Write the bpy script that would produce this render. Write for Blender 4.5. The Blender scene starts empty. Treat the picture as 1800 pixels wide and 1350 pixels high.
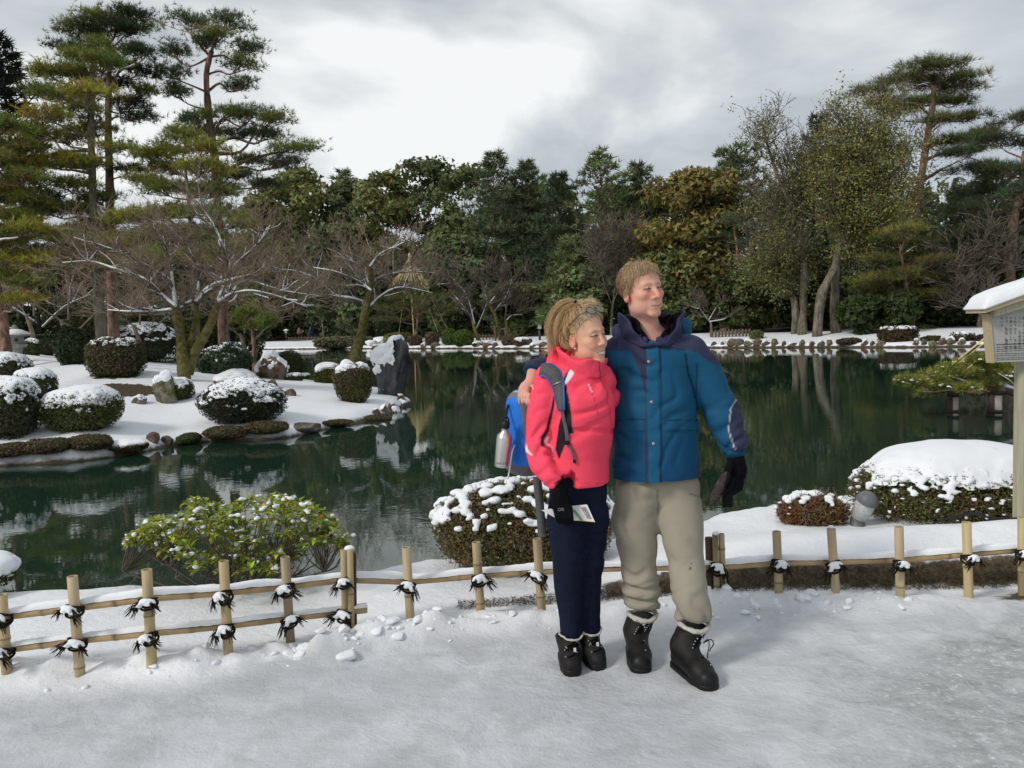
import bpy, math, random
import numpy as np
from mathutils import Vector, Matrix
rng = np.random.default_rng(11)
random.seed(5)
SC = bpy.context.scene
COL = SC.collection
R = math.radians

# ------------------------------------------------------------------ camera
CAMZ, FPX = 1.6, 1400.0            # eye height (m), focal length for an 1800 px wide frame
PITCH, ROLL = math.atan(108 / FPX), R(-2.1)
CR = Matrix.Rotation(math.pi / 2 - PITCH, 4, 'X') @ Matrix.Rotation(ROLL, 4, 'Z')
cd = bpy.data.cameras.new('camera')
cd.sensor_width = 36.0
cd.lens = FPX / 1800 * 36
cd.clip_start, cd.clip_end = 0.05, 3000
cam = bpy.data.objects.new('camera', cd)
COL.objects.link(cam)
cam.matrix_world = Matrix.Translation((0, 0, CAMZ)) @ CR
SC.camera = cam

# ------------------------------------------------------------------ world, sun, exposure
SUN_EL, SUN_AZ = R(38), R(238)      # azimuth clockwise from +Y: from the left, a little behind the viewer
w = bpy.data.worlds.new('World')
SC.world = w
w.use_nodes = True
nt = w.node_tree
nt.nodes.clear()
def wn(t, **k):
    n = nt.nodes.new(t)
    for a, b in k.items(): setattr(n, a, b)
    return n
def wl(a, b): nt.links.new(a, b)
wo = wn('ShaderNodeOutputWorld'); bg = wn('ShaderNodeBackground'); bg.inputs[1].default_value = 0.1
sky = wn('ShaderNodeTexSky', sky_type='NISHITA', sun_disc=False, sun_elevation=SUN_EL, sun_rotation=SUN_AZ, altitude=50, dust_density=2.0)
tc = wn('ShaderNodeTexCoord'); sep = wn('ShaderNodeSeparateXYZ'); wl(tc.outputs['Generated'], sep.inputs[0])
zz = wn('ShaderNodeMath', operation='MAXIMUM'); wl(sep.outputs[2], zz.inputs[0]); zz.inputs[1].default_value = 0.0
za = wn('ShaderNodeMath', operation='ADD'); wl(zz.outputs[0], za.inputs[0]); za.inputs[1].default_value = 0.22
dv = wn('ShaderNodeVectorMath', operation='DIVIDE'); wl(tc.outputs['Generated'], dv.inputs[0])
cmb = wn('ShaderNodeCombineXYZ')
for i in range(3): wl(za.outputs[0], cmb.inputs[i])
wl(cmb.outputs[0], dv.inputs[1])
mp = wn('ShaderNodeMapping'); wl(dv.outputs[0], mp.inputs[0]); mp.inputs['Location'].default_value = (3.32, 1.75, 0.4); mp.inputs['Scale'].default_value = (0.8, 0.8, 0.9)
n1 = wn('ShaderNodeTexNoise'); wl(mp.outputs[0], n1.inputs['Vector']); n1.inputs['Scale'].default_value = 1.0; n1.inputs['Detail'].default_value = 7; n1.inputs['Roughness'].default_value = 0.5; n1.inputs['Distortion'].default_value = 0.35
cr = wn('ShaderNodeValToRGB'); wl(n1.outputs['Fac'], cr.inputs[0])
el = cr.color_ramp.elements
el[0].position, el[0].color = 0.39, (2.35, 2.75, 3.35, 1)
el[1].position, el[1].color = 0.49, (3.4, 3.7, 4.0, 1)
e = el.new(0.55); e.color = (4.9, 5.15, 5.3, 1)
e = el.new(0.61); e.color = (7.4, 7.5, 7.4, 1)
hz = wn('ShaderNodeMapRange'); wl(zz.outputs[0], hz.inputs[0]); hz.inputs[1].default_value = 0.02; hz.inputs[2].default_value = 0.36; hz.inputs[3].default_value = 0.42; hz.inputs[4].default_value = 0.0
mh = wn('ShaderNodeMix', data_type='RGBA'); wl(hz.outputs[0], mh.inputs[0]); wl(cr.outputs[0], mh.inputs[6]); mh.inputs[7].default_value = (6.8, 7.0, 7.1, 1)
mx = wn('ShaderNodeMix', data_type='RGBA'); mx.inputs[0].default_value = 0.93
wl(sky.outputs[0], mx.inputs[6]); wl(mh.outputs[2], mx.inputs[7])
wl(mx.outputs[2], bg.inputs[0]); wl(bg.outputs[0], wo.inputs[0])
sd = bpy.data.lights.new('sun', 'SUN'); sd.energy = 1.5; sd.angle = R(12); sd.color = (1, 0.95, 0.88)
so = bpy.data.objects.new('sun', sd); COL.objects.link(so)
so.rotation_euler = Vector((math.sin(SUN_AZ) * math.cos(SUN_EL), math.cos(SUN_AZ) * math.cos(SUN_EL), math.sin(SUN_EL))).to_track_quat('Z', 'Y').to_euler()
so.location = (-8, -6, 12)
SC.view_settings.view_transform = 'Standard'
SC.view_settings.look = 'None'
SC.view_settings.exposure = 0.4
SC.view_settings.gamma = 1.0
SC.view_settings.use_curve_mapping = False
SC.cycles.use_denoising = True
SC.cycles.max_bounces = 6
SC.cycles.diffuse_bounces = 3
SC.cycles.glossy_bounces = 3
SC.cycles.transparent_max_bounces = 6

# ------------------------------------------------------------------ helpers
CR3 = np.array(CR.to_3x3())
def ray(px, py):
    return CR3 @ np.array([(px - 900) / FPX, -(py - 675) / FPX, -1.0])
def at(px, py, Y):
    d = ray(px, py); return np.array([0, 0, CAMZ]) + d * (Y / d[1])
def gz(px, py, z):
    d = ray(px, py); return np.array([0, 0, CAMZ]) + d * ((z - CAMZ) / d[2])
def lin(r, g, b):
    f = lambda c: (c / 255 / 12.92) if c <= 10 else ((c / 255 + 0.055) / 1.055) ** 2.4
    return np.array([f(r), f(g), f(b)])

def thing(name, label, cat, loc, group=None, kind=None):
    o = bpy.data.objects.new(name, None); COL.objects.link(o)
    o.empty_display_size = 0.1
    o.location = [float(v) for v in loc]
    return tag(o, label, cat, group, kind)
def tag(o, label=None, cat=None, group=None, kind=None):
    if label: o['label'] = label
    if cat: o['category'] = cat
    if group: o['group'] = group
    if kind: o['kind'] = kind
    return o
ORG = {}
def org(o):
    p = np.zeros(3)
    while o is not None:
        p = p + np.array(o.location); o = o.parent
    return p
def mesh_data(name, V, F, mat, smooth=False, col=None, attrs=None, mi=None):
    V = np.asarray(V, np.float32).reshape(-1, 3)
    FS = F if isinstance(F, list) else [F]
    FS = [np.asarray(f, np.int32) for f in FS if len(f)]
    me = bpy.data.meshes.new(name)
    me.vertices.add(len(V)); me.vertices.foreach_set('co', V.ravel())
    nl = sum(f.size for f in FS); nf = sum(len(f) for f in FS)
    me.loops.add(nl); me.loops.foreach_set('vertex_index', np.concatenate([f.ravel() for f in FS]) if FS else np.zeros(0, np.int32))
    me.polygons.add(nf)
    tot = np.concatenate([np.full(len(f), f.shape[1], np.int32) for f in FS]) if FS else np.zeros(0, np.int32)
    st = np.concatenate([[0], np.cumsum(tot)[:-1]]).astype(np.int32) if nf else np.zeros(0, np.int32)
    me.polygons.foreach_set('loop_start', st)
    me.polygons.foreach_set('use_smooth', np.full(nf, smooth, bool))
    for m in (mat if isinstance(mat, (list, tuple)) else [mat]): me.materials.append(m)
    if mi is not None: me.polygons.foreach_set('material_index', np.asarray(mi, np.int32))
    me.update(calc_edges=True)
    if col is not None:
        a = me.color_attributes.new('Col', 'FLOAT_COLOR', 'POINT')
        c = np.ones((len(V), 4), np.float32); c[:, :3] = col
        a.data.foreach_set('color', c.ravel())
    for k, v in (attrs or {}).items():
        a = me.attributes.new(k, 'FLOAT', 'POINT'); a.data.foreach_set('value', np.asarray(v, np.float32))
    me.validate()
    return me
def mk(name, V, F, mat, parent=None, smooth=False, col=None, attrs=None, mi=None, origin=None):
    """one mesh object; vertices in world coordinates"""
    V = np.asarray(V, np.float32).reshape(-1, 3)
    if parent is not None:
        o0 = org(parent)
    elif origin is not None:
        o0 = np.array(origin, float)
    else:
        o0 = np.array([V[:, 0].mean(), V[:, 1].mean(), V[:, 2].min()])
    me = mesh_data(name, V - o0.astype(np.float32), F, mat, smooth, col, attrs, mi)
    o = bpy.data.objects.new(name, me); COL.objects.link(o)
    if parent is not None: o.parent = parent
    else: o.location = [float(v) for v in o0]
    return o
def inst(name, me, parent, mat4):
    o = bpy.data.objects.new(name, me); COL.objects.link(o); o.parent = parent
    o.matrix_basis = Matrix.Translation(Vector([-float(v) for v in org(parent)])) @ mat4
    return o

class MB:
    """collects geometry"""
    def __init__(s): s.V = []; s.F = {}; s.C = []; s.n = 0
    def add(s, V, F, c=None):
        V = np.asarray(V, np.float32).reshape(-1, 3)
        for f in (F if isinstance(F, list) else [F]):
            f = np.asarray(f, np.int64)
            if len(f): s.F.setdefault(f.shape[1], []).append(f + s.n)
        s.V.append(V); s.n += len(V)
        if c is not None:
            c = np.asarray(c, np.float32)
            s.C.append(np.broadcast_to(c, (len(V), 3)))
        elif s.C: s.C.append(np.ones((len(V), 3), np.float32))
    def get(s):
        return np.concatenate(s.V), [np.concatenate(v) for v in s.F.values()], (np.concatenate(s.C) if s.C else None)
    def build(s, name, mat, parent=None, smooth=False, origin=None):
        V, F, C = s.get()
        return mk(name, V, F, mat, parent, smooth, C, origin=origin)

def frames(P):
    P = np.asarray(P, float); T = np.gradient(P, axis=0)
    T /= np.linalg.norm(T, axis=1)[:, None] + 1e-12
    ref = np.array([0, 0, 1.0]) if abs(T[0][2]) < 0.9 else np.array([1.0, 0, 0])
    N = np.zeros_like(P); prev = ref - T[0] * ref.dot(T[0]); prev /= np.linalg.norm(prev)
    for i in range(len(P)):
        v = prev - T[i] * prev.dot(T[i]); v /= np.linalg.norm(v) + 1e-12
        N[i] = v; prev = v
    return T, N, np.cross(T, N)
def tube_geo(P, rad, n=8, cap=True, sx=1.0):
    P = np.asarray(P, float); rad = np.broadcast_to(np.asarray(rad, float), (len(P),))
    T, N, B = frames(P)
    a = np.linspace(0, 2 * np.pi, n, endpoint=False)
    V = P[:, None, :] + rad[:, None, None] * (np.cos(a)[None, :, None] * N[:, None, :] * sx + np.sin(a)[None, :, None] * B[:, None, :])
    m = len(P); i = np.arange(m - 1)[:, None] * n; j = np.arange(n)[None, :]; k = (j + 1) % n
    F = np.stack([i + j, i + k, i + n + k, i + n + j], -1).reshape(-1, 4)
    V = V.reshape(-1, 3); FS = [F]
    if cap:
        V = np.concatenate([V, P[:1], P[-1:]])
        j = np.arange(n); k = (j + 1) % n
        FS.append(np.concatenate([np.stack([k, j, np.full(n, m * n)], -1), np.stack([(m - 1) * n + j, (m - 1) * n + k, np.full(n, m * n + 1)], -1)]))
    return V, FS
def smooth_path(P, n):
    """Catmull-Rom through P"""
    P = np.asarray(P, float)
    Q = np.vstack([2 * P[0] - P[1], P, 2 * P[-1] - P[-2]])
    t = np.linspace(0, len(P) - 1 - 1e-6, n); i = t.astype(int); f = (t - i)[:, None]
    a, b, c, d = Q[i], Q[i + 1], Q[i + 2], Q[i + 3]
    return 0.5 * (2 * b + (c - a) * f + (2 * a - 5 * b + 4 * c - d) * f ** 2 + (3 * b - a - 3 * c + d) * f ** 3)
def box_geo(c, s, rot=None):
    c = np.asarray(c, float); s = np.asarray(s, float) / 2
    V = np.array([[x, y, z] for x in (-1, 1) for y in (-1, 1) for z in (-1, 1)]) * s
    if rot is not None: V = V @ np.asarray(rot).T
    F = np.array([[0, 1, 3, 2], [4, 6, 7, 5], [0, 4, 5, 1], [2, 3, 7, 6], [0, 2, 6, 4], [1, 5, 7, 3]])
    return V + c, F
def bevel_mod(o, wd=0.004, seg=2):
    m = o.modifiers.new('bevel', 'BEVEL'); m.width = wd; m.segments = seg; m.limit_method = 'ANGLE'
    return o
_ico = {}
def ico(sub):
    if sub in _ico: return _ico[sub]
    t = (1 + 5 ** .5) / 2
    V = np.array([[-1, t, 0], [1, t, 0], [-1, -t, 0], [1, -t, 0], [0, -1, t], [0, 1, t], [0, -1, -t], [0, 1, -t], [t, 0, -1], [t, 0, 1], [-t, 0, -1], [-t, 0, 1]], float)
    V /= np.linalg.norm(V[0])
    F = np.array([[0, 11, 5], [0, 5, 1], [0, 1, 7], [0, 7, 10], [0, 10, 11], [1, 5, 9], [5, 11, 4], [11, 10, 2], [10, 7, 6], [7, 1, 8], [3, 9, 4], [3, 4, 2], [3, 2, 6], [3, 6, 8], [3, 8, 9], [4, 9, 5], [2, 4, 11], [6, 2, 10], [8, 6, 7], [9, 8, 1]])
    for _ in range(sub):
        E = np.sort(np.concatenate([F[:, [0, 1]], F[:, [1, 2]], F[:, [2, 0]]]), 1)
        U, inv = np.unique(E, axis=0, return_inverse=True); inv = inv.ravel()
        mid = V[U].mean(1); mid /= np.linalg.norm(mid, axis=1)[:, None]
        n = len(F); a, b, c = inv[:n] + len(V), inv[n:2 * n] + len(V), inv[2 * n:] + len(V)
        F = np.concatenate([np.stack([F[:, 0], a, c], 1), np.stack([F[:, 1], b, a], 1), np.stack([F[:, 2], c, b], 1), np.stack([a, b, c], 1)])
        V = np.concatenate([V, mid])
    _ico[sub] = (V, F); return _ico[sub]
# value noise
_perm = np.random.default_rng(3).random(4096).astype(np.float32)
def _h(i, j, k): return _perm[(i * 73856093 ^ j * 19349663 ^ k * 83492791) & 4095]
def vnoise(P, s=1.0):
    P = np.asarray(P, np.float32) * s
    I = np.floor(P).astype(np.int64); f = P - I; f = f * f * (3 - 2 * f)
    i, j, k = I[..., 0], I[..., 1], I[..., 2]; u, v, w_ = f[..., 0], f[..., 1], f[..., 2]
    L = lambda a, b, t: a + (b - a) * t
    return L(L(L(_h(i, j, k), _h(i + 1, j, k), u), L(_h(i, j + 1, k), _h(i + 1, j + 1, k), u), v),
             L(L(_h(i, j, k + 1), _h(i + 1, j, k + 1), u), L(_h(i, j + 1, k + 1), _h(i + 1, j + 1, k + 1), u), v), w_)
def fbm(P, s=1.0, o=4):
    P = np.asarray(P, np.float32); r = 0; a = 0.5; t = 0
    for q in range(o):
        r = r + a * vnoise(P + 17.3 * q, s * 2 ** q); t += a; a *= 0.5
    return r / t
def sst(a, b, x):
    t = np.clip((x - a) / (b - a), 0, 1); return t * t * (3 - 2 * t)

# surface nets on a signed distance field
def net(D, lo, h):
    D = np.asarray(D, np.float32); s = D < 0
    nx, ny, nz = D.shape
    cnt = np.zeros((nx - 1, ny - 1, nz - 1), np.int8)
    CO = [(a, b, c) for a in (0, 1) for b in (0, 1) for c in (0, 1)]
    for a, b, c in CO: cnt += s[a:nx - 1 + a, b:ny - 1 + b, c:nz - 1 + c]
    m = (cnt > 0) & (cnt < 8)
    idx = np.full(m.shape, -1, np.int32); ci, cj, ck = np.nonzero(m); idx[m] = np.arange(len(ci))
    acc = np.zeros((len(ci), 3), np.float32); n = np.zeros(len(ci), np.float32)
    for p in CO:
        for ax in range(3):
            if p[ax]: continue
            q = list(p); q[ax] = 1
            da = D[ci + p[0], cj + p[1], ck + p[2]]; db = D[ci + q[0], cj + q[1], ck + q[2]]
            cx = (da < 0) != (db < 0)
            t = np.where(cx, da / np.where(cx, da - db, 1), 0)
            for d in range(3): acc[:, d] += np.where(cx, p[d] + t * (q[d] - p[d]), 0)
            n += cx
    V = np.asarray(lo, np.float32) + h * (np.stack([ci, cj, ck], 1) + acc / n[:, None])
    Fs = []
    for ax in range(3):
        A = np.moveaxis(s, ax, 0); X = np.moveaxis(idx, ax, 0)
        ch = A[:-1, 1:-1, 1:-1] != A[1:, 1:-1, 1:-1]
        i, j, k = np.nonzero(ch)
        q = np.stack([X[i, j, k], X[i, j + 1, k], X[i, j + 1, k + 1], X[i, j, k + 1]], 1)
        flip = ~A[i, j + 1, k + 1]
        if ax == 1: flip = ~flip
        q[flip] = q[flip][:, ::-1]
        Fs.append(q)
    return V, np.concatenate(Fs)
def surfnet(f, lo, hi, h):
    lo = np.asarray(lo, float); hi = np.asarray(hi, float)
    K = 4
    n = (np.ceil((hi - lo) / (h * K)).astype(int) + 1) * K
    gc = [lo[d] + h * (np.arange(n[d] // K) * K + (K - 1) / 2) for d in range(3)]
    G = np.stack(np.meshgrid(*gc, indexing='ij'), -1).astype(np.float32)
    Dc = f(G.reshape(-1, 3)).reshape(G.shape[:3])
    band = np.abs(Dc) < h * K * 1.6
    D = Dc.repeat(K, 0).repeat(K, 1).repeat(K, 2)
    B = band.repeat(K, 0).repeat(K, 1).repeat(K, 2)
    ii = np.stack(np.nonzero(B), 1)
    D[B] = f((lo + h * ii).astype(np.float32))
    return net(D, lo, h)
def vnormals(V, F):
    V = np.asarray(V, float); N = np.zeros_like(V)
    a = V[F[:, 2]] - V[F[:, 0]]; b = V[F[:, 3 if F.shape[1] == 4 else 1]] - V[F[:, 1 if F.shape[1] == 4 else 0]]
    fn = np.cross(a, b) if F.shape[1] == 4 else np.cross(V[F[:, 1]] - V[F[:, 0]], V[F[:, 2]] - V[F[:, 0]])
    for c in range(F.shape[1]): np.add.at(N, F[:, c], fn)
    return N / (np.linalg.norm(N, axis=1)[:, None] + 1e-12)
def rc(p, a, b, ra, rb, s=(1, 1, 1)):
    a = np.asarray(a, np.float32); ba = np.asarray(b, np.float32) - a
    q = p - a; t = np.clip((q @ ba) / (ba @ ba + 1e-12), 0, 1)
    v = (q - t[:, None] * ba) * np.asarray(s, np.float32)
    return np.sqrt((v * v).sum(1)) - (ra + (rb - ra) * t)
def chain(p, L, s=(1, 1, 1)):
    d = None
    for (a, ra), (b, rb) in zip(L[:-1], L[1:]):
        e = rc(p, a, b, ra, rb, s); d = e if d is None else np.minimum(d, e)
    return d
def ell(p, c, r, M=None):
    q = p - np.asarray(c, np.float32)
    if M is not None: q = q @ np.asarray(M, np.float32)
    r = np.asarray(r, np.float32); k0 = np.sqrt(((q / r) ** 2).sum(1)); k1 = np.sqrt(((q / (r * r)) ** 2).sum(1)) + 1e-9
    return k0 * (k0 - 1) / k1
def smin(a, b, k):
    h = np.clip(0.5 + 0.5 * (b - a) / k, 0, 1)
    return b + (a - b) * h - k * h * (1 - h)
def smax(a, b, k): return -smin(-a, -b, k)
def rotm(ax, ang): return np.array(Matrix.Rotation(ang, 3, ax))

# ------------------------------------------------------------------ materials
def material(name, col=(.5, .5, .5), rough=.8, spec=.3, var=None, bump=None, attr=False, col2=None, metal=0, transl=0.0, stretch=None, sheen=0, sharp=.2):
    """var=(scale, amount[, detail]); bump=(scale, strength[, distance]); attr: multiply by vertex colour 'Col'; col2: second colour mixed by noise"""
    m = bpy.data.materials.new(name); m.use_nodes = True
    t = m.node_tree; b = t.nodes['Principled BSDF']; L = t.links.new
    b.inputs['Roughness'].default_value = rough; b.inputs['Specular IOR Level'].default_value = spec; b.inputs['Metallic'].default_value = metal
    if sheen: b.inputs['Sheen Weight'].default_value = sheen
    tc = t.nodes.new('ShaderNodeTexCoord'); src = tc.outputs['Object']
    if stretch:
        mp = t.nodes.new('ShaderNodeMapping'); mp.inputs['Scale'].default_value = stretch; L(src, mp.inputs[0]); src = mp.outputs[0]
    cur = None
    if var or col2 is not None:
        sc, am = (var or (4, .3))[:2]
        n = t.nodes.new('ShaderNodeTexNoise'); n.inputs['Scale'].default_value = sc; n.inputs['Detail'].default_value = 6; n.inputs['Roughness'].default_value = .6; L(src, n.inputs['Vector'])
        r = t.nodes.new('ShaderNodeValToRGB'); r.color_ramp.elements[0].position = .5 - sharp; r.color_ramp.elements[1].position = .5 + sharp
        c1 = np.array(col, float); c2 = np.array(col2, float) if col2 is not None else c1 * (1 + am); c1 = c1 if col2 is not None else c1 * (1 - am)
        r.color_ramp.elements[0].color = (*np.clip(c1, 0, 1), 1); r.color_ramp.elements[1].color = (*np.clip(c2, 0, 1), 1)
        L(n.outputs['Fac'], r.inputs[0]); cur = r.outputs[0]
    if attr:
        a = t.nodes.new('ShaderNodeAttribute'); a.attribute_name = 'Col'
        if cur is None: cur = a.outputs['Color']
        else:
            x = t.nodes.new('ShaderNodeMix'); x.data_type = 'RGBA'; x.blend_type = 'MULTIPLY'; x.inputs[0].default_value = 1
            L(cur, x.inputs[6]); L(a.outputs['Color'], x.inputs[7]); cur = x.outputs[2]
    if cur is None: b.inputs['Base Color'].default_value = (*col, 1)
    else: L(cur, b.inputs['Base Color'])
    if bump:
        n = t.nodes.new('ShaderNodeTexNoise'); n.inputs['Scale'].default_value = bump[0]; n.inputs['Detail'].default_value = 5; L(src, n.inputs['Vector'])
        bp = t.nodes.new('ShaderNodeBump'); bp.inputs['Strength'].default_value = bump[1]; bp.inputs['Distance'].default_value = bump[2] if len(bump) > 2 else .01
        L(n.outputs['Fac'], bp.inputs['Height']); L(bp.outputs[0], b.inputs['Normal'])
    if transl:
        tr = t.nodes.new('ShaderNodeBsdfTranslucent'); ms = t.nodes.new('ShaderNodeMixShader'); ms.inputs[0].default_value = transl
        if cur is None: tr.inputs[0].default_value = (*col, 1)
        else: L(cur, tr.inputs[0])
        L(b.outputs[0], ms.inputs[1]); L(tr.outputs[0], ms.inputs[2]); L(ms.outputs[0], t.nodes['Material Output'].inputs[0])
    return m
MAT = {}
MAT['snow'] = material('snow', (.80, .82, .85), .75, .25, var=(3, .05), bump=(45, .35, .012))
MAT['snowfine'] = material('snow_fine', (.82, .84, .87), .8, .2, bump=(90, .3, .006))
MAT['bark_pine'] = material('bark_pine', (.09, .058, .045), .9, .1, var=(7, .4), col2=(.30, .19, .14), bump=(9, 1.0, .06), stretch=(1, 1, .35), sharp=.12)
MAT['bark_grey'] = material('bark_grey', (.09, .075, .055), .9, .1, col2=(.25, .22, .175), var=(6, .3), bump=(9, 1.0, .05), stretch=(1, 1, .3), sharp=.14)
MAT['bark_dark'] = material('bark_dark', (.055, .045, .04), .9, .1, var=(6, .4), bump=(14, .6, .02))
MAT['bark_moss'] = material('bark_moss', (.085, .085, .016), .95, .05, col2=(.17, .14, .075), var=(9, .3), bump=(16, 1.0, .04), sharp=.1)
MAT['twig'] = material('twig', (.25, .19, .145), .9, .1, var=(2, .3))
MAT['twig_grey'] = material('twig_grey', (.14, .115, .095), .9, .1, var=(2, .3))
MAT['leaf'] = material('leaf', (1, 1, 1), .55, .3, attr=True, transl=.25)
MAT['needle'] = material('needle', (1, 1, 1), .6, .25, attr=True, transl=.2)
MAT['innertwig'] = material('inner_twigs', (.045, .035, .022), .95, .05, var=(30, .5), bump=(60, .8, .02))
# ================================================================== the setting: water, shores, path
WZ = -0.45
def ground_mat(name, snow=(.80, .82, .85), soil=(.07, .05, .03), zlo=-0.36, zhi=-0.27, soilattr=True, bump=(5, .25, .06)):
    m = bpy.data.materials.new(name); m.use_nodes = True
    t = m.node_tree; b = t.nodes['Principled BSDF']; L = t.links.new
    b.inputs['Roughness'].default_value = .75; b.inputs['Specular IOR Level'].default_value = .25
    g = t.nodes.new('ShaderNodeNewGeometry'); sp = t.nodes.new('ShaderNodeSeparateXYZ'); L(g.outputs['Position'], sp.inputs[0])
    n = t.nodes.new('ShaderNodeTexNoise'); n.inputs['Scale'].default_value = 2.2; n.inputs['Detail'].default_value = 8; n.inputs['Roughness'].default_value = .65; L(g.outputs['Position'], n.inputs['Vector'])
    ad = t.nodes.new('ShaderNodeMath'); ad.operation = 'MULTIPLY_ADD'; L(n.outputs['Fac'], ad.inputs[0]); ad.inputs[1].default_value = .22; L(sp.outputs[2], ad.inputs[2])
    mr = t.nodes.new('ShaderNodeMapRange'); L(ad.outputs[0], mr.inputs[0]); mr.inputs[1].default_value = zlo + .11; mr.inputs[2].default_value = zhi + .11; mr.inputs[3].default_value = 1; mr.inputs[4].default_value = 0
    fac = mr.outputs[0]
    if soilattr:
        a = t.nodes.new('ShaderNodeAttribute'); a.attribute_name = 'soil'
        n2 = t.nodes.new('ShaderNodeTexNoise'); n2.inputs['Scale'].default_value = 5; n2.inputs['Detail'].default_value = 8; n2.inputs['Roughness'].default_value = .7; L(g.outputs['Position'], n2.inputs['Vector'])
        s2 = t.nodes.new('ShaderNodeMath'); s2.operation = 'MULTIPLY_ADD'; L(n2.outputs['Fac'], s2.inputs[0]); s2.inputs[1].default_value = 1.3; L(a.outputs['Fac'], s2.inputs[2])
        m2 = t.nodes.new('ShaderNodeMapRange'); L(s2.outputs[0], m2.inputs[0]); m2.inputs[1].default_value = 1.12; m2.inputs[2].default_value = 1.2
        mm = t.nodes.new('ShaderNodeMath'); mm.operation = 'MAXIMUM'; L(fac, mm.inputs[0]); L(m2.outputs[0], mm.inputs[1]); fac = mm.outputs[0]
    so_ = t.nodes.new('ShaderNodeValToRGB'); so_.color_ramp.elements[0].color = (*[c * .6 for c in soil], 1); so_.color_ramp.elements[1].color = (*[c * 1.5 for c in soil], 1)
    n3 = t.nodes.new('ShaderNodeTexNoise'); n3.inputs['Scale'].default_value = 14; n3.inputs['Detail'].default_value = 6; L(g.outputs['Position'], n3.inputs['Vector']); L(n3.outputs['Fac'], so_.inputs[0])
    x = t.nodes.new('ShaderNodeMix'); x.data_type = 'RGBA'; L(fac, x.inputs[0]); x.inputs[6].default_value = (*snow, 1); L(so_.outputs[0], x.inputs[7])
    L(x.outputs[2], b.inputs['Base Color'])
    bp = t.nodes.new('ShaderNodeBump'); bp.inputs['Strength'].default_value = bump[1]; bp.inputs['Distance'].default_value = bump[2]
    n4 = t.nodes.new('ShaderNodeTexNoise'); n4.inputs['Scale'].default_value = bump[0]; n4.inputs['Detail'].default_value = 7; L(g.outputs['Position'], n4.inputs['Vector'])
    L(n4.outputs['Fac'], bp.inputs['Height']); L(bp.outputs[0], b.inputs['Normal'])
    return m
MAT['isl'] = ground_mat('snowy_island_ground', zlo=-.42, zhi=-.35)
MAT['far'] = ground_mat('snowy_far_ground', zlo=-.38, zhi=-.33)

def grid(X, Y, Z):
    n, m = X.shape
    V = np.stack([X, Y, Z], -1).reshape(-1, 3)
    i = np.arange(n - 1)[:, None] * m; j = np.arange(m - 1)[None, :]
    F = np.stack([i + j, i + m + j, i + m + j + 1, i + j + 1], -1).reshape(-1, 4)
    return V, F

# ---- water
def water_mat():
    m = bpy.data.materials.new('pond_water'); m.use_nodes = True
    t = m.node_tree; b = t.nodes['Principled BSDF']; L = t.links.new
    b.inputs['Base Color'].default_value = (.010, .030, .019, 1); b.inputs['Roughness'].default_value = .02; b.inputs['IOR'].default_value = 1.48
    b.inputs['Specular IOR Level'].default_value = .5
    g = t.nodes.new('ShaderNodeNewGeometry'); mp = t.nodes.new('ShaderNodeMapping'); mp.inputs['Scale'].default_value = (1, 1.5, 1); L(g.outputs['Position'], mp.inputs[0])
    n = t.nodes.new('ShaderNodeTexNoise'); n.inputs['Scale'].default_value = 5.5; n.inputs['Detail'].default_value = 3; L(mp.outputs[0], n.inputs['Vector'])
    n2 = t.nodes.new('ShaderNodeTexNoise'); n2.inputs['Scale'].default_value = .22; n2.inputs['Detail'].default_value = 2; L(g.outputs['Position'], n2.inputs['Vector'])
    mr = t.nodes.new('ShaderNodeMapRange'); L(n2.outputs['Fac'], mr.inputs[0]); mr.inputs[1].default_value = .42; mr.inputs[2].default_value = .68; mr.inputs[3].default_value = .003; mr.inputs[4].default_value = .02
    bp = t.nodes.new('ShaderNodeBump'); bp.inputs['Distance'].default_value = .12; L(mr.outputs[0], bp.inputs['Strength']); L(n.outputs['Fac'], bp.inputs['Height']); L(bp.outputs[0], b.inputs['Normal'])
    return m
MAT['water'] = water_mat()
o = mk('pond_water', [[-220, 2.5, WZ], [220, 2.5, WZ], [220, 220, WZ], [-220, 220, WZ]], np.array([[0, 1, 2, 3]]), MAT['water'])
tag(o, 'still dark green pond reflecting the trees', 'water', kind='structure')

# ---- island (a peninsula coming in from the left)
front = [gz(x, y, WZ)[:2] for x, y in [(-420, 880), (-150, 842), (0, 820), (130, 813), (230, 800), (300, 786), (370, 776), (500, 770), (560, 756), (640, 741), (700, 722), (719, 709)]]
back = [at(x, 650, Y)[:2] for x, Y in [(708, 23.2), (668, 25.2), (610, 27), (560, 29), (500, 32), (440, 37), (380, 44), (250, 50), (0, 52), (-400, 50), (-700, 40)]]
ISL = np.array(front + back)
def seg_dist(P, poly):
    d = np.full(len(P), 1e9); ins = np.zeros(len(P), bool)
    for a, b in zip(poly, np.roll(poly, -1, 0)):
        ba = b - a; t = np.clip(((P - a) @ ba) / (ba @ ba), 0, 1)
        d = np.minimum(d, np.linalg.norm(P - a - t[:, None] * ba, axis=1))
        c = ((a[1] > P[:, 1]) != (b[1] > P[:, 1])) & (P[:, 0] < (b[0] - a[0]) * (P[:, 1] - a[1]) / (b[1] - a[1] + 1e-12) + a[0])
        ins ^= c
    return np.where(ins, d, -d)
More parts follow.
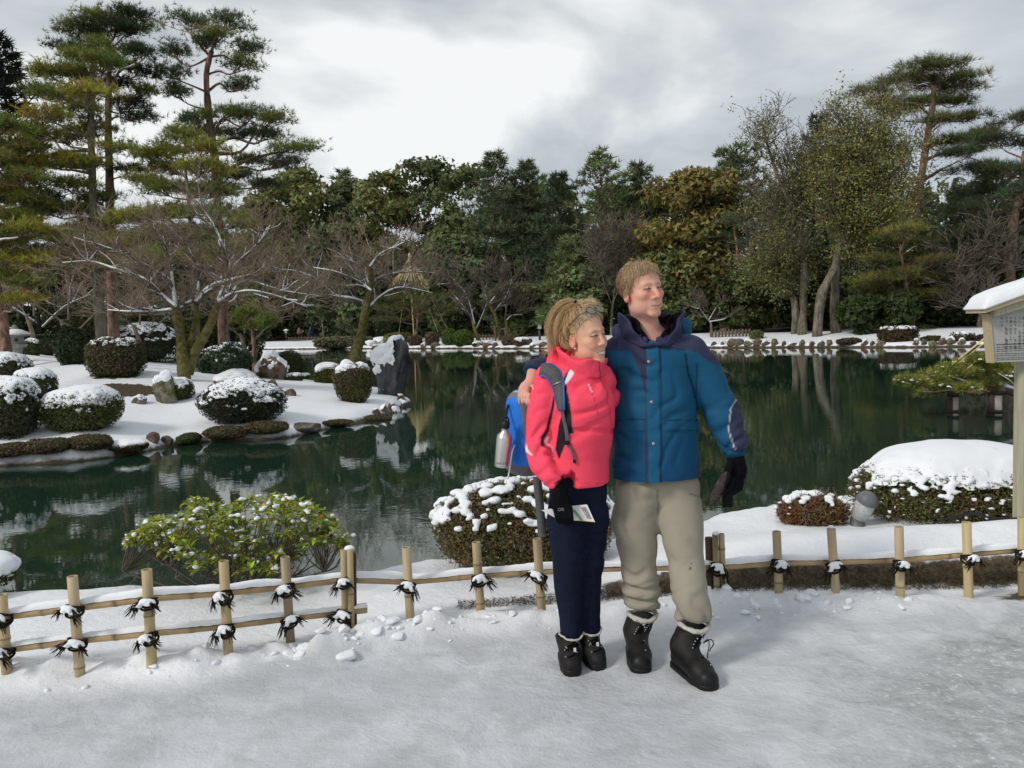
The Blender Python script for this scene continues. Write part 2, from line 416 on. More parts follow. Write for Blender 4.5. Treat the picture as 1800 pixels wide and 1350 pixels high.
def h_isl(P):
    P = np.atleast_2d(np.asarray(P, float))[:, :2]
    d = seg_dist(P, ISL) + .5 * (fbm(np.c_[P, P[:, :1] * 0], .8, 3) - .5)
    z = WZ + .17 * sst(-.05, .3, d) + .145 * np.clip(d, 0, None)
    z = np.where(z > 1.35, 1.35 + .45 * (1 - np.exp(-(z - 1.35) / .45)), z)
    z = np.where(d < 0, WZ + d * .8, z)
    return z + (.16 * (fbm(np.c_[P, P[:, :1] * 0 + 5], .45, 3) - .5) + .05 * (fbm(np.c_[P, P[:, :1] * 0 + 9], 2.2, 3) - .5)) * sst(0, 1, d)
def hit_isl(px, py, y0=12, y1=48):
    Ys = np.linspace(y0, y1, 500); P = np.array([at(px, py, y) for y in Ys]); g = h_isl(P)
    i = np.nonzero(P[:, 2] <= g)[0]
    if len(i) == 0: i = [int(np.argmin(P[:, 2] - g))]
    p = P[i[0]]; p[2] = h_isl(p)[0]; return p
SOIL = []   # bare patches on the island (point, rx, ry, amount)
def build_island():
    xs = np.arange(-40, -1.2, .22); ys = np.arange(10.5, 53, .25)
    X, Y = np.meshgrid(xs, ys, indexing='ij'); P = np.c_[X.ravel(), Y.ravel()]
    Z = h_isl(P).reshape(X.shape)
    V, F = grid(X, Y, Z)
    keep = (V[F][:, :, 2].max(1) > WZ - .5)
    F = F[keep]; u, inv = np.unique(F, return_inverse=True); F = inv.reshape(-1, 4); V = V[u]
    soil = np.zeros(len(V))
    for p, rx, ry, am in SOIL:
        r = np.sqrt(((V[:, 0] - p[0]) / rx) ** 2 + ((V[:, 1] - p[1]) / ry) ** 2)
        soil = np.maximum(soil, am * (1 - sst(.3, 1.1, r)))
    o = mk('island_ground', V, F[:, ::1], MAT['isl'], smooth=True, attrs={'soil': soil})
    tag(o, 'snow covered peninsula with dark earth banks', 'ground', kind='structure')

# ---- far shore
FSP = np.array([(-260, 95.0), (-120, 92)] + [tuple(gz(x, y, WZ)[:2]) for x, y in [(430, 614.5), (560, 613.5), (700, 613), (880, 613), (1000, 612.5), (1130, 612), (1260, 611.5), (1400, 611), (1500, 611), (1600, 611), (1740, 609), (1900, 606)]] + [(45, 26), (80, 20), (260, 15)])
def shoreY(x): return np.interp(x, FSP[:, 0], FSP[:, 1])
def h_far(P):
    P = np.atleast_2d(np.asarray(P, float))
    v = P[:, 1] - shoreY(P[:, 0]) + .8 * (fbm(np.c_[P[:, :2], P[:, :1] * 0], .35, 3) - .5)
    z = WZ + .25 * sst(-.1, .5, v) + .5 * sst(.3, 9, v) + .35 * sst(8, 40, v)
    z = z + .25 * (fbm(np.c_[P[:, :2], P[:, :1] * 0 + 3], .18, 3) - .5) * sst(1, 6, v)
    return np.where(v < 0, WZ + v * .5, z)
def build_far():
    xs = np.concatenate([np.linspace(-250, -60, 40), np.linspace(-59, 60, 260), np.linspace(61, 250, 40)])
    vs = np.concatenate([np.linspace(-1, 16, 56), np.linspace(17, 60, 16), np.geomspace(62, 900, 14)])
    X, Vv = np.meshgrid(xs, vs, indexing='ij'); Y = shoreY(X.ravel()).reshape(X.shape) + Vv
    Z = h_far(np.c_[X.ravel(), Y.ravel()]).reshape(X.shape)
    V, F = grid(X, Y, Z)
    rr = fbm(V * [1, 1, 0], .25, 4)
    vv = Vv.ravel()
    soil = np.where(vv > 9, .55, .0) + np.where(vv > 14, .3, 0) + .5 * (rr - .5)
    o = mk('far_shore_ground', V, F, MAT['far'], smooth=True, attrs={'soil': soil})
    tag(o, 'snowy ground on the far side of the pond', 'ground', kind='structure')

# ---- near bank and path
FENCE_L = [(12, 1196), (140, 1190), (268, 1186), (402, 1161), (512, 1132), (612, 1118), (722, 1096), (846, 1086), (952, 1083)]
BX = np.array([-4.5, -2.1, -1.75, -1.44, -1.18, -.9, -.59, -.21, .11, 1.12, 1.46, 1.75, 2.08, 2.45, 2.74, 5])   # fence line in plan
BY = np.array([3.6, 3.66, 3.67, 3.79, 3.95, 4.05, 4.18, 4.24, 4.26, 4.37, 4.36, 4.32, 4.28, 4.26, 4.26, 4.4])
def fenceY(x): return np.interp(x, BX, BY)
EX = np.array([-6, -3.2, -2.5, -1.9, -1.2, -.6, 0, .5, 1.1, 1.6, 2.2, 3.0, 4.0, 7])  # top edge of the bank in plan
EY = np.array([4.7, 4.9, 5.0, 4.85, 5.0, 5.25, 5.45, 5.45, 5.5, 6.1, 6.4, 6.6, 6.6, 6.6])
EZ = np.array([.02, .02, .02, .0, .0, .03, .02, .02, .06, .13, .14, .17, .2, .2])
def edgeY(x): return np.interp(x, EX, EY)
_g = np.random.default_rng(12)
PRINTS = [(_g.uniform(-2.4, 3.0), _g.uniform(1.5, 4.0), _g.uniform(-1.6, 1.6), _g.uniform(.006, .014)) for _ in range(80)]
PRINTS = [p for p in PRINTS if not (.05 < p[0] < 1.0 and 3.15 < p[1] < 3.95) and p[1] < fenceY(p[0]) - .3]
def h_bank(P):
    """ground height from the path to the pond"""
    P = np.atleast_2d(np.asarray(P, float)); x, y = P[:, 0], P[:, 1]
    P3 = np.c_[x, y, x * 0]
    v = y - fenceY(x)
    et = np.interp(x, EX, EZ) + .05 * (fbm(P3, 1.6, 3) - .5)
    # right of the people the bank starts with a low turf edge behind the fence
    right = sst(-.2, .9, x)
    z = et * sst(.05, .6, v) * (1 - .8 * sst(.55, 1.3, v) * sst(.9, 1.6, x))
    z = z + right * .085 * sst(.17, .26, v + .05 * (fbm(P3 + 4, 3, 3) - .5)) * (1 - sst(.3, 1.2, v) * .6)
    # snow thrown up in a ridge in front of the fence
    lump = fbm(P3 + 11, 3.0, 4); lump2 = vnoise(P3 + 31, 9)
    rid = np.exp(-((v + .10 + .12 * (vnoise(P3 * [1, 0, 0] + 2, .9) - .5) - .18 * (x < -.9) * sst(-.9, -2, x)) / .12) ** 2)
    amp = np.interp(x, [-4, -2.2, -1.5, -.9, -.45, .1, .7, 1.2, 1.9, 2.4, 4], [.04, .05, .06, .075, .06, .045, .04, .055, .05, .02, .02])
    z = z + rid * amp * (1.0 * sst(.28, .60, lump) + .5 * sst(.3, .8, lump2) + .35 * sst(.2, .8, vnoise(P3 + 51, 20)))
    z = z + .030 * (fbm(P3 + 3, 1.1, 4) - .5) + .022 * (fbm(P3 + 8, 5, 4) - .5)
    for fx, fy, fa, fs in PRINTS:
        c_, s_ = math.cos(fa), math.sin(fa); m_ = (np.abs(x - fx) < .25) & (np.abs(y - fy) < .25)
        if not m_.any(): continue
        u, t = (x[m_] - fx) * c_ + (y[m_] - fy) * s_, -(x[m_] - fx) * s_ + (y[m_] - fy) * c_
        r = np.sqrt((u / .052) ** 2 + (t / .145) ** 2); z[m_] = z[m_] - fs * (1 - sst(.75, 1.05, r)) + fs * .35 * np.exp(-((r - 1.2) / .14) ** 2)
    w_ = y - edgeY(x) - .10 * (fbm(P3 + 6, 2.5, 3) - .5)
    z = np.where(w_ > 0, z - .08 * sst(0, .12, w_) - 1.3 * np.clip(w_ - .05, 0, None), z)
    return np.maximum(z, WZ - .6)
def path_mat():
    m = bpy.data.materials.new('trodden_snow'); m.use_nodes = True
    t = m.node_tree; b = t.nodes['Principled BSDF']; L = t.links.new
    g = t.nodes.new('ShaderNodeNewGeometry'); pos = g.outputs['Position']
    def noise(sc, det=8, ro=.6, dist=0, mp=None):
        n = t.nodes.new('ShaderNodeTexNoise'); n.inputs['Scale'].default_value = sc; n.inputs['Detail'].default_value = det; n.inputs['Roughness'].default_value = ro; n.inputs['Distortion'].default_value = dist
        if mp:
            q = t.nodes.new('ShaderNodeMapping'); q.inputs['Scale'].default_value = mp; L(pos, q.inputs[0]); L(q.outputs[0], n.inputs['Vector'])
        else: L(pos, n.inputs['Vector'])
        return n.outputs['Fac']
    def mr(s, a, b_, c=0, d=1):
        q = t.nodes.new('ShaderNodeMapRange'); L(s, q.inputs[0]); q.inputs[1].default_value = a; q.inputs[2].default_value = b_; q.inputs[3].default_value = c; q.inputs[4].default_value = d; return q.outputs[0]
    def mth(op, x, y):
        q = t.nodes.new('ShaderNodeMath'); q.operation = op
        for i, v in enumerate((x, y)):
            if isinstance(v, (int, float)): q.inputs[i].default_value = v
            else: L(v, q.inputs[i])
        return q.outputs[0]
    def mix(f, c1, c2):
        x = t.nodes.new('ShaderNodeMix'); x.data_type = 'RGBA'; L(f, x.inputs[0])
        for i, c in ((6, c1), (7, c2)):
            if isinstance(c, tuple): x.inputs[i].default_value = (*c, 1)
            else: L(c, x.inputs[i])
        return x.outputs[2]
    a = t.nodes.new('ShaderNodeAttribute'); a.attribute_name = 'ice'
    base = mix(mr(noise(1.3), .35, .65), (.48, .50, .525), (.635, .655, .68))
    base = mix(mr(noise(3.5, 9, .66), .45, .72), base, (.42, .43, .435))
    icef = mth('ADD', a.outputs['Fac'], mth('MULTIPLY', mth('SUBTRACT', noise(2.3, 8, .65, .6), .5), 1.5))
    icem = mr(icef, .25, .8)
    icec = mix(mr(noise(9, 9, .75), .40, .62), (.30, .315, .31), (.46, .475, .48))
    icec = mix(mr(noise(24, 6, .7), .55, .68), icec, (.66, .68, .70))
    c = mix(icem, base, icec)
    fresh = t.nodes.new('ShaderNodeAttribute'); fresh.attribute_name = 'fresh'
    c = mix(fresh.outputs['Fac'], c, (.82, .835, .86))
    dirt = t.nodes.new('ShaderNodeAttribute'); dirt.attribute_name = 'dirt'
    dm = mr(mth('ADD', dirt.outputs['Fac'], mth('MULTIPLY', mth('SUBTRACT', noise(11, 8, .7), .5), 1.2)), .45, .7)
    c = mix(dm, c, mix(mr(noise(30), .4, .6), (.045, .032, .018), (.12, .088, .05)))
    speck = mr(noise(55, 2, .5), .735, .76)
    c = mix(mth('MULTIPLY', speck, .5), c, (.22, .17, .12))
    L(c, b.inputs['Base Color'])
    L(mr(icem, 0, 1, .5, .22), b.inputs['Roughness']); b.inputs['Specular IOR Level'].default_value = .5
    bp = t.nodes.new('ShaderNodeBump'); bp.inputs['Strength'].default_value = .5; bp.inputs['Distance'].default_value = .035
    hsum = mth('ADD', mth('MULTIPLY', noise(7, 9, .62, .4), 1.0), mth('MULTIPLY', noise(26, 6, .6), .35))
    L(hsum, bp.inputs['Height']); L(bp.outputs[0], b.inputs['Normal'])
    return m
MAT['path'] = path_mat()
def build_near():
    xs = np.concatenate([np.linspace(-60, -5.2, 30), np.arange(-5.1, 5.1, .038), np.linspace(5.2, 60, 30)])
    ys = np.concatenate([np.linspace(-60, .6, 30), np.arange(.7, 3.2, .042), np.arange(3.2, 5.2, .026), np.arange(5.2, 6.3, .05), np.linspace(6.35, 7.5, 6)])
    X, Y = np.meshgrid(xs, ys, indexing='ij')
    P = np.c_[X.ravel(), Y.ravel()]; z = h_bank(P)
    V, F = grid(X, Y, z.reshape(X.shape))
    x, y = P[:, 0], P[:, 1]; v = y - fenceY(x); P3 = np.c_[P, x * 0]
    nz = fbm(P3 + 40, 1.2, 4) - .5
    fresh = sst(-.32, -.02, v + .35 * nz + .35 * (x < -.5) * sst(-.5, -2, x) * 0) * (1 - .9 * sst(2.3, 2.9, x) * (v < .1))
    ice = sst(.2, 2.2, x + .6 * nz) * (1 - sst(-.75, -.3, v)) + .75 * (1 - sst(1.0, 2.9, y)) + sst(1.9, 2.6, x) * .5 * (v < .05)
    under = np.exp(-((x - .95) / .9) ** 2 - ((y - 3.95) / .5) ** 2)
    ice = np.clip(ice - .9 * under, 0, 1.2)
    tf = sst(-.2, .9, x) * sst(.10, .2, v) * (1 - sst(.24, .30, v))
    dirt = tf * .9 + 1.0 * np.exp(-((x - 2.78) / .22) ** 2 - ((y - 4.22) / .10) ** 2)
    dirt = np.maximum(dirt, sst(.05, .2, y - edgeY(x)))
    fresh = np.clip(fresh * (1 - tf), 0, 1)
    o = mk('snow_path', V, F, MAT['path'], smooth=True, attrs={'ice': ice, 'fresh': fresh, 'dirt': dirt})
    tag(o, 'trodden icy snow path and snowy bank by the pond', 'path', kind='structure')
# ================================================================== plants
def unit(v): return v / (np.linalg.norm(v, axis=-1, keepdims=True) + 1e-12)
def rdir(n, g=rng): return unit(g.normal(size=(n, 3)))
def leaf_geo(P, nrm, size, asp=.5, jit=.6, g=rng, tri=False):
    """diamond leaves at P facing nrm"""
    n = len(P); size = np.broadcast_to(np.asarray(size, float), (n,)) * g.uniform(.7, 1.3, n)
    N = unit(nrm + jit * g.normal(size=(n, 3)))
    T = unit(np.cross(N, rdir(n, g))); B = np.cross(N, T)
    l = size[:, None] * .5; wd = size[:, None] * .5 * asp
    if tri:
        V = np.stack([P - T * l, P + T * l * .3 + B * wd * 1.5, P + T * l - B * wd * .8 + N * wd * .3], 1).reshape(-1, 3)
        return V, np.arange(3 * n).reshape(-1, 3)
    V = np.stack([P - T * l, P + B * wd + N * wd * .3, P + T * l, P - B * wd + N * wd * .3], 1).reshape(-1, 3)
    F = np.arange(4 * n).reshape(-1, 4)
    return V, F
def tuft_geo(P, A, ln, k=10, wd=.012, spread=.9, g=rng):
    """needle tufts at P along A"""
    n = len(P)
    D = unit(A[:, None, :] * 1.0 + spread * g.normal(size=(n, k, 3)))
    L = ln * g.uniform(.6, 1.15, (n, k, 1))
    S = unit(np.cross(D, g.normal(size=(n, k, 3)))) * wd / 2
    P0 = P[:, None, :] + D * L * .05
    V = np.stack([P0 - S, P0 + S, P0 + D * L], 2).reshape(-1, 3)
    return V, np.arange(3 * n * k).reshape(-1, 3)
def batch_tubes(Ps, Rs, n=3):
    Ps = np.asarray(Ps, float); Rs = np.asarray(Rs, float); B, m, _ = Ps.shape
    T = unit(np.gradient(Ps, axis=1)); ref = np.array([.31, .47, .83])
    N = unit(np.cross(T, ref)); Q = np.cross(T, N)
    a = np.linspace(0, 2 * np.pi, n, endpoint=False)
    V = Ps[:, :, None, :] + Rs[:, :, None, None] * (np.cos(a)[:, None] * N[:, :, None, :] + np.sin(a)[:, None] * Q[:, :, None, :])
    b = (np.arange(B) * m * n)[:, None, None]; i = (np.arange(m - 1) * n)[None, :, None]; j = np.arange(n)[None, None, :]; k = (j + 1) % n
    F = np.stack([b + i + j, b + i + k, b + i + n + k, b + i + n + j], -1).reshape(-1, 4)
    return V.reshape(-1, 3), F
def colvar(c, n, am=.25, g=rng):
    c = np.asarray(c, float); v = 1 + am * g.normal(size=(n, 1)); h = 1 + .12 * g.normal(size=(n, 3))
    return np.clip(c * np.clip(v, .35, 2) * h, 0, 1)
def add_leaves(mb, P, N, size, cols, asp=.5, jit=.6, g=rng, tri=True):
    V, F = leaf_geo(P, N, size, asp, jit, g, tri); mb.add(V, F, np.repeat(cols, 3 if tri else 4, 0))
def add_tufts(mb, P, A, ln, cols, k=10, wd=.012, spread=.9, g=rng):
    V, F = tuft_geo(P, A, ln, k, wd, spread, g); mb.add(V, F, np.repeat(cols, 3 * k, 0))

# ------------------------------------------------ pines built pad by pad
def pine(name, label, trunk, Y, r0, pads, col, group, base=None, g=None, dens=1.0, nl=.21, bark='bark_pine', lean=0, r1=.35, snow=.15, col2=None):
    g = g or np.random.default_rng(len(label) * 7 + len(pads))
    T = np.array([at(x, y, Y + .25 * math.sin(i * 1.7)) for i, (x, y) in enumerate(trunk)])
    if base is not None: T[0] = base
    T[0, 2] -= .15
    root = thing(name, label, 'tree', T[0] + [0, 0, .15], group)
    TP = smooth_path(T, 28); tt = np.linspace(0, 1, 28)
    tr = r0 * (1 - (1 - r1) * tt) * (1 + .5 * np.exp(-tt * 25)) * (1 + .08 * g.normal(size=28))
    V, F = tube_geo(TP, tr, 10); mb = MB(); mb.add(V, F)
    mb.build('trunk', MAT[bark], root, True)
    lb = MB(); fb = MB(); sb = MB()
    px = Y / FPX
    for (x, y, hw, hh) in pads:
        a = hw * px; hz_ = hh * px
        C = at(x, y, Y + g.normal() * a * .9)
        dxy = np.linalg.norm(TP[:, :2] - C[:2], axis=1)
        want = C[2] - .30 * dxy
        i = int(np.argmin(np.abs(TP[:, 2] - want) + (TP[:, 2] > C[2]) * 3)); i = max(2, min(i, 26))
        s = TP[i]; d = C - s; L_ = np.linalg.norm(d)
        mid1 = s + d * .35 + np.array([0, 0, .12 * L_ * g.uniform(-.3, 1)]) + g.normal(size=3) * .06 * L_
        mid2 = s + d * .7 + g.normal(size=3) * .06 * L_ - [0, 0, hz_ * .5]
        P = smooth_path([s, mid1, mid2, C - [0, 0, hz_ * .4]], 10)
        rr = np.linspace(min(tr[i] * .55, .02 + .018 * L_), .012, 10)
        V, F = tube_geo(P, rr, 6, False); lb.add(V, F)
        if g.random() < snow:
            V, F = tube_geo(P[2:8] + [0, 0, .012], rr[2:8] * 1.05, 5, False); sb.add(V + [0, 0, .02], F)
        ns = max(5, int(hw / 3.2)); u = g.normal(size=(ns, 3)); u[:, 2] = np.abs(u[:, 2])
        sub = C + unit(u) * (g.random((ns, 1)) ** .45) * [a, a * .8, hz_ * 1.1]
        sub[:, 2] -= .35 * ((sub[:, 0] - C[0]) / (a + 1e-6)) ** 2 * hz_
        # twigs to the sub-clumps
        st = P[6] + (P[9] - P[6]) * g.random((ns, 1))
        m_ = (st + sub) / 2 + g.normal(size=(ns, 3)) * .08 * a
        V, F = batch_tubes(np.stack([st, m_, sub], 1), np.tile([.018, .012, .006], (ns, 1)), 4); lb.add(V, F)
        nt_ = int(dens * (25 if Y < 40 else 18)); idx = np.repeat(np.arange(ns), nt_)
        off = g.normal(size=(len(idx), 3)) * [.24 * a ** .5, .24 * a ** .5, .12]
        off[:, 2] = np.abs(off[:, 2]) * .9 - .06
        Pt = sub[idx] + off
        A = unit(np.c_[off[:, :2] * 1.2, np.full(len(idx), .5)] + .25 * g.normal(size=(len(idx), 3)))
        cc = np.array(col) if (col2 is None or g.random() < .5) else np.array(col2)
        cl = colvar(cc, ns, .22, g)[idx] * (.8 + .4 * g.random((len(idx), 1)))
        add_tufts(fb, Pt, A, nl, cl, 8 if Y < 40 else 6, .019 if Y < 40 else .03, .75, g)
    lb.build('branches', MAT[bark], root, True)
    fb.build('crown', MAT['needle'], root)
    if sb.n: sb.build('snow', MAT['snowfine'], root, True)
    return root

# ------------------------------------------------ round-headed evergreens
def broadleaf(name, label, base, H, W, col, group, g, nclump=40, nleaf=330, ls=.32, bark='bark_dark', lo=.12, trunk_top=.75, tr=None, lean=0.0, shape=1.0, sparse=1.0):
    base = np.array(base, float); root = thing(name, label, 'tree', base, group)
    tr = tr or H * .02
    P = smooth_path([base - [0, 0, .3], base + [lean * H * .1, 0, H * .25], base + [lean * H * .4, 0, H * .5], base + [lean * H, 0, H * trunk_top]], 12)
    V, F = tube_geo(P, np.linspace(tr * 1.25, tr * .3, 12), 8); mb = MB(); mb.add(V, F); mb.build('trunk', MAT[bark], root, True)
    lb = MB(); fb = MB()
    z = g.uniform(lo, 1, nclump); z[:3] = [.97, .93, .9]
    ang = g.uniform(0, 2 * np.pi, nclump)
    prof = np.sqrt(np.clip(1 - ((z - .52) / .5) ** 2, 0.05, 1)) ** shape
    r = W * prof * g.uniform(.25, .95, nclump) ** .6
    C = base + np.stack([r * np.cos(ang) + lean * H * z, r * np.sin(ang), z * H], 1)
    cr_ = W * g.uniform(.28, .50, nclump) * (.6 + .5 * prof)
    C[:, 2] = np.minimum(C[:, 2], base[2] + H - cr_ * .55)
    for c, q in zip(C, cr_):
        i = int(np.clip((c[2] - base[2]) / H * 10 - 2, 1, 10))
        s = P[i]; V, F = tube_geo(smooth_path([s, (s + c) / 2 + g.normal(size=3) * .2, c], 4), np.linspace(tr * .35, tr * .08, 4), 4, False); lb.add(V, F)
        n = int(nleaf * sparse * (q / (W * .32)) ** 2)
        u = rdir(n, g); rad = g.random((n, 1)) ** .33
        lob = 1 + .35 * (vnoise(u * 2.2 + c * 3)[:, None] - .5) * 2
        Pq = c + u * rad * lob * [q, q, q * .72]
        cl = colvar(np.array(col) * g.uniform(.75, 1.25), n, .22, g)
        add_leaves(fb, Pq, unit(u + [0, 0, .6]), ls, cl, .6, .7, g)
    lb.build('branches', MAT[bark], root, True); fb.build('crown', MAT['leaf'], root)
    return root

# ------------------------------------------------ far conifers in tiers
def conifer(name, label, base, H, W, col, group, g, lo=.22, nb=70, bark='bark_pine', droop=.12, power=.6, tl=.55, nt_=26, tr=None, lean=0.0, top=.02):
    base = np.array(base, float); root = thing(name, label, 'tree', base, group)
    tr = tr or H * .014
    ax = lambda t: base + np.array([lean * H * t + .012 * H * math.sin(t * 7 + H), 0, t * H])
    P = np.array([ax(t) for t in np.linspace(-.02, 1, 14)])
    V, F = tube_geo(P, np.linspace(tr * 1.3, tr * .12, 14), 7); mb = MB(); mb.add(V, F); mb.build('trunk', MAT[bark], root, True)
    lb = MB(); fb = MB()
    for k in range(nb):
        t = lo + (1 - lo - top) * ((k + g.random()) / nb)
        L_ = W * (max(1 - t, .0) / (1 - lo)) ** power * g.uniform(.5, 1.25) + .02 * H * (1 - t) + .12
        a = k * 2.4 + g.normal() * .3
        d = np.array([math.cos(a), math.sin(a), g.uniform(-.05, .3) + .35 * t])
        s = ax(t); e_ = s + d * L_; m_ = s + d * L_ * .5 + [0, 0, .06 * L_]; e_[2] -= droop * L_
        Q = smooth_path([s, m_, e_], 6)
        V, F = tube_geo(Q, np.linspace(tr * .28, tr * .06, 6), 4, False); lb.add(V, F)
        n = max(7, int(nt_ * (.35 + .65 * L_ / W)))
        u = g.random(n) ** .6; pos = np.array([np.interp(u, np.linspace(0, 1, 6), Q[:, c]) for c in range(3)]).T
        side = unit(np.cross(d, [0, 0, 1.0])); off = g.normal(size=(n, 1)) * (.22 * L_ * (1.1 - u[:, None] * .6))
        pos = pos + side * off + np.c_[g.normal(size=(n, 2)) * .08, g.normal(size=n) * .08 + .08]
        A = unit(d * .8 + side * np.sign(off) * .6 + np.array([0, 0, .45]) + .2 * g.normal(size=(n, 3)))
        cl = colvar(np.array(col) * g.uniform(.7, 1.3), n, .2, g)
        add_tufts(fb, pos, A, tl, cl, 6, .095 * tl / .55, .7, g)
    lb.build('branches', MAT[bark], root, True); fb.build('crown', MAT['needle'], root)
    return root

# ------------------------------------------------ bare trees
def grow(out, s, d, L_, r, lev, maxlev, g, up=.12, nch=(5, 5, 5), flat=.55):
    m = 6; P = [s]; d = unit(d)
    for i in range(m - 1):
        d = unit(d + .22 * g.normal(size=3) * [1, 1, flat] + [0, 0, up * .25]); P.append(P[-1] + d * L_ / (m - 1))
    P = np.array(P); out.setdefault(lev, []).append((P, np.linspace(r, r * .45, m)))
    if lev >= maxlev: return
    for i in range(nch[min(lev, len(nch) - 1)]):
        t = g.uniform(.25, 1); j = min(int(t * (m - 1)), m - 2)
        dd = unit(P[j + 1] - P[j]); a = unit(np.cross(dd, g.normal(size=3))); an = g.uniform(.4, .95)
        nd = dd * math.cos(an) + a * math.sin(an); nd[2] = nd[2] * flat + up
        grow(out, P[j] + (P[j + 1] - P[j]) * g.random(), nd, L_ * g.uniform(.45, .75), max(r * .5, .004), lev + 1, maxlev, g, up, nch, flat)
def bare_tree(name, label, base, trunks, mains, group, g, Y=None, maxlev=3, nch=(6, 5, 5), blen=1.2, br=.035, twig='twig', bark='bark_moss', snow=True, up=.12, flat=.55, ymul=.5, tmin=.0045):
    """trunks: list of (points, r0, r1); mains: list of (points, r0, r1)"""
    root = thing(name, label, 'tree', base, group)
    mb = MB()
    for P, a, b in trunks:
        Q = smooth_path(P, 16); V, F = tube_geo(Q, np.linspace(a, b, 16) * (1 + .06 * g.normal(size=16)), 9); mb.add(V, F)
    mb.build('trunk', MAT[bark], root, True)
    bb = MB(); tb = MB(); sb = MB(); out = {}
    for P, a, b in mains:
        Q = smooth_path(P, 18); rr = np.linspace(a, b, 18); V, F = tube_geo(Q, rr, 7, False); bb.add(V, F)
        if snow:
            V, F = tube_geo(Q + np.c_[np.zeros((18, 2)), rr * .75], rr * .85 + .004, 6, True); sb.add(V, F)
        n = max(3, int(np.linalg.norm(np.diff(Q, axis=0), axis=1).sum() / blen * nch[0]))
        for i in range(n):
            t = g.uniform(.12, 1); j = min(int(t * 17), 16); dd = unit(Q[j + 1] - Q[j])
            nd = dd * .8 + g.normal(size=3) * [.7, .9, .5]; nd[2] += .35
            grow(out, Q[j], nd, blen * g.uniform(.5, 1.1), max(rr[j] * .45, br * .35), 1, maxlev, g, up, nch, flat)
    for lev, L_ in out.items():
        sl = slice(None) if lev < 2 else [0, 2, 3, 5] if lev == 2 else [0, 3, 5]
        V, F = batch_tubes(np.array([p[sl] for p, _ in L_]), np.maximum(np.array([r[sl] for _, r in L_]), tmin), 4 if lev < 2 else 3)
        (bb if lev < 2 else tb).add(V, F)
        if snow and lev == 1:
            for p, r in L_:
                if g.random() < .45:
                    h_ = slice(0, g.integers(3, 6)); V, F = tube_geo(p[h_] + np.c_[np.zeros((len(p[h_]), 2)), r[h_] * .9], r[h_] * .9 + .003, 5, False); sb.add(V, F)
    bb.build('branches', MAT[bark if bark != 'bark_moss' else 'twig_grey'], root, True)
    if tb.n: tb.build('twigs', MAT[twig], root)
    if sb.n: sb.build('snow', MAT['snowfine'], root, True)
    return root

# ------------------------------------------------ clipped shrubs and rocks
def lump(u, seed, am=.12, s=1.6):
    return 1 + am * 2 * (fbm(u + seed * 3.7, s, 3) - .5)
def sup(u, e):
    """superellipsoid point for direction u"""
    v = np.abs(u) ** e; return u / (v.sum(1, keepdims=True) ** (1 / e))
def snow_shell(name, U, F, base, R3, surf, th, cut, sc, seed, root, soft=.35, floor=-.03):
    """snow lying on an upward surface: thicker where level, broken up by noise"""
    pts = surf(U); N = vnormals(pts, F)
    nz_ = N[:, 2]
    n1_ = fbm(pts + seed, sc, 3); 
    n2_ = vnoise(pts + seed, sc * 2.3)
    k = (nz_ - cut) / soft + 3.0 * (n1_ - .5) + 1.6 * (n2_ - .55)
    off = th * np.clip(k, -1, 1.2); off = np.where(off > 0, np.abs(off) ** .6 * th ** .4, off)
    P = pts + N * np.maximum(off, floor)[:, None] * [.6, .6, 1.1]
    keep = (off[F] > -th * .25).any(1)
    F2 = F[keep]
    if not len(F2): return None
    u, inv = np.unique(F2, return_inverse=True)
    return mk(name, P[u], inv.reshape(F2.shape), MAT['snowfine'], root, True)
def bush(name, label, base, rx, h, col, n, ls, snow=None, e=2.6, ry=None, am=.10, group=None, seed=None, sub=4, cat='shrub', col2=None, lean=0, asp=.5, coremat='innertwig', taper=0.0, stem=True, g=None, ls_jit=.7, th=None):
    seed = seed if seed is not None else len(label) + rx
    g = g or np.random.default_rng(int(seed * 100) % 9999)
    base = np.array(base, float); ry = ry or rx * .85; R3 = np.array([rx, ry, h / 2])
    root = thing(name, label, cat, base, group)
    c0 = base + [0, 0, h / 2]
    def surf(u, k=1.0):
        q = sup(u, e) * lump(u, seed, am)[:, None] * k
        p = q * R3
        tz = (q[:, 2] + 1) / 2
        p[:, :2] *= (1 + taper * (tz - .5))[:, None]
        p[:, 0] += lean * tz * h
        return c0 + p
    U, F = ico(3 if n > 4000 else 2)
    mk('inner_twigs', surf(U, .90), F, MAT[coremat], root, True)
    u = rdir(n, g); k = g.uniform(.86, 1.06, (n, 1))
    P = c0 + (surf(u) - c0) * k
    cl = colvar(col, n, .28, g)
    if col2 is not None:
        w_ = sst(.4, .62, fbm(P + seed, 2.2 / max(rx, .3), 3))[:, None]; cl = cl * (1 - w_) + colvar(col2, n, .28, g) * w_
    fb = MB(); add_leaves(fb, P, u, ls, cl, asp, ls_jit, g); fb.build('foliage', MAT['leaf'], root)
    if snow:
        cut, sc = snow
        U, F = ico(sub); snow_shell('snow', U, F, base, R3, lambda q: surf(q, 1.0), th or .05 * h ** .5, cut, sc, seed, root)
    return root
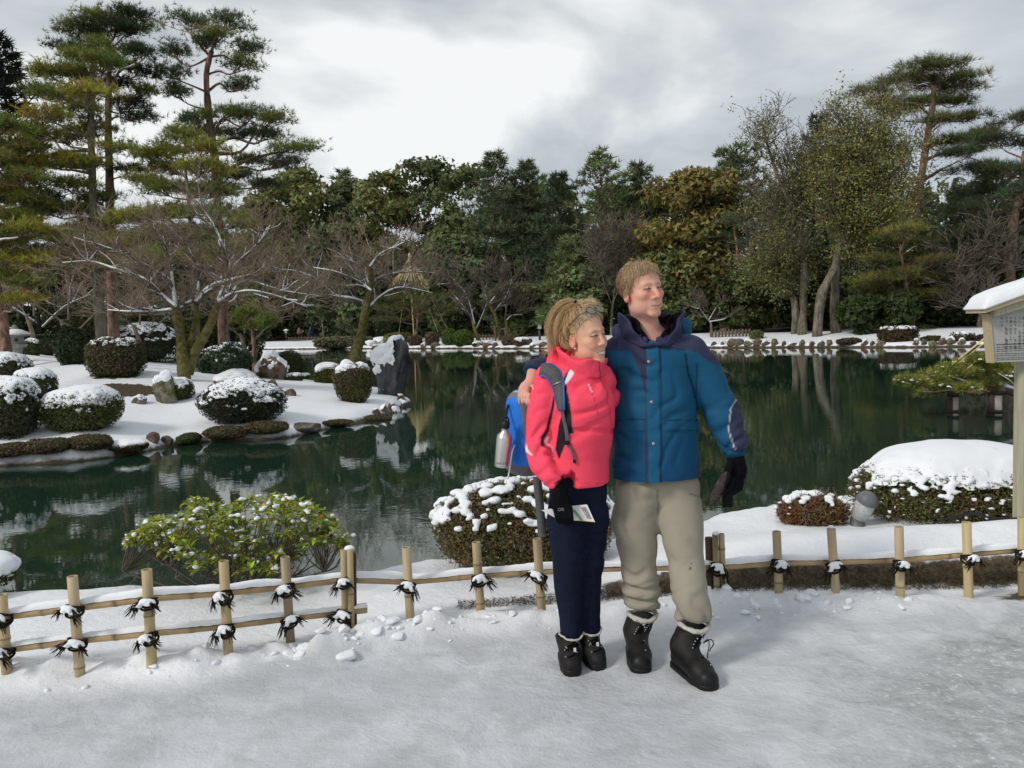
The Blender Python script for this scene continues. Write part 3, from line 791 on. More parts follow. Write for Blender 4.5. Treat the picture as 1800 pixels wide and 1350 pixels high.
def rock(name, label, base, rx, ry, h, seed, mat='rock', snow=None, group=None, sub=3, lean=0, cat='rock', am=.36, th=.06):
    base = np.array(base, float); root = thing(name, label, cat, base, group)
    def surf(u):
        q = u * (1 + am * 2 * (fbm(u + seed * 5.1, 1.3, 4) - .5))[:, None]
        for i in range(5):
            nrm = unit(np.random.default_rng(int(seed * 31) + i).normal(size=3)); d = .62 + .2 * ((seed * 7 + i * 3) % 1)
            ex = np.clip(q @ nrm - d, 0, None); q = q - ex[:, None] * nrm * .85
        p = q * [rx, ry, h * .62] + base + [0, 0, h * .38]
        p[:, 0] += lean * (p[:, 2] - base[2]); return p
    U, F = ico(sub)
    mk('stone', surf(U), F, MAT[mat], root, True)
    if snow:
        U, F = ico(max(sub, 4) if sub > 2 else 3); snow_shell('snow', U, F, base, None, surf, th, snow[0], snow[1], seed, root)
    return root
MAT['rock'] = material('rock', (.06, .05, .042), .85, .3, col2=(.20, .175, .15), var=(5, .3), bump=(9, 1.0, .09), sharp=.13)
MAT['rock_brown'] = material('rock_brown', (.08, .05, .035), .85, .25, col2=(.23, .16, .12), var=(5, .3), bump=(9, 1.0, .09), sharp=.13)
MAT['rock_moss'] = material('rock_moss', (.08, .075, .02), .9, .1, col2=(.22, .205, .16), var=(6, .3), bump=(12, 1.0, .07), sharp=.1)
MAT['rock_black'] = material('rock_black', (.016, .016, .018), .55, .45, col2=(.075, .075, .08), var=(3.0, .3), bump=(10, 1.0, .09), stretch=(1.6, 1.6, .35), sharp=.12)

# ================================================================== island planting
def ib(x0, x1, y0, y1, dy=0):
    """base point, half width and height (m) of a shrub that fills this part of the view on the island"""
    p = hit_isl((x0 + x1) / 2, y1 - dy); s = p[1] / FPX
    return p, (x1 - x0) / 2 * s, (y1 - y0) * s * 1.03
BOX, BOXD, AZ, OLV = (.065, .085, .022), (.055, .068, .028), (.11, .080, .042), (.10, .115, .03)
import time; _T0=time.time()
def tick(s): print("TICK", s, round(time.time()-_T0,1))
def island_plants():
    G = 'clipped shrubs on the snowy peninsula'
    def B(x0, x1, y0, y1, label, col, n, ls, **k):
        p, r_, h_ = ib(x0, x1, y0, y1); r_ *= .95; p[:2] *= 1 + r_ * .5 / p[1]; p[2] = h_isl(p)[0]
        soil = k.pop('soil', 0); 
        if soil: SOIL.append((p, r_ * 1.5, r_ * 1.3, soil))
        o = bush(k.pop('name', 'clipped_shrub'), label, p - [0, 0, .05], r_, h_, col, n, ls, group=G, **k); return p, r_, h_
    B(158, 253, 597, 664, 'tall barrel shaped green shrub standing in front of the pine trunks', BOX, 9000, .06, snow=(.95, 6), e=3.2, soil=.8, seed=1.1, taper=.1, col2=AZ)
    SOIL.append((hit_isl(205, 685), 1.5, .9, .95))
    B(75, 215, 686, 760, 'wide dome shrub with snow speckled top above the earth bank', BOX, 11000, .05, snow=(.42, 11), e=2.5, soil=.5, seed=2.3, sub=5, th=.035, col2=OLV)
    B(-40, 52, 622, 672, 'low snow dusted shrub at the edge of view under the lantern slope', BOXD, 6000, .05, snow=(.45, 11), seed=3.2, sub=5, th=.035)
    B(28, 99, 650, 705, 'small leaning snowy shrub tucked between two larger ones', BOXD, 5000, .05, snow=(.40, 11), seed=4.7, sub=5, th=.035)
    B(-50, 75, 672, 775, 'large tangled snowy shrub cut by the edge of view', BOXD, 9000, .05, snow=(.45, 11), seed=5.2, sub=5, th=.035, am=.16, soil=.5)
    B(352, 508, 672, 748, 'loose spreading shrub with small dark leaves and powdered snow', (.04, .05, .03), 10000, .05, snow=(.55, 14), e=2.1, am=.2, seed=6.4, sub=5, th=.022)
    B(590, 656, 641, 708, 'cup shaped shrub under a white cap beside the dark rock', OLV, 6000, .05, snow=(.7, 2), e=3, taper=.35, seed=7.7, th=.12, soil=.6, col2=AZ)
    B(551, 601, 628, 662, 'small round shrub with a thin snow cap behind the cup shaped one', (.075, .085, .02), 4000, .06, snow=(.75, 2), e=2.8, seed=8.5, th=.08)
    B(497, 541, 607, 657, 'slanted moss green shrub leaning towards the water', (.055, .075, .018), 4500, .06, lean=-.25, seed=9.1, taper=.4)
    B(523, 545, 645, 657, 'tiny snow topped shrub at the back waterline', BOX, 900, .05, snow=(.3, 5), seed=9.6)
    B(497, 530, 601, 616, 'low flat snowy shrub on the back of the peninsula', BOX, 1400, .07, snow=(.6, 4), seed=10.3)
    B(453, 488, 583, 603, 'flat topped green shrub under the small trained pine', BOX, 1600, .07, snow=(.8, 4), seed=10.9)
    B(272, 345, 668, 705, 'scrubby green tuft at the foot of the mossy forked tree', BOX, 3500, .05, snow=(.6, 8), e=2.0, am=.25, seed=12.5, name='low_shrub', th=.04)
    # lantern end
    B(35, 70, 563, 592, 'small snow dusted green ball beside the stone lantern', BOX, 2500, .07, snow=(.75, 4), seed=13.1)
    B(56, 100, 571, 602, 'plain green ball shrub in front of the stone lantern', (.045, .055, .018), 2800, .07, seed=14.9, soil=.6)
    B(95, 155, 525, 592, 'dark bushy evergreen behind the green ball shrubs', (.03, .05, .015), 5000, .09, seed=15.3, am=.25, e=2)
    # low planting along the bank
    for i, (x0, x1, y0, y1, l) in enumerate([(-20, 60, 785, 826, 'brown heathy cushion on the bank at the edge of view'), (45, 130, 778, 822, 'brownish low cushion of twigs on the bank below the dome shrub'),
            (120, 200, 768, 815, 'rusty low cushion of twigs overhanging the dark waterline'), (185, 262, 772, 806, 'snow flecked low cushion on the bank end'),
            (315, 352, 759, 787, 'small round green tuft standing at the waterline'), (358, 440, 752, 790, 'green brown cushion on the bank under the powdered shrub'), (425, 512, 746, 782, 'mossy brown cushion beside the flat shore stone'),
            (550, 620, 738, 757, 'rust coloured fringe plant on the peninsula bank'), (612, 690, 722, 745, 'dark rusty fringe plant near the peninsula tip')]):
        B(x0, x1, y0 + (y1 - y0) * (.45 if i < 7 else .62), y1, l, (.12, .085, .045) if i not in (4,) else BOX, 5200, .045, snow=(None if i != 3 else (.45, 9)), e=2.2, am=.2, seed=20 + i * 1.3, ry=.30, th=.03, name='bank_cushion', col2=(.09, .09, .035))
    # dark leafed spreading evergreens behind the forked tree
    for i, (x0, x1, y0, y1, l) in enumerate([(185, 320, 553, 622, 'broad dark evergreen with snow flecks behind the barrel shrub'), (345, 440, 560, 618, 'dark spreading evergreen to the far side of the forked tree')]):
        B(x0, x1, y0, y1, l, (.05, .08, .04), 9000, .09, snow=(.8, 12), e=1.9, am=.32, seed=31.5 + i, name='evergreen_shrub', th=.03, sub=4)
    # rocks
    def RK(x0, x1, y0, y1, label, seed, **k):
        p, r_, h_ = ib(x0, x1, y0, y1); p[:2] *= 1 + r_ * .4 / p[1]; p[2] = h_isl(p)[0]
        return rock('boulder', label, p - [0, 0, .06], r_, r_ * .8, h_ + .06, seed, group='boulders on the peninsula', **k)
    RK(268, 318, 664, 710, 'mossy boulder under the forked tree with a snow wedge', 1.3, mat='rock_moss', snow=(.6, 2.5), th=.08)
    RK(450, 506, 600, 640, 'tall brown boulder with snow shoulders near the back of the peninsula', 2.7, mat='rock_brown', snow=(.45, 2.5), th=.1)
    RK(450, 508, 632, 664, 'snow domed mossy boulder in front of the brown one', 3.1, mat='rock_moss', snow=(.25, 1.5), th=.16)
    RK(395, 430, 617, 655, 'dark boulder streaked with snow by the evergreen', 4.2, mat='rock', snow=(.4, 3), th=.08)
    RK(352, 392, 612, 640, 'low dark boulder half buried near the forked trunk', 4.9, mat='rock', snow=(.4, 3), th=.06)
    RK(380, 455, 655, 678, 'mossy stone ledge behind the powdered shrub', 5.4, mat='rock_moss', snow=(.4, 3), th=.07)
    RK(468, 492, 664, 688, 'small upright brown stones beside the powdered shrub', 5.9, mat='rock_brown', th=.05)
    RK(500, 522, 683, 696, 'small brown stone lying in clean snow', 6.3, mat='rock_brown')
    RK(18, 50, 603, 613, 'flat grey stone lying in the snow below the lantern', 6.8, mat='rock')
    RK(232, 262, 700, 711, 'little dark stone poking out of the snow slope', 7.3, mat='rock', snow=(.7, 3))
    RK(510, 566, 752, 768, 'flat grey shore stone at the water', 7.9, mat='rock')
    RK(258, 282, 764, 779, 'brown stone on the bank by the water', 8.4, mat='rock_brown')
    RK(283, 306, 772, 786, 'round dark stone at the waterline', 8.9, mat='rock')
    for i, (x, y) in enumerate([(662, 728), (676, 722), (688, 719), (699, 716), (708, 713), (714, 709), (705, 705), (696, 727)]):
        RK(x - 8, x + 8, y - 9, y + 4, ['brown shore pebble', 'dark shore pebble', 'grey shore pebble'][i % 3] + ' at the snowy tip, ' + ['first', 'second', 'third', 'fourth', 'fifth', 'sixth', 'seventh', 'eighth'][i] + ' from the fringe plant', 9.5 + i * .7, mat=['rock_brown', 'rock'][i % 2], snow=(.6, 3), th=.04)
    # the big leaning rock
    tick('bushes'); b = at(688, 692, 21.6); s = 21.6 / FPX
    rt = thing('leaning_rock', 'huge dark leaning rock under thick snow at the tip of the peninsula', 'rock', [b[0], b[1], WZ - .1], 'boulders on the peninsula')
    def f(p):
        top = at(700, 612, 21.6); m1 = at(694, 648, 21.6); bt = at(684, 700, 21.6)
        d = rc(p, bt, m1, .30, .50, (1, .75, 1)); d = smin(d, rc(p, m1, top, .50, .27, (1, .75, 1)), .08)
        d = smin(d, rc(p, m1, at(672, 628, 21.6), .36, .2, (1, .8, 1)), .15)
        n_ = np.array([.86, -.35, -.18]); n_ /= np.linalg.norm(n_); d = smax(d, (p - at(719, 640, 21.6)) @ n_, .03)
        n_ = np.array([-.35, -.9, .1]); n_ /= np.linalg.norm(n_); d = smax(d, (p - at(690, 650, 21.2)) @ n_, .06)
        return d + .15 * (fbm(p, 3.0, 4) - .5) + .06 * (fbm(p * [2.2, 2.2, .7], 6, 3) - .5)
    lo = at(640, 730, 21.6) - [.1, 1.1, .2]; hi = at(735, 585, 21.6) + [.1, 1.1, .1]
    V, F = surfnet(f, lo, hi, .035); mk('stone', V, F, MAT['rock_black'], rt, True)
    N = vnormals(V, F); px_ = N[:, 2] - .35 * N[:, 0] + .55 * (fbm(V, 4, 3) - .5) + .5 * (V[:, 0] < at(700, 640, 21.6)[0]) * (V[:, 2] > at(690, 648, 21.6)[2] + .35 * (V[:, 0] - at(690, 648, 21.6)[0]))
    off = np.clip((px_ - .62) * .26, -.03, .10); kf = (off[F] > -.01).all(1); u, inv = np.unique(F[kf], return_inverse=True)
    mk('snow', (V + N * off[:, None])[u], inv.reshape(-1, 4), MAT['snowfine'], rt, True)

    # ---- forked mossy tree with snowy limbs
    Yf = hit_isl(325, 668)[1]
    A = lambda L_, dy=0: [at(x, y, Yf + dy + .25 * math.sin(i * 2.1)) for i, (x, y) in enumerate(L_)]
    g = np.random.default_rng(41); b0 = hit_isl(325, 670)
    tr = [([b0 - [0, 0, .2]] + A([(322, 640), (319, 600), (312, 556), (308, 540)]), .17, .10), (A([(330, 655), (342, 622), (360, 590), (374, 560), (384, 530)]), .14, .085), (A([(334, 612), (340, 585), (345, 556), (344, 530)], .35), .10, .06)]
    mains = [(A([(309, 542), (303, 505), (290, 488), (265, 472), (225, 452), (190, 436), (130, 418)]), .06, .012), (A([(309, 540), (285, 520), (255, 492), (205, 474), (160, 460), (110, 462)], -.6), .05, .01),
             (A([(345, 534), (370, 506), (410, 492), (450, 480), (484, 452)], .2), .07, .012), (A([(384, 532), (405, 520), (440, 512), (490, 522), (540, 540)], -.4), .05, .01), (A([(312, 545), (328, 536), (355, 520), (390, 500), (440, 495), (500, 512), (560, 520)], .5), .05, .01),
             (A([(344, 532), (350, 490), (338, 450), (318, 420)], .6), .05, .01), (A([(384, 530), (400, 480), (390, 430), (372, 390), (350, 360)], .3), .055, .01), (A([(308, 542), (300, 470), (290, 430), (268, 395)], .9), .05, .01), (A([(370, 506), (420, 460), (452, 430), (470, 400)], .9), .04, .01), (A([(300, 545), (270, 548), (230, 548), (190, 545)], -.8), .035, .01)]
    bare_tree('bare_maple', 'forked mossy maple with snow lined bare limbs in front of the pines', b0, tr, mains, 'bare trees around the pond', g, maxlev=3, nch=(8, 5, 4), blen=.95, up=.16, tmin=.004)
    # ---- leaning maple behind the rocks
    Yf = 25.2; b0 = at(617, 652, Yf); b0[2] = h_isl(b0)[0]; g = np.random.default_rng(42)
    A = lambda L_, dy=0: [at(x, y, Yf + dy + .25 * math.sin(i * 2.1)) for i, (x, y) in enumerate(L_)]
    tr = [([b0 - [0, 0, .2]] + A([(625, 622), (636, 585), (641, 555), (645, 532), (653, 500), (650, 462)]), .21, .07)]
    mains = [(A([(643, 540), (636, 532), (614, 525), (592, 521), (570, 504), (545, 485), (500, 474), (440, 478)]), .07, .012), (A([(650, 540), (664, 526), (690, 509), (715, 506), (760, 515)]), .05, .01), (A([(652, 500), (676, 485), (720, 478), (765, 480)], .4), .045, .01),
             (A([(651, 505), (640, 480), (620, 460), (590, 450)], .3), .045, .01), (A([(650, 470), (665, 450), (690, 436), (705, 440)], -.3), .04, .01), (A([(653, 512), (630, 495), (590, 478), (550, 470)], -.7), .04, .01)]
    bare_tree('bare_maple', 'leaning mossy maple with a wide bare crown near the dark rock', b0, tr, mains, 'bare trees around the pond', g, maxlev=3, nch=(8, 6, 4), blen=1.2, up=.2, tmin=.0048)
    # twiggy scrub at the back of the slope
    for i, (x, y, Yq, l) in enumerate([(120, 560, 31, 'bare reddish shrub tree behind the dark evergreen ball'), (245, 560, 33, 'bare twiggy tree between the pine trunks'), (430, 590, 35, 'bare twiggy tree behind the forked maple'), (60, 560, 34, 'bare pale branched shrub near the stone lantern')]):
        b0 = at(x, y, Yq); b0[2] = h_isl(b0)[0]; g = np.random.default_rng(50 + i); s = Yq / FPX
        A = lambda L_: [b0 + [dx * s, math.sin(dx) * .5, dz * s] for dx, dz in L_]
        bare_tree('bare_tree', l, b0, [(A([(0, -6), (4, 40), (-2, 70)]), .12, .06)], [(A([(0, 60), (-40, 95), (-85, 120)]), .04, .01), (A([(2, 50), (45, 85), (95, 105)]), .04, .01), (A([(0, 70), (10, 120), (0, 160)]), .04, .01)], 'bare trees around the pond', g, maxlev=3, nch=(6, 5, 4), blen=2.0, up=.2, tmin=.007, snow=(i == 3), bark='bark_grey')

    tick('bare')
    # ---- pines
    G2 = 'tall pines on the peninsula'
    YL, DK, MD = (.27, .25, .045), (.11, .135, .06), (.19, .21, .05)
    def hb(x, y, Y):
        p = at(x, y, Y); p[2] = h_isl(p)[0]; return p
    pine('pine_tree', 'tall pine with straight reddish trunk, its head second highest', [(197, 572), (194, 430), (193, 330), (190, 210), (192, 130), (190, 70)], 27.5, .18,
         [(160, 35, 45, 15), (215, 30, 45, 15), (240, 55, 33, 15), (130, 60, 30, 15), (200, 58, 40, 12), (250, 100, 25, 15), (120, 90, 35, 14), (235, 130, 30, 15), (250, 165, 22, 12), (215, 185, 40, 15), (240, 208, 30, 13), (170, 110, 40, 15), (150, 140, 40, 14), (225, 90, 30, 12), (205, 150, 28, 12), (225, 300, 25, 8), (170, 60, 30, 12)], MD, G2, base=hb(197, 575, 27.5), col2=(.04, .055, .02))
    pine('pine_tree', 'pine with yellowish pads and grey trunk beside the straight reddish one', [(178, 572), (166, 430), (163, 330), (160, 220), (163, 130), (162, 90)], 25.5, .16,
         [(165, 85, 25, 18), (138, 102, 32, 14), (182, 112, 30, 15), (90, 132, 36, 14), (130, 132, 40, 14), (70, 165, 34, 14), (112, 170, 46, 14), (165, 168, 40, 14), (85, 205, 44, 14), (150, 200, 40, 13), (55, 238, 40, 14), (112, 245, 50, 14), (172, 232, 35, 13), (90, 285, 50, 14), (150, 290, 40, 13), (200, 262, 30, 11), (120, 330, 45, 13), (180, 350, 40, 11), (90, 372, 45, 13), (100, 420, 40, 12), (60, 300, 40, 13), (150, 400, 40, 10), (120, 290, 44, 13), (150, 445, 46, 12), (100, 465, 46, 12), (185, 425, 40, 11), (190, 470, 40, 11), (130, 370, 44, 12), (200, 390, 40, 11)], YL, G2, base=hb(178, 575, 25.5), bark='bark_grey', col2=MD)
    pine('pine_tree', 'dark many padded pine with open twisted head nearest the sky gap', [(392, 580), (388, 480), (384, 400), (379, 300), (374, 255), (366, 190), (363, 130), (372, 90)], 29, .19,
         [(325, 45, 38, 13), (398, 45, 48, 16), (432, 88, 36, 17), (352, 80, 30, 12), (300, 90, 34, 13), (300, 130, 38, 14), (420, 115, 30, 12), (310, 165, 34, 13), (432, 150, 34, 14), (392, 202, 42, 14), (440, 205, 40, 14), (340, 212, 28, 11), (475, 215, 36, 12), (355, 235, 42, 13), (465, 240, 38, 11), (420, 238, 38, 11), (522, 265, 44, 12), (490, 290, 42, 9), (420, 310, 50, 12), (462, 328, 28, 8), (380, 332, 40, 12), (445, 285, 30, 9), (375, 60, 30, 12)], DK, G2, base=hb(392, 585, 29), r1=.45, col2=MD)
    pine('pine_tree', 'yellow green pine filling the space below the dark twisted one', [(345, 585), (342, 480), (335, 400), (330, 330), (322, 280)], 24.5, .10,
         [(328, 245, 40, 14), (290, 268, 36, 14), (362, 265, 34, 13), (300, 300, 44, 14), (352, 300, 46, 14), (262, 275, 34, 12), (285, 335, 42, 13), (345, 340, 52, 14), (300, 375, 46, 12), (375, 375, 50, 12), (420, 395, 40, 10), (250, 320, 34, 11), (330, 410, 46, 10), (240, 385, 46, 12), (290, 415, 48, 12), (365, 425, 48, 12), (400, 445, 46, 11), (270, 455, 46, 11), (335, 460, 48, 11), (225, 430, 44, 11), (380, 340, 40, 12)], YL, G2, base=hb(345, 590, 24.5), bark='bark_grey', col2=MD)
    pine('pine_tree', 'yellowish pine at the edge of view with a leaning red trunk by the lantern', [(10, 590), (2, 540), (-12, 480), (-20, 400), (-26, 320), (-20, 240)], 24, .16,
         [(10, 225, 40, 14), (-30, 200, 45, 15), (40, 262, 38, 13), (5, 285, 42, 15), (48, 318, 40, 13), (5, 335, 44, 14), (52, 355, 34, 12), (20, 382, 44, 13), (58, 405, 40, 12), (10, 425, 42, 13), (45, 455, 40, 12), (85, 465, 34, 10), (15, 490, 40, 12), (55, 500, 30, 10), (20, 530, 34, 9), (-30, 280, 40, 14), (-30, 380, 44, 14), (-25, 460, 40, 13)], YL, G2, base=hb(10, 596, 24), col2=MD)
    for i, (x, top, Yq, W_, cl, l) in enumerate([(70, 430, 36, 1.5, (.06, .075, .03), 'dark low evergreen behind the lantern slope'), (150, 395, 40, 1.9, (.10, .105, .03), 'olive evergreen behind the two tall trunks'), (250, 400, 42, 2.1, (.13, .125, .03), 'yellow olive evergreen behind the forked maple'), (330, 410, 44, 2.0, (.10, .11, .03), 'olive evergreen behind the trunk of the twisted pine'), (410, 430, 46, 1.8, (.07, .085, .03), 'dull evergreen on the back of the peninsula')]):
        q = hb(x, 590, Yq); broadleaf('evergreen_tree', l, q, at(x, top, Yq)[2] - q[2], W_, cl, G2, np.random.default_rng(640 + i), nclump=26, nleaf=300, ls=.2, lo=.05, tr=.09)
    p = hb(40, 590, 40); conifer('fir_tree', 'dark fir rising behind the yellowish pine at the edge of view', p, at(30, 55, 40)[2] - p[2], 2.0, (.02, .03, .018), G2, np.random.default_rng(61), lo=.2, nb=75, power=.55, tl=.5, bark='bark_dark', nt_=34)
    # small trained pine on the slope
    p = hb(445, 605, 31); pine('pine_tree', 'small trained pine with a crooked trunk behind the boulders', [(446, 607), (445, 590), (438, 572), (440, 560)], 31, .10, [(440, 553, 24, 8), (470, 565, 18, 6), (420, 565, 18, 6), (455, 575, 20, 6)], MD, G2, base=p, dens=1.6)

    tick('pines')
    # ---- stone lantern
    p = at(27, 592, 26); p[2] = h_isl(p)[0] - .03; s = 26 / FPX
    t = thing('stone_lantern', 'grey stone lantern with a snowy cap on the slope top', 'lantern', p)
    m = material('granite', (.20, .21, .19), .9, .15, col2=(.32, .32, .29), var=(8, .2), bump=(40, .4, .01))
    def ring(prof, n=6, rot=.3):
        V = np.array([[r_ * math.cos(a + rot), r_ * math.sin(a + rot), z] for r_, z in prof for a in np.linspace(0, 2 * np.pi, n, endpoint=False)])
        F = [[i * n + j, i * n + (j + 1) % n, (i + 1) * n + (j + 1) % n, (i + 1) * n + j] for i in range(len(prof) - 1) for j in range(n)]
        return V + p, np.array(F)
    for nm, prof, n in [('base', [(0, 0), (.42, 0), (.42, .12), (.34, .17), (0, .17)], 6), ('post', [(0, .17), (.2, .17), (.17, .4), (.2, .55), (0, .55)], 12), ('platform', [(0, .55), (.3, .55), (.36, .66), (0, .66)], 6),
                        ('fire_box', [(0, .66), (.24, .66), (.24, .92), (0, .92)], 6), ('roof', [(0, .9), (.46, .92), (.44, .97), (.2, 1.08), (.1, 1.12), (0, 1.12)], 6), ('finial', [(0, 1.1), (.09, 1.12), (.11, 1.2), (.03, 1.3), (0, 1.3)], 10)]:
        V, F = ring(prof, n); mk(nm, V, F, m, t)
    V, F = ring([(0, 1.0), (.45, .972), (.43, 1.02), (.2, 1.13), (.1, 1.16), (0, 1.16)], 12); mk('snow', V, F, MAT['snowfine'], t, True)
    for sx in (-.1, .1):
        V, F = box_geo(p + [sx + .05, -.21, .80], (.07, .05, .09)); mk('opening', V, F, MAT['innertwig'], t)
# ================================================================== the far shore
def fbp(px, back):
    """point on the far ground seen in column px, `back` metres behind the waterline"""
    Y = 60.0
    for _ in range(30):
        x = at(px, 600, Y)[0]; Y = float(shoreY(x)) + back
    p = at(px, 600, Y); p[2] = h_far(p)[0]; return p
def topH(px, py, p): return at(px, py, p[1])[2] - p[2]
def far_shore():
    G = 'trees along the far shore'
    R_ = lambda i: np.random.default_rng(700 + i)
    DKG, OLG, MIX, YOL = (.12, .15, .065), (.19, .20, .065), (.15, .18, .065), (.24, .20, .06)
    FIR, FIR2 = (.13, .165, .085), (.17, .21, .085)
    # broadleaved evergreens
    for i, (px, top, hw, back, col, l, k) in enumerate([
        (505, 318, 60, 30, MIX, 'dull green evergreen behind the wide olive one', {}),
        (640, 318, 62, 30, DKG, 'dark evergreen between the thin fir and the lighter one', {}),
        (905, 330, 60, 30, DKG, 'dark evergreen behind the slender pine', {}),
        (965, 320, 60, 30, MIX, 'evergreen behind the twin headed fir', {}),
        (1100, 325, 66, 28, DKG, 'dark evergreen behind the broad pyramid fir', {}),
        (1170, 335, 60, 28, MIX, 'evergreen behind the shoulder of the golden one', {}),
        (470, 345, 46, 16, OLG, 'olive evergreen just clear of the dark twisted pine', {}),
        (545, 297, 70, 22, OLG, 'wide olive evergreen first of the far wood', {}),
        (690, 305, 62, 20, OLG, 'rounded lighter green evergreen above the straw cone', {}),
        (755, 278, 78, 26, DKG, 'tallest rounded dark evergreen of the far wood', {}),
        (825, 292, 52, 24, MIX, 'rounded evergreen leaning on the tallest dark one', {}),
        (600, 395, 62, 12, DKG, 'low dark evergreen behind the leaning maple', {}),
        (800, 420, 75, 12, DKG, 'low dark spreading evergreen behind the two green balls', {}),
        (655, 470, 55, 9, DKG, 'dark evergreen thicket beside the straw cone', {}),
        (1215, 305, 92, 14, YOL, 'golden olive evergreen rising behind the taller person', dict(nleaf=240, nclump=60)),
        (1180, 440, 60, 10, MIX, 'dull green evergreen under the golden one', {}),
        (1310, 480, 50, 9, (.07, .085, .025), 'grey green young evergreen by the pale trunks', dict(nleaf=200)),
        (1420, 430, 60, 16, (.05, .07, .025), 'green evergreen between the pale trunks', dict(nleaf=250)),
        (1545, 520, 55, 7, (.05, .075, .02), 'low spreading green evergreen at the foot of the small red pine', dict(nleaf=300)),
        (1660, 470, 60, 14, (.04, .06, .02), 'dark evergreen behind the propped pine', {}),
        (1760, 380, 80, 18, (.05, .075, .032), 'dense dark evergreen behind the notice board', {}),
        (1870, 330, 90, 16, (.05, .075, .032), 'dense dark evergreen cut off by the edge of view', {}),
        (430, 470, 60, 20, DKG, 'low dark evergreen far behind the forked maple', {}),
        (1035, 470, 60, 10, FIR2, 'green thicket tree behind the two people', {}),
        (905, 500, 45, 10, MIX, 'small green evergreen near the garden lamp', {}),
    ]):
        p = fbp(px, back); H = topH(px, top, p); W = hw * p[1] / FPX
        d = dict(nclump=40, nleaf=150, ls=.44 * p[1] / 75 + .05, tr=.16); d.update(k)
        broadleaf('evergreen_tree', l, p, H, W, col, G, R_(i), **d)
    # conifers
    for i, (px, top, hw, back, col, l, k) in enumerate([
        (622, 300, 40, 30, FIR, 'thin fir between the olive evergreens', {}),
        (880, 268, 52, 20, FIR, 'slender pine with a bare reddish lower trunk', dict(lo=.3)),
        (938, 285, 46, 24, FIR, 'twin headed fir next to the slender pine', dict(lo=.35)),
        (990, 305, 50, 18, (.08, .11, .06), 'dark fir in the hollow of the far wood', {}),
        (1065, 266, 76, 20, FIR2, 'broad pyramid fir standing highest behind the couple', dict(lo=.15)),
        (1130, 288, 50, 26, FIR, 'airy fir to the side of the broad pyramid one', dict(lo=.3)),
        (1010, 420, 50, 11, FIR2, 'low green fir in front of the dark hollow', dict(lo=.08)),
        (1240, 300, 40, 24, FIR, 'dark pine peering over the golden evergreen', dict(lo=.4)),
        (1292, 262, 58, 20, FIR, 'flat headed dark pine past the golden evergreen', dict(lo=.45, power=.45)),
        (1447, 203, 40, 30, (.07, .09, .06), 'pointed cedar with upswept branches against the sky', dict(lo=.35, droop=-.25, nt_=16)),
        (1690, 330, 60, 18, FIR, 'dark fir beside the trunk of the great pine', dict(lo=.1)),
        (1560, 380, 50, 22, FIR, 'dark fir filling the gap behind the small red pine', dict(lo=.1)),
        (1370, 330, 55, 26, FIR, 'dark fir behind the pale trunks', dict(lo=.2)),
        (1410, 300, 44, 30, FIR, 'dark fir rising between the sparse crown and the cedar', dict(lo=.15)),
        (1490, 320, 50, 30, FIR, 'dark fir behind the feathery crown', dict(lo=.12)),
        (1620, 340, 48, 28, FIR, 'dark fir behind the trunk of the umbrella pine', dict(lo=.1)),
        (1740, 290, 54, 24, FIR, 'dark fir between the umbrella pine and the notice board', dict(lo=.12)),
    ]):
        p = fbp(px, back); H = topH(px, top, p); W = hw * p[1] / FPX
        W = W * 1.4; d = dict(nb=95, nt_=22, tl=.5 * p[1] / 75 + .12, tr=.17); d.update(k)
        conifer('fir_tree', l, p, H, W, col, G, R_(100 + i), **d)
    tick('far1')
    # red trunks standing in the wood
    def pf(px, back, trunk, r0, pads, col, label, g, **k):
        p = fbp(px, back); return pine('pine_tree', label, [(px, 590)] + trunk, p[1], r0, pads, col, G, base=p, g=g, **k)
    pf(1604, 8, [(1600, 540), (1592, 500), (1586, 462), (1582, 430)], .17, [(1585, 408, 40, 10), (1550, 425, 34, 9), (1625, 430, 36, 9), (1540, 460, 36, 9), (1600, 455, 36, 9), (1640, 462, 30, 8), (1550, 492, 44, 9), (1620, 490, 40, 8), (1580, 480, 30, 8), (1530, 510, 30, 7), (1640, 520, 34, 8), (1590, 520, 30, 7)], (.17, .17, .05), 'small red barked pine with flat pads standing on the far bank', R_(201), nl=.42, dens=1.2, snow=.1)
    pf(1597, 16, [(1600, 480), (1607, 400), (1620, 310), (1632, 230), (1640, 180), (1642, 150)], .32, [(1620, 120, 46, 10), (1660, 118, 46, 10), (1700, 140, 40, 10), (1575, 145, 40, 10), (1530, 165, 42, 9), (1640, 150, 50, 11), (1600, 140, 44, 10), (1680, 160, 44, 10), (1560, 180, 44, 9), (1610, 185, 46, 10), (1680, 180, 50, 10), (1705, 210, 44, 9), (1575, 200, 34, 8), (1650, 215, 36, 9), (1700, 245, 50, 9), (1735, 240, 36, 8), (1660, 255, 36, 9), (1710, 270, 44, 8)], (.13, .14, .045), 'great umbrella headed pine towering over the far bank', R_(202), nl=.6, dens=1.1, r1=.5, snow=.05)
    pf(1790, 13, [(1775, 480), (1780, 400), (1795, 330), (1800, 270)], .35, [(1790, 215, 50, 12), (1750, 250, 46, 11), (1810, 255, 50, 12), (1710, 300, 50, 12), (1770, 300, 56, 13), (1730, 340, 56, 12), (1800, 340, 50, 12), (1700, 370, 44, 10), (1770, 385, 56, 12), (1830, 300, 50, 12), (1720, 410, 44, 10), (1690, 270, 30, 9)], (.07, .09, .045), 'dark red trunked pine at the edge of view behind the notice board', R_(203), nl=.55, dens=1.1, snow=.05)
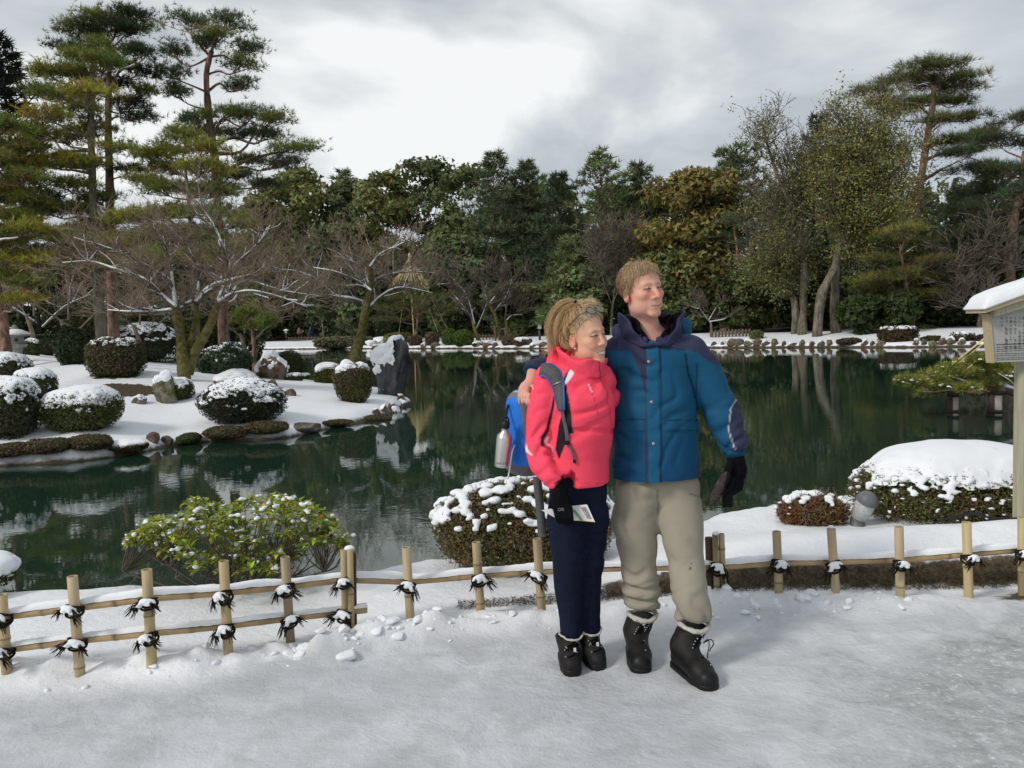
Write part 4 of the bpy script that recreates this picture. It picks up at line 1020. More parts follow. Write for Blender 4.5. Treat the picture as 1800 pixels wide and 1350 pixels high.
    pf(1270, 12, [(1285, 540), (1300, 500), (1296, 440), (1290, 400)], .22, [(1290, 390, 40, 9), (1265, 420, 30, 8), (1310, 430, 30, 8)], FIR, 'forked dark red trunk among the evergreens past the taller person', R_(204), nl=.45, dens=.6)
    pf(1320, 12, [(1322, 540), (1318, 480), (1320, 420)], .24, [(1320, 400, 34, 9), (1350, 420, 30, 8)], FIR, 'straight dark red trunk next to the forked one', R_(205), nl=.45, dens=.6)
    # the straw cone pine (rope supports for snow)
    pc = fbp(728, 3); Yc = pc[1]
    pine('pine_tree', 'low pine sheltered by the cone of straw ropes', [(730, 592), (735, 545), (725, 520), (722, 500)], Yc, .14, [(720, 505, 38, 9), (690, 525, 40, 9), (755, 525, 40, 9), (720, 540, 40, 8), (675, 545, 40, 8), (770, 545, 36, 8), (735, 560, 40, 8), (690, 562, 40, 7)], (.11, .115, .035), G, base=pc, g=R_(210), nl=.5, dens=.6, snow=.05)
    m = material('straw_rope', (.72, .58, .30), .8, .2, var=(3, .15))
    rt = thing('rope_cone', 'pale straw rope cone tied to a tall pole over the low pine', 'rope cone', pc)
    apex = at(720, 452, Yc); V, F = tube_geo([pc - [0, 0, .2], apex + [0, 0, .35]], [.06, .05], 8); mk('pole', V, F, m, rt, True)
    V, F = tube_geo([apex - [0, 0, .5], apex - [0, 0, .05], apex + [0, 0, .1], apex + [0, 0, .45]], [.16, .10, .15, .02], 8); mk('top_knot', V, F, m, rt, True)
    for i in range(32):
        a = i / 32 * 2 * np.pi; q = apex + np.array([math.cos(a) * 1.75, math.sin(a) * 1.6, -2.55 - .5 * ((i * 7) % 5) / 5 - .25 * math.cos(a)])
        V, F = tube_geo([apex, apex * .5 + q * .5 - [0, 0, .04], q], .036, 4); mk('rope', V, F, m, rt)
    for (x, y) in [(770, 590), (795, 600), (700, 600)]:
        V, F = tube_geo([apex, at(x, y - 6, Yc + .5)], .016, 4); mk('rope', V, F, m, rt)
    tick('pinesfar')
    # bare trees
    def bt(px, back, lines, label, g, blen=2.2, r=.14, tmin=.02, nch=(7, 5, 4), snow=True, bark='bark_grey', twig='twig_grey', maxlev=3, up=.2):
        p = fbp(px, back); s = p[1]
        A = lambda L_: [at(x, y, s + .4 * math.sin(x)) for x, y in L_]
        tr = [([p - [0, 0, .25]] + A(lines[0]), r, r * .55)]
        bare_tree('bare_tree', label, p, tr, [(A(L_), r * .4, .03) for L_ in lines[1:]], 'bare trees around the pond', g, maxlev=maxlev, nch=nch, blen=blen, twig=twig, bark=bark, snow=snow, up=up, tmin=tmin)
    bt(570, 14, [[(566, 560), (563, 545)], [(563, 548), (545, 530), (520, 515)], [(564, 545), (580, 520), (600, 505)], [(564, 545), (560, 515), (550, 490)]], 'bare tree with smooth grey trunk beyond the hedge', R_(301), tmin=.025, twig='twig', snow=False)
    bt(845, 3, [[(835, 580), (830, 560)], [(832, 565), (815, 540), (795, 515)], [(838, 578), (850, 550), (858, 530)], [(834, 570), (820, 520), (800, 500), (770, 500)]], 'mossy leaning bare tree behind the two green balls', R_(302), bark='bark_moss', r=.2)
    bt(880, 5, [[(872, 560), (865, 545), (852, 520)], [(855, 524), (850, 510), (848, 495)], [(868, 550), (890, 520), (900, 490)], [(860, 535), (880, 505), (872, 480)]], 'bare tree tied to wooden stakes on the far bank', R_(303), bark='bark_moss', r=.16)
    bt(893, 6, [[(890, 570), (888, 560)], [(889, 565), (900, 555), (918, 553)], [(888, 562), (892, 530), (898, 510)]], 'second staked bare tree with a snowy fork', R_(304), bark='bark_moss', r=.16)
    bt(1075, 9, [[(1075, 560), (1078, 530)], [(1077, 540), (1060, 490), (1055, 440)], [(1078, 530), (1100, 480), (1105, 430)], [(1077, 535), (1085, 470), (1080, 420)]], 'brownish bare thicket tree rising between the two heads', R_(305), snow=False, blen=2.4, nch=(9, 6, 4))
    bt(1250, 6, [[(1250, 570), (1245, 560)], [(1246, 565), (1232, 545), (1225, 530)], [(1247, 562), (1260, 540), (1275, 525)], [(1248, 566), (1275, 560), (1285, 545)]], 'pale bare bush behind the shoulder of the blue jacket', R_(306), r=.1, blen=1.4)
    bt(1720, 9, [[(1722, 560), (1725, 530)], [(1724, 540), (1700, 500), (1680, 470)], [(1724, 535), (1745, 490), (1770, 470)], [(1724, 540), (1730, 480), (1720, 440)], [(1724, 545), (1690, 540), (1660, 530)]], 'spreading bare tree behind the roof of the notice board', R_(307), snow=False, blen=2.0, nch=(9, 6, 4))
    # pale trunked trees with thin leaves on the far bank
    def leafy(px, back, trunk, mains, r, label, g, col, spread, n, ls):
        p = fbp(px, back); s = p[1]
        A = lambda L_: [at(x, y, s + .6 * math.sin(x * .7)) for x, y in L_]
        root = bare_tree('pale_trunk_tree', label, p, [([p - [0, 0, .25]] + A(trunk), r, r * .5)], [(A(L_), r * .45, .03) for L_ in mains], G, g, maxlev=3, nch=(6, 4, 3), blen=2.0, bark='bark_grey', twig='twig_grey', snow=False, up=.3, tmin=.014)
        fb = MB()
        for L_ in mains:
            Q = smooth_path(A(L_), 12)[2:]
            C = Q[g.integers(0, len(Q), n // 24)] + g.normal(size=(n // 24, 3)) * spread + [0, 0, .2]
            P = np.repeat(C, 24, 0) + g.normal(size=(len(C) * 24, 3)) * .26
            add_leaves(fb, P, rdir(len(P), g) + [0, 0, .5], ls, colvar(col, len(P), .3, g), .55, .6, g)
        fb.build('crown', MAT['leaf'], root)
    leafy(1436, 5, [(1442, 530), (1452, 500), (1472, 460), (1490, 400), (1503, 350)], [[(1503, 352), (1500, 300), (1488, 255), (1480, 210)], [(1500, 360), (1525, 310), (1545, 260), (1560, 215)], [(1495, 390), (1540, 340), (1575, 300), (1600, 270)], [(1490, 400), (1470, 340), (1462, 290)], [(1480, 440), (1530, 420), (1570, 400)], [(1503, 350), (1512, 290), (1520, 225)], [(1500, 370), (1550, 370), (1590, 350)]], .32, 'tall pale trunk leaning away with a feathery green crown', R_(401), (.25, .24, .085), .85, 5200, .16)
    leafy(1410, 6, [(1412, 530), (1414, 480), (1410, 430), (1404, 380)], [[(1404, 385), (1380, 340), (1360, 290), (1345, 240), (1340, 215)], [(1408, 430), (1380, 400), (1350, 370), (1330, 350)], [(1406, 400), (1420, 350), (1430, 300), (1425, 270)], [(1412, 470), (1380, 440), (1335, 438)], [(1404, 385), (1395, 320), (1385, 270)]], .30, 'pale mossy trunk with sparse upright crown and snowy side limb', R_(402), (.22, .21, .085), .6, 2300, .15)
    leafy(1397, 7, [(1398, 540), (1385, 505), (1365, 492)], [[(1365, 492), (1345, 480), (1325, 470)], [(1380, 500), (1370, 470), (1365, 440)], [(1390, 520), (1395, 480), (1400, 450)]], .26, 'short pale trunk forking low beside the mossy one', R_(403), (.22, .23, .085), .7, 2400, .16)
    leafy(1470, 7, [(1468, 520), (1470, 460), (1478, 420)], [[(1478, 425), (1470, 380), (1465, 340)], [(1475, 440), (1500, 410), (1520, 400)]], .34, 'stout pale trunk behind the leaning one', R_(404), (.20, .21, .075), .7, 2200, .16)
    tick('leafy')
    # ---- far bank shrubs, rocks, things
    G3 = 'clipped shrubs on the far bank'
    def FB(x0, x1, y0, y1, back, label, col, n, ls, **k):
        p = fbp((x0 + x1) / 2, back); s = p[1] / FPX; h_ = at((x0 + x1) / 2, y0, p[1])[2] - p[2]
        bush(k.pop('name', 'clipped_shrub'), label, p - [0, 0, .1], (x1 - x0) / 2 * s, h_ + .1, col, n, ls, group=G3, **k)
    BR = (.14, .105, .065)
    FB(777, 805, 578, 611, 1.6, 'bright green ball shrub, the shorter of the pair', (.10, .15, .03), 2500, .16, seed=61.1, e=2.3, am=.04)
    FB(796, 832, 580, 613, .9, 'bright green ball shrub, the fuller of the pair', (.10, .15, .03), 2800, .16, seed=62.2, e=2.3, am=.04)
    FB(748, 772, 584, 608, 1.2, 'brownish ball shrub next to the bright green pair', BR, 1500, .16, seed=63.3)
    FB(718, 742, 589, 608, 1.2, 'small brownish ball shrub beside the dark leaning rock', BR, 1300, .16, seed=64.4)
    FB(676, 725, 585, 600, 4, 'long low moss green mound behind the dark leaning rock', OLG, 1800, .2, seed=65.5)
    FB(882, 912, 589, 611, 1.0, 'dark brown ball shrub at the far waterline', BR, 1500, .16, seed=66.6)
    FB(903, 934, 593, 612, .7, 'brown ball shrub with a snowy top at the far waterline', BR, 1500, .16, seed=67.7, snow=(.3, 3))
    FB(556, 652, 592, 613, .8, 'long pale leaved hedge at the far waterline', (.16, .16, .09), 5000, .22, seed=68.8, e=5, ry=1.4, name='hedge', am=.05)
    FB(830, 848, 600, 612, .5, 'snowy twig cushion below the mossy bare tree', (.08, .06, .05), 700, .14, seed=69.9, snow=(.3, 3))
    FB(1319, 1341, 581, 601, 4, 'little round green shrub alone on the snowy far bank', (.13, .16, .05), 1500, .14, seed=70.3, am=.04)
    FB(1473, 1512, 595, 611, .7, 'brown low shrub hanging over the far stones', (.075, .055, .025), 1800, .14, seed=71.1)
    FB(1550, 1606, 574, 608, 2.0, 'big flat topped brown shrub on the far bank', (.085, .055, .03), 3200, .14, seed=72.2, e=5, snow=(.8, 4), am=.04)
    FB(1622, 1657, 591, 604, 1.6, 'low dark shrub beyond the flat topped brown one', (.06, .055, .025), 1500, .14, seed=73.3)
    FB(1672, 1710, 583, 608, 1.2, 'snow flecked brown shrub beside the notice board', (.08, .06, .035), 1800, .14, seed=74.4, snow=(.6, 5))
    FB(1716, 1750, 588, 606, 1.0, 'dark shrub half hidden by the notice board', (.05, .04, .03), 1200, .14, seed=75.5)
    FB(1600, 1640, 572, 590, 9, 'fresh green shrub behind the flat topped brown one', (.10, .14, .03), 1500, .18, seed=76.6, am=.25)
    FB(660, 700, 540, 592, 7, 'dark green bush under the straw cone', (.03, .05, .02), 2500, .25, seed=77.7, am=.25)
    ords = ['brown', 'dark', 'mossy', 'grey', 'reddish', 'flat', 'rounded', 'split']
    g = R_(500); k = 0
    xs = [660, 684, 700, 745, 765, 842, 856, 870, 940, 955, 1255, 1272, 1288, 1300, 1316, 1332, 1347, 1362, 1378, 1394, 1410, 1427, 1444, 1458, 1520, 1534, 1548, 1610, 1624, 1640, 1656, 1672, 1690, 1712]
    for i, x in enumerate(xs):
        p = fbp(x, .35); s = p[1] / FPX; hw = g.uniform(4.5, 10)
        near = 'the dark leaning rock' if x < 720 else 'the two green balls' if x < 800 else 'the mossy bare tree' if x < 900 else 'the garden lamp' if x < 1000 else 'the lone green shrub' if x < 1400 else 'the pale trunks' if x < 1500 else 'the flat topped shrub' if x < 1630 else 'the notice board'
        o = rock('shore_stone', ords[i % 8] + ' ' + ['snow capped', 'bare', 'wet'][i // 8 % 3] + ' shore stone at the far waterline near ' + near, p - [0, 0, .18], hw * s, hw * s * .8, g.uniform(.32, .55), 3.3 + i * .61, mat=['rock_brown', 'rock', 'rock_moss'][i % 3], snow=(.62, 2) if i % 8 in (0, 3, 6, 7) else None, group='stones edging the far bank', sub=2, th=.08)
    # snow domed stones left of the rock
    for i, (x0, x1, y0) in enumerate([(640, 662, 602), (655, 680, 596)]):
        p = fbp((x0 + x1) / 2, 1.2 + i * 3); s = p[1] / FPX
        rock('boulder', ['snow domed boulder at the far edge beside the leaning maple', 'snow topped stone block behind the leaning maple'][i], p - [0, 0, .1], (x1 - x0) / 2 * s, (x1 - x0) / 2 * s, at(x0, y0, p[1])[2] - p[2] + .1, 41.3 + i, snow=(.2, 1), group='stones edging the far bank', th=.2)
    # lamps
    lm = material('dark_metal', (.05, .05, .05), .5, .4, var=(9, .2)); gl = material('lamp_glass', (.55, .55, .5), .3, .5, var=(6, .1))
    def lamp(px, back, y0, label, cap):
        p = fbp(px, back); h_ = at(px, y0, p[1])[2] - p[2]; t = thing('garden_lamp', label, 'lamp', p)
        V, F = tube_geo([p - [0, 0, .2], p + [0, 0, h_ * .62]], .10, 8); mk('post', V, F, lm, t, True)
        V, F = box_geo(p + [0, 0, h_ * .74], (.36, .36, h_ * .22)); mk('lamp_box', V, F, gl, t)
        for sx in (-1, 1):
            for sy in (-1, 1):
                V, F = box_geo(p + [sx * .18, sy * .18, h_ * .74], (.05, .05, h_ * .24)); mk('corner_bar', V, F, lm, t)
        q = p + [0, 0, h_ * .86]; w_ = .36
        mk('roof', [q + [-w_, -w_, 0], q + [w_, -w_, 0], q + [w_, w_, 0], q + [-w_, w_, 0], q + [0, 0, h_ * .14]], [np.array([[3, 2, 1, 0]]), np.array([[0, 1, 4], [1, 2, 4], [2, 3, 4], [3, 0, 4]])], MAT['snowfine'] if cap else lm, t)
    lamp(949, 5, 566, 'dark lamp on a post by the far water behind the ponytail', False)
    lamp(504, 12, 578, 'small snow roofed lamp beside the far walkers', True)
    # low stake fences on the far bank
    wood = material('weathered_wood', (.13, .10, .075), .9, .1, var=(7, .3))
    for nm, x0, x1, bk, n, l in [('stake_fence', 1252, 1318, 5.5, 12, 'low fence of pale stakes behind the snowy far bank'), ('stake_fence', 832, 884, 6.5, 10, 'low stake fence behind the mossy bare tree'), ('stake_fence', 508, 560, 11, 10, 'low stake fence beside the far walkers')]:
        A = [fbp(x, bk) for x in np.linspace(x0, x1, n)]
        t = thing(nm, l, 'fence', A[0], 'low stake fences on the far bank')
        for a in A:
            V, F = tube_geo([a - [0, 0, .15], a + [0, 0, .5]], .07, 6); mk('stake', V, F, wood, t, True)
        for z in (.18, .36):
            V, F = tube_geo(np.array(A) + [0, -.08, z], .035, 5); mk('rail', V, F, wood, t, True)
    # stakes that hold the young trees
    for i, (x, y0, bk) in enumerate([(871, 572, 4.0), (889, 576, 4.4)]):
        p = fbp(x, bk); h_ = at(x, y0, p[1])[2] - p[2]; t = thing('tree_stake', ['pale wooden stake with crossbar holding the first bare tree', 'pale wooden stake with crossbar holding the snowy forked tree'][i], 'stake', p)
        V, F = tube_geo([p - [0, 0, .2], p + [0, 0, h_]], .08, 7); mk('post', V, F, wood, t, True)
        V, F = tube_geo([p + [-.4, 0, h_ - .1], p + [.4, 0, h_ - .1]], .06, 6); mk('crossbar', V, F, wood, t, True)
    # undergrowth deep in the wood
    g = R_(600); fb = MB()
    X = g.uniform(-75, 75, 5200); Yv = shoreY(X) + g.uniform(15, 62, len(X)); Z = h_far(np.c_[X, Yv]) + g.random(len(X)) ** 1.2 * g.uniform(1.5, 9.5, len(X))
    C = np.c_[X, Yv, Z]; P = np.repeat(C, 9, 0) + g.normal(size=(len(C) * 9, 3)) * [.7, .7, .45]
    add_leaves(fb, P, rdir(len(P), g) + [0, -.3, .5], .75, colvar((.075, .095, .045), len(P), .35, g), .6, .6, g)
    o = fb.build('undergrowth', MAT['leaf']); tag(o, 'dark undergrowth filling the far wood', 'undergrowth', kind='stuff')
    g = R_(601); fb = MB()
    X = g.uniform(-190, 190, 7000); Yv = 128 + g.uniform(0, 40, len(X)) - np.clip(X, 0, 60) * .5; Z = g.random(len(X)) ** .8 * (16 + 3 * np.sin(X * .11) + 2 * np.sin(X * .31 + 1))
    P = np.repeat(np.c_[X, Yv, Z], 7, 0) + g.normal(size=(len(X) * 7, 3)) * [1.0, 1.0, .6]
    add_leaves(fb, P, rdir(len(P), g) + [0, -.3, .5], 1.2, colvar((.075, .095, .05), len(P), .3, g), .6, .6, g)
    o = fb.build('distant_wood', MAT['leaf']); tag(o, 'distant wood closing the view behind the far trees', 'wood', kind='stuff')
    # walkers on the far path
    def walker(px, back, y0, col, label, g):
        p = fbp(px, back); H = 1.66
        def f(q):
            d = rc(q, p + [0, 0, .95], p + [0, 0, 1.32], .17, .19, (1, 1.25, 1)); d = smin(d, rc(q, p + [0, 0, 1.4], p + [0, 0, 1.5], .06, .06), .05); d = smin(d, ell(q, p + [0, 0, 1.58], (.09, .10, .12)), .03)
            for s in (-1, 1):
                d = smin(d, chain(q, [(p + [s * .09, 0, .9], .11), (p + [s * .1, -.05 * s, .48], .08), (p + [s * .1, .1 * s, .06], .06)]), .05)
                d = smin(d, chain(q, [(p + [s * .2, 0, 1.35], .065), (p + [s * .26, .02, 1.08], .055), (p + [s * .24, -.08, .85], .045)]), .04)
                d = smin(d, rc(q, p + [s * .1, .1 * s, .05], p + [s * .1, .1 * s - .16, .04], .05, .045), .03)
            return d
        V, F = surfnet(f, p + [-.4, -.4, -.02], p + [.4, .4, 1.75], .03)
        z = V[:, 2] - p[2]; c = np.where((z > 1.49)[:, None], np.where(((z > 1.6) | (V[:, 1] > p[1] + .03))[:, None], (.02, .016, .012), (.45, .28, .2)), np.where((z > .86)[:, None], col, (.02, .022, .03)))
        o = mk('person', V, F, MAT['cloth_attr'], None, True, c); tag(o, label, 'person', 'walkers on the far path')
    MAT['cloth_attr'] = material('cloth', (1, 1, 1), .8, .2, attr=True, bump=(60, .2, .004))
    walker(527, 14, 0, (.25, .12, .13), 'person in a dark red coat, first of the far walkers', None); walker(547, 13, 0, (.02, .04, .12), 'person in a blue coat on the far path', None)
    walker(613, 13, 0, (.30, .30, .30), 'person in a light grey coat behind the hedge', None); walker(634, 14, 0, (.02, .02, .05), 'person in a navy coat behind the hedge', None); walker(646, 13, 0, (.12, .03, .06), 'person in a wine coat by the leaning maple', None)
    tick('far done')
# ================================================================== things near the path
def hz(x, y): return float(h_bank([[x, y]])[0])
def bamboo_mat():
    m = material('bamboo', (.34, .26, .15), .55, .3, col2=(.58, .46, .28), var=(9, .2), bump=(30, .15, .003), attr=True, stretch=(1, 1, .12)); return m
MAT['bamboo'] = bamboo_mat()
MAT['fibre'] = material('palm_rope', (.022, .018, .014), .9, .1, var=(40, .5))
def bamboo_geo(a, b, r, nodes, hollow=True, seed=0, n=14):
    """a length of bamboo from a to b with node rings at the given fractions"""
    a = np.array(a, float); b = np.array(b, float); d = b - a; L_ = np.linalg.norm(d)
    ts = [0.0]; rs = [r]; cs = [1.0]
    for q in sorted(nodes):
        e_ = .006 / L_
        for k, (dr, c) in zip((-2.2, -1.0, -.25, .25, 1.0, 2.2), ((1, 1), (1.10, .9), (1.07, .38), (1.07, .5), (1.10, .92), (1, 1))): ts.append(q + k * e_); rs.append(r * dr); cs.append(c)
    ts += [1.0]; rs += [r]; cs += [1.0]
    if hollow: ts += [1.0, 1 - .03 / L_]; rs += [r * .72, r * .70]; cs += [.8, .18]
    P = a + np.array(ts)[:, None] * d; t = d / L_
    ref = np.array([0, 0, 1.]) if abs(t[2]) < .9 else np.array([0, 1., 0]); N = unit(np.cross(t, ref)); B_ = np.cross(t, N)
    an = np.linspace(0, 2 * np.pi, n, endpoint=False)
    V = P[:, None] + np.array(rs)[:, None, None] * (np.cos(an)[:, None] * N + np.sin(an)[:, None] * B_)
    m_ = len(ts); i = np.arange(m_ - 1)[:, None] * n; j = np.arange(n)[None]; k = (j + 1) % n
    F = np.stack([i + j, i + n + j, i + n + k, i + k], -1).reshape(-1, 4)[:, ::-1]
    V = V.reshape(-1, 3); C = np.repeat(np.array(cs), n)[:, None] * np.ones(3)
    st = fbm(V * [3, 3, 9] + seed, 2.2, 3); C = C * (1 - .6 * sst(.50, .75, st))[:, None] * (1 - .25 * np.clip(1 - (V[:, 2] - V[:, 2].min()) / .12, 0, 1))[:, None]
    FS = [F, np.array([list(range((m_ - 1) * n, m_ * n))])]
    return V, FS, C
def tie_mesh():
    g = np.random.default_rng(5); mb = MB()
    for k in range(4):
        a = np.linspace(0, 2 * np.pi, 13); z = .012 * (k - 1.5)
        V, F = tube_geo(np.c_[.034 * np.cos(a), .034 * np.sin(a), z + .012 * np.sin(a + k)], .006, 5, False); mb.add(V, F)
    for sgn, n in ((-1, 30), (1, 34)):
        for i in range(n):
            L_ = g.uniform(.035, .072); d = np.array([sgn * g.uniform(.45, 1.0), -g.uniform(.05, .5), -g.uniform(.25, .95)])
            s = np.array([sgn * .012, -.036, g.uniform(-.008, .014)])
            mid = s + d * L_ * .5 + [0, -.008, .018]; e_ = s + d * L_ + g.normal(size=3) * .006
            V, F = tube_geo(smooth_path([s, mid, e_], 4), [.0035, .003, .0022, .0012], 3, False); mb.add(V, F)
    V, F = ico(1); mb.add(V * [.02, .014, .016] + [0, -.04, .0], F)
    V, F, C = mb.get(); tie = mesh_data('rope_tie', V, F, MAT['fibre'], True)
    def f(p):
        d = ell(p, (0, -.038, .018), (.028, .022, .015)); d = smin(d, ell(p, (-.028, -.04, .006), (.020, .014, .009)), .016); d = smin(d, ell(p, (.026, -.04, .002), (.019, .014, .008)), .016)
        return d + .02 * (fbm(p, 45, 3) - .5)
    V, F = surfnet(f, (-.08, -.09, -.04), (.08, .02, .06), .005); sn = mesh_data('snow', V, F, MAT['snowfine'], True)
    return tie, sn
def fences():
    tie, tsn = tie_mesh(); g = np.random.default_rng(9)
    def post(root, x0, y0, x1, y1, r=.0235, nodes=(.35,), Yo=0.0):
        b = gz(x1, y1, 0.0); b[1] += Yo; b = np.array([b[0], b[1], 0]); Y = b[1]
        t = at(x0, y0, Y - .005); bb = at(x1, y1, Y)
        bb = bb + (bb - t) * .12
        V, FS, C = bamboo_geo(bb, t, r, nodes, seed=x0); C = C * g.uniform(.82, 1.1) * np.array([1, g.uniform(.96, 1.02), g.uniform(.88, 1.04)])
        mk('post', V, FS, MAT['bamboo'], root, True, C); return t, bb
    def rail(root, pts, Ys, r, label=None, snow=.03):
        P = np.array([at(x, y, Y) for (x, y), Y in zip(pts, Ys)])
        L_ = np.r_[0, np.cumsum(np.linalg.norm(np.diff(P, axis=0), axis=1))]
        s = np.linspace(0, L_[-1], int(L_[-1] / .02)); Q = np.array([np.interp(s, L_, P[:, k]) for k in range(3)]).T
        nod = ((s + .13) % .34); nd = np.exp(-((nod - .02) / .012) ** 2); dk = np.exp(-((nod - .02) / .006) ** 2)
        V, F = tube_geo(Q, r * (1 + .10 * nd), 12); C = np.ones((len(V), 3)); C[:len(Q) * 12] = np.repeat(1 - .6 * dk, 12)[:, None]
        st = fbm(V * [4, 9, 9], 2.0, 3); up = sst(.2, .9, (V[:, 2] - np.r_[np.repeat(Q[:, 2], 12), Q[0, 2], Q[-1, 2]]) / r)
        C = C * (1 - .72 * sst(.35, .65, st * .55 + .45 * up))[:, None] * np.array([1, .9, .78])
        mk('rail', V, F, MAT['bamboo'], root, True, C)
        if snow:
            hgt = snow * (.35 + 1.1 * fbm(np.c_[s * 5, s * 0, s * 0 + 7], 1, 3)); wd = r * (.9 + .35 * vnoise(np.c_[s * 9, s * 0, s * 0 + 3]))
            T = unit(np.gradient(Q, axis=0)); S = unit(np.cross(T, [0, 0, 1.]))
            an = np.linspace(0, np.pi, 9)
            V = Q[:, None] + np.cos(an)[None, :, None] * (wd[:, None, None] * S[:, None, :]) + (np.sin(an)[None, :, None] ** .7 * hgt[:, None, None] + r * .62) * np.array([0, 0, 1.])
            V = V + .004 * (vnoise(V.reshape(-1, 3), 60).reshape(V.shape[:2])[..., None] - .5)
            n = 9; m_ = len(s); i = np.arange(m_ - 1)[:, None] * n; j = np.arange(n - 1)[None]
            F = np.stack([i + j, i + n + j, i + n + j + 1, i + j + 1], -1).reshape(-1, 4)
            mk('snow', V.reshape(-1, 3), [F, np.array([list(range(n))[::-1], list(range((m_ - 1) * n, m_ * n))])], MAT['snowfine'], root, True)
    def ties(root, L_, rails):
        for t, b in L_:
            for pts, Ys in rails:
                ax = t - b
                # point on the post at the height of the rail
                X = (t[0] + b[0]) / 2; P = np.array([at(x, y, Y) for (x, y), Y in zip(pts, Ys)])
                if X < P[0, 0] - .05 or X > P[-1, 0] + .05: continue
                z = np.interp(X, P[:, 0], P[:, 2]); k = (z - b[2]) / ax[2]; c = b + ax * k
                M = Matrix.Translation(Vector(c)) @ Matrix.Rotation(g.normal() * .25, 4, 'Y') @ Matrix.Rotation(g.normal() * .2, 4, 'Z') @ Matrix.Diagonal((g.choice([-1, 1]) * g.uniform(.9, 1.2), 1, g.uniform(.85, 1.15), 1))
                o = inst('rope_tie', tie, root, M); sn = bpy.data.objects.new('snow', tsn); COL.objects.link(sn); sn.parent = o
    # ---- section with two rails
    pl = [(3, 1045, 13, 1196), (127, 1013, 141, 1190), (258, 1001, 268, 1187), (393, 986, 402, 1162), (501, 979, 511, 1134)]
    b0 = gz(268, 1187, 0)
    r1 = thing('bamboo_fence', 'low bamboo fence section with two rails below the green azalea', 'fence', b0, 'bamboo fence along the path')
    L1 = [post(r1, *p, nodes=[(.55,), (.2, .7), (.62,), (.45,), (.6,)][i]) for i, p in enumerate(pl)]
    L1.append(post(r1, 604, 966, 607, 1119, r=.017, nodes=(.4,))); post(r1, 615, 965, 618, 1119, r=.017, nodes=(.55,))
    V, FS = tube_geo([at(620, 1125, 4.11), at(618, 972, 4.11)], .024, 10); mk('back_post', V, FS, material('dark_wood', (.07, .05, .035), .9, .15, var=(12, .4), bump=(30, .5, .005)), r1, True)
    MAT['dkwood'] = bpy.data.materials['dark_wood']
    V, F = ico(2); mk('snow', V * [.026, .024, .016] + at(614, 964, 4.05), F, MAT['snowfine'], r1, True)
    up1 = ([(-140, 1104), (0, 1083), (130, 1067), (262, 1050), (395, 1040), (505, 1029), (612, 1016)], [3.66, 3.69, 3.705, 3.715, 3.84, 4.01, 4.10])
    lo1 = ([(-140, 1160), (0, 1141), (135, 1124), (265, 1111), (400, 1098), (507, 1085), (645, 1070)], [3.66, 3.69, 3.705, 3.715, 3.84, 4.01, 4.13])
    rail(r1, *up1, .023); rail(r1, *lo1, .023, snow=.018)
    ties(r1, L1, [up1, lo1])
    # ---- single rail section behind the couple
    pr = [(714, 962, 722, 1099), (837, 953, 846, 1088), (944, 947, 953, 1085), (1365, 934, 1370, 1052), (1461, 929, 1470, 1056), (1580, 926, 1583, 1059), (1699, 918, 1703, 1055), (1797, 909, 1798, 1050)]
    r2 = thing('bamboo_fence', 'low bamboo fence section with a single rail passing behind the couple', 'fence', gz(1370, 1052, 0), 'bamboo fence along the path')
    L2 = [post(r2, *p, nodes=[(.45,), (.3, .75), (.35,), (.33,), (.6,), (.3,), (.5,), (.4,)][i]) for i, p in enumerate(pr)]
    L2.append(post(r2, 1257, 939, 1261, 1054, r=.017, nodes=(.3,))); post(r2, 1268, 938, 1272, 1053, r=.017, nodes=(.35, .8))
    V, FS = tube_geo([at(1251, 1060, 4.43), at(1247, 945, 4.43)], .026, 10); mk('back_post', V, FS, MAT['dkwood'], r2, True)
    for (x, y, Y) in ((1258, 937, 4.36), (1461, 927, 4.31)):
        V, F = ico(2); mk('snow', V * [.018, .018, .012] + at(x, y, Y), F, MAT['snowfine'], r2, True)
    up2 = ([(624, 1018), (722, 1021), (845, 1010), (950, 1003), (1080, 998), (1264, 995), (1365, 988), (1465, 986), (1580, 982), (1700, 973), (1900, 955)], [4.14, 4.24, 4.29, 4.31, 4.37, 4.42, 4.41, 4.37, 4.33, 4.31, 4.33])
    rail(r2, *up2, .0225); ties(r2, L2, [up2])

# ------------------------------------------------ near shrubs
def blob_snow(name, C, Rr, root, h=.012, flat=.62, noise=.02):
    """lumpy snow: union of flattened balls"""
    C = np.asarray(C, float); Rr = np.asarray(Rr, float)
    lo = (C - Rr[:, None]).min(0) - .04; hi = (C + Rr[:, None]).max(0) + .04
    n = np.ceil((hi - lo) / h).astype(int) + 1
    D = np.full(n, .05, np.float32)
    for c, r in zip(C, Rr):
        a = np.maximum(((c - r - .03 - lo) / h).astype(int), 0); b = np.minimum(((c + r + .03 - lo) / h).astype(int) + 2, n)
        G = [lo[k] + h * np.arange(a[k], b[k]) - c[k] for k in range(3)]
        d = np.sqrt(G[0][:, None, None] ** 2 + G[1][None, :, None] ** 2 + (G[2][None, None, :] / flat) ** 2) - r
        s = D[a[0]:b[0], a[1]:b[1], a[2]:b[2]]; k_ = .014; hh = np.clip(.5 + .5 * (s - d) / k_, 0, 1)
        D[a[0]:b[0], a[1]:b[1], a[2]:b[2]] = s + (d - s) * hh - k_ * hh * (1 - hh)
    V, F = net(D, lo, h)
    N = vnormals(V, F); V = V + N * ((fbm(V, 28, 3) - .5) * noise)[:, None]
    o = mk(name, V, F, MAT['snowfine'], root, True); o['kind'] = 'stuff'; return o
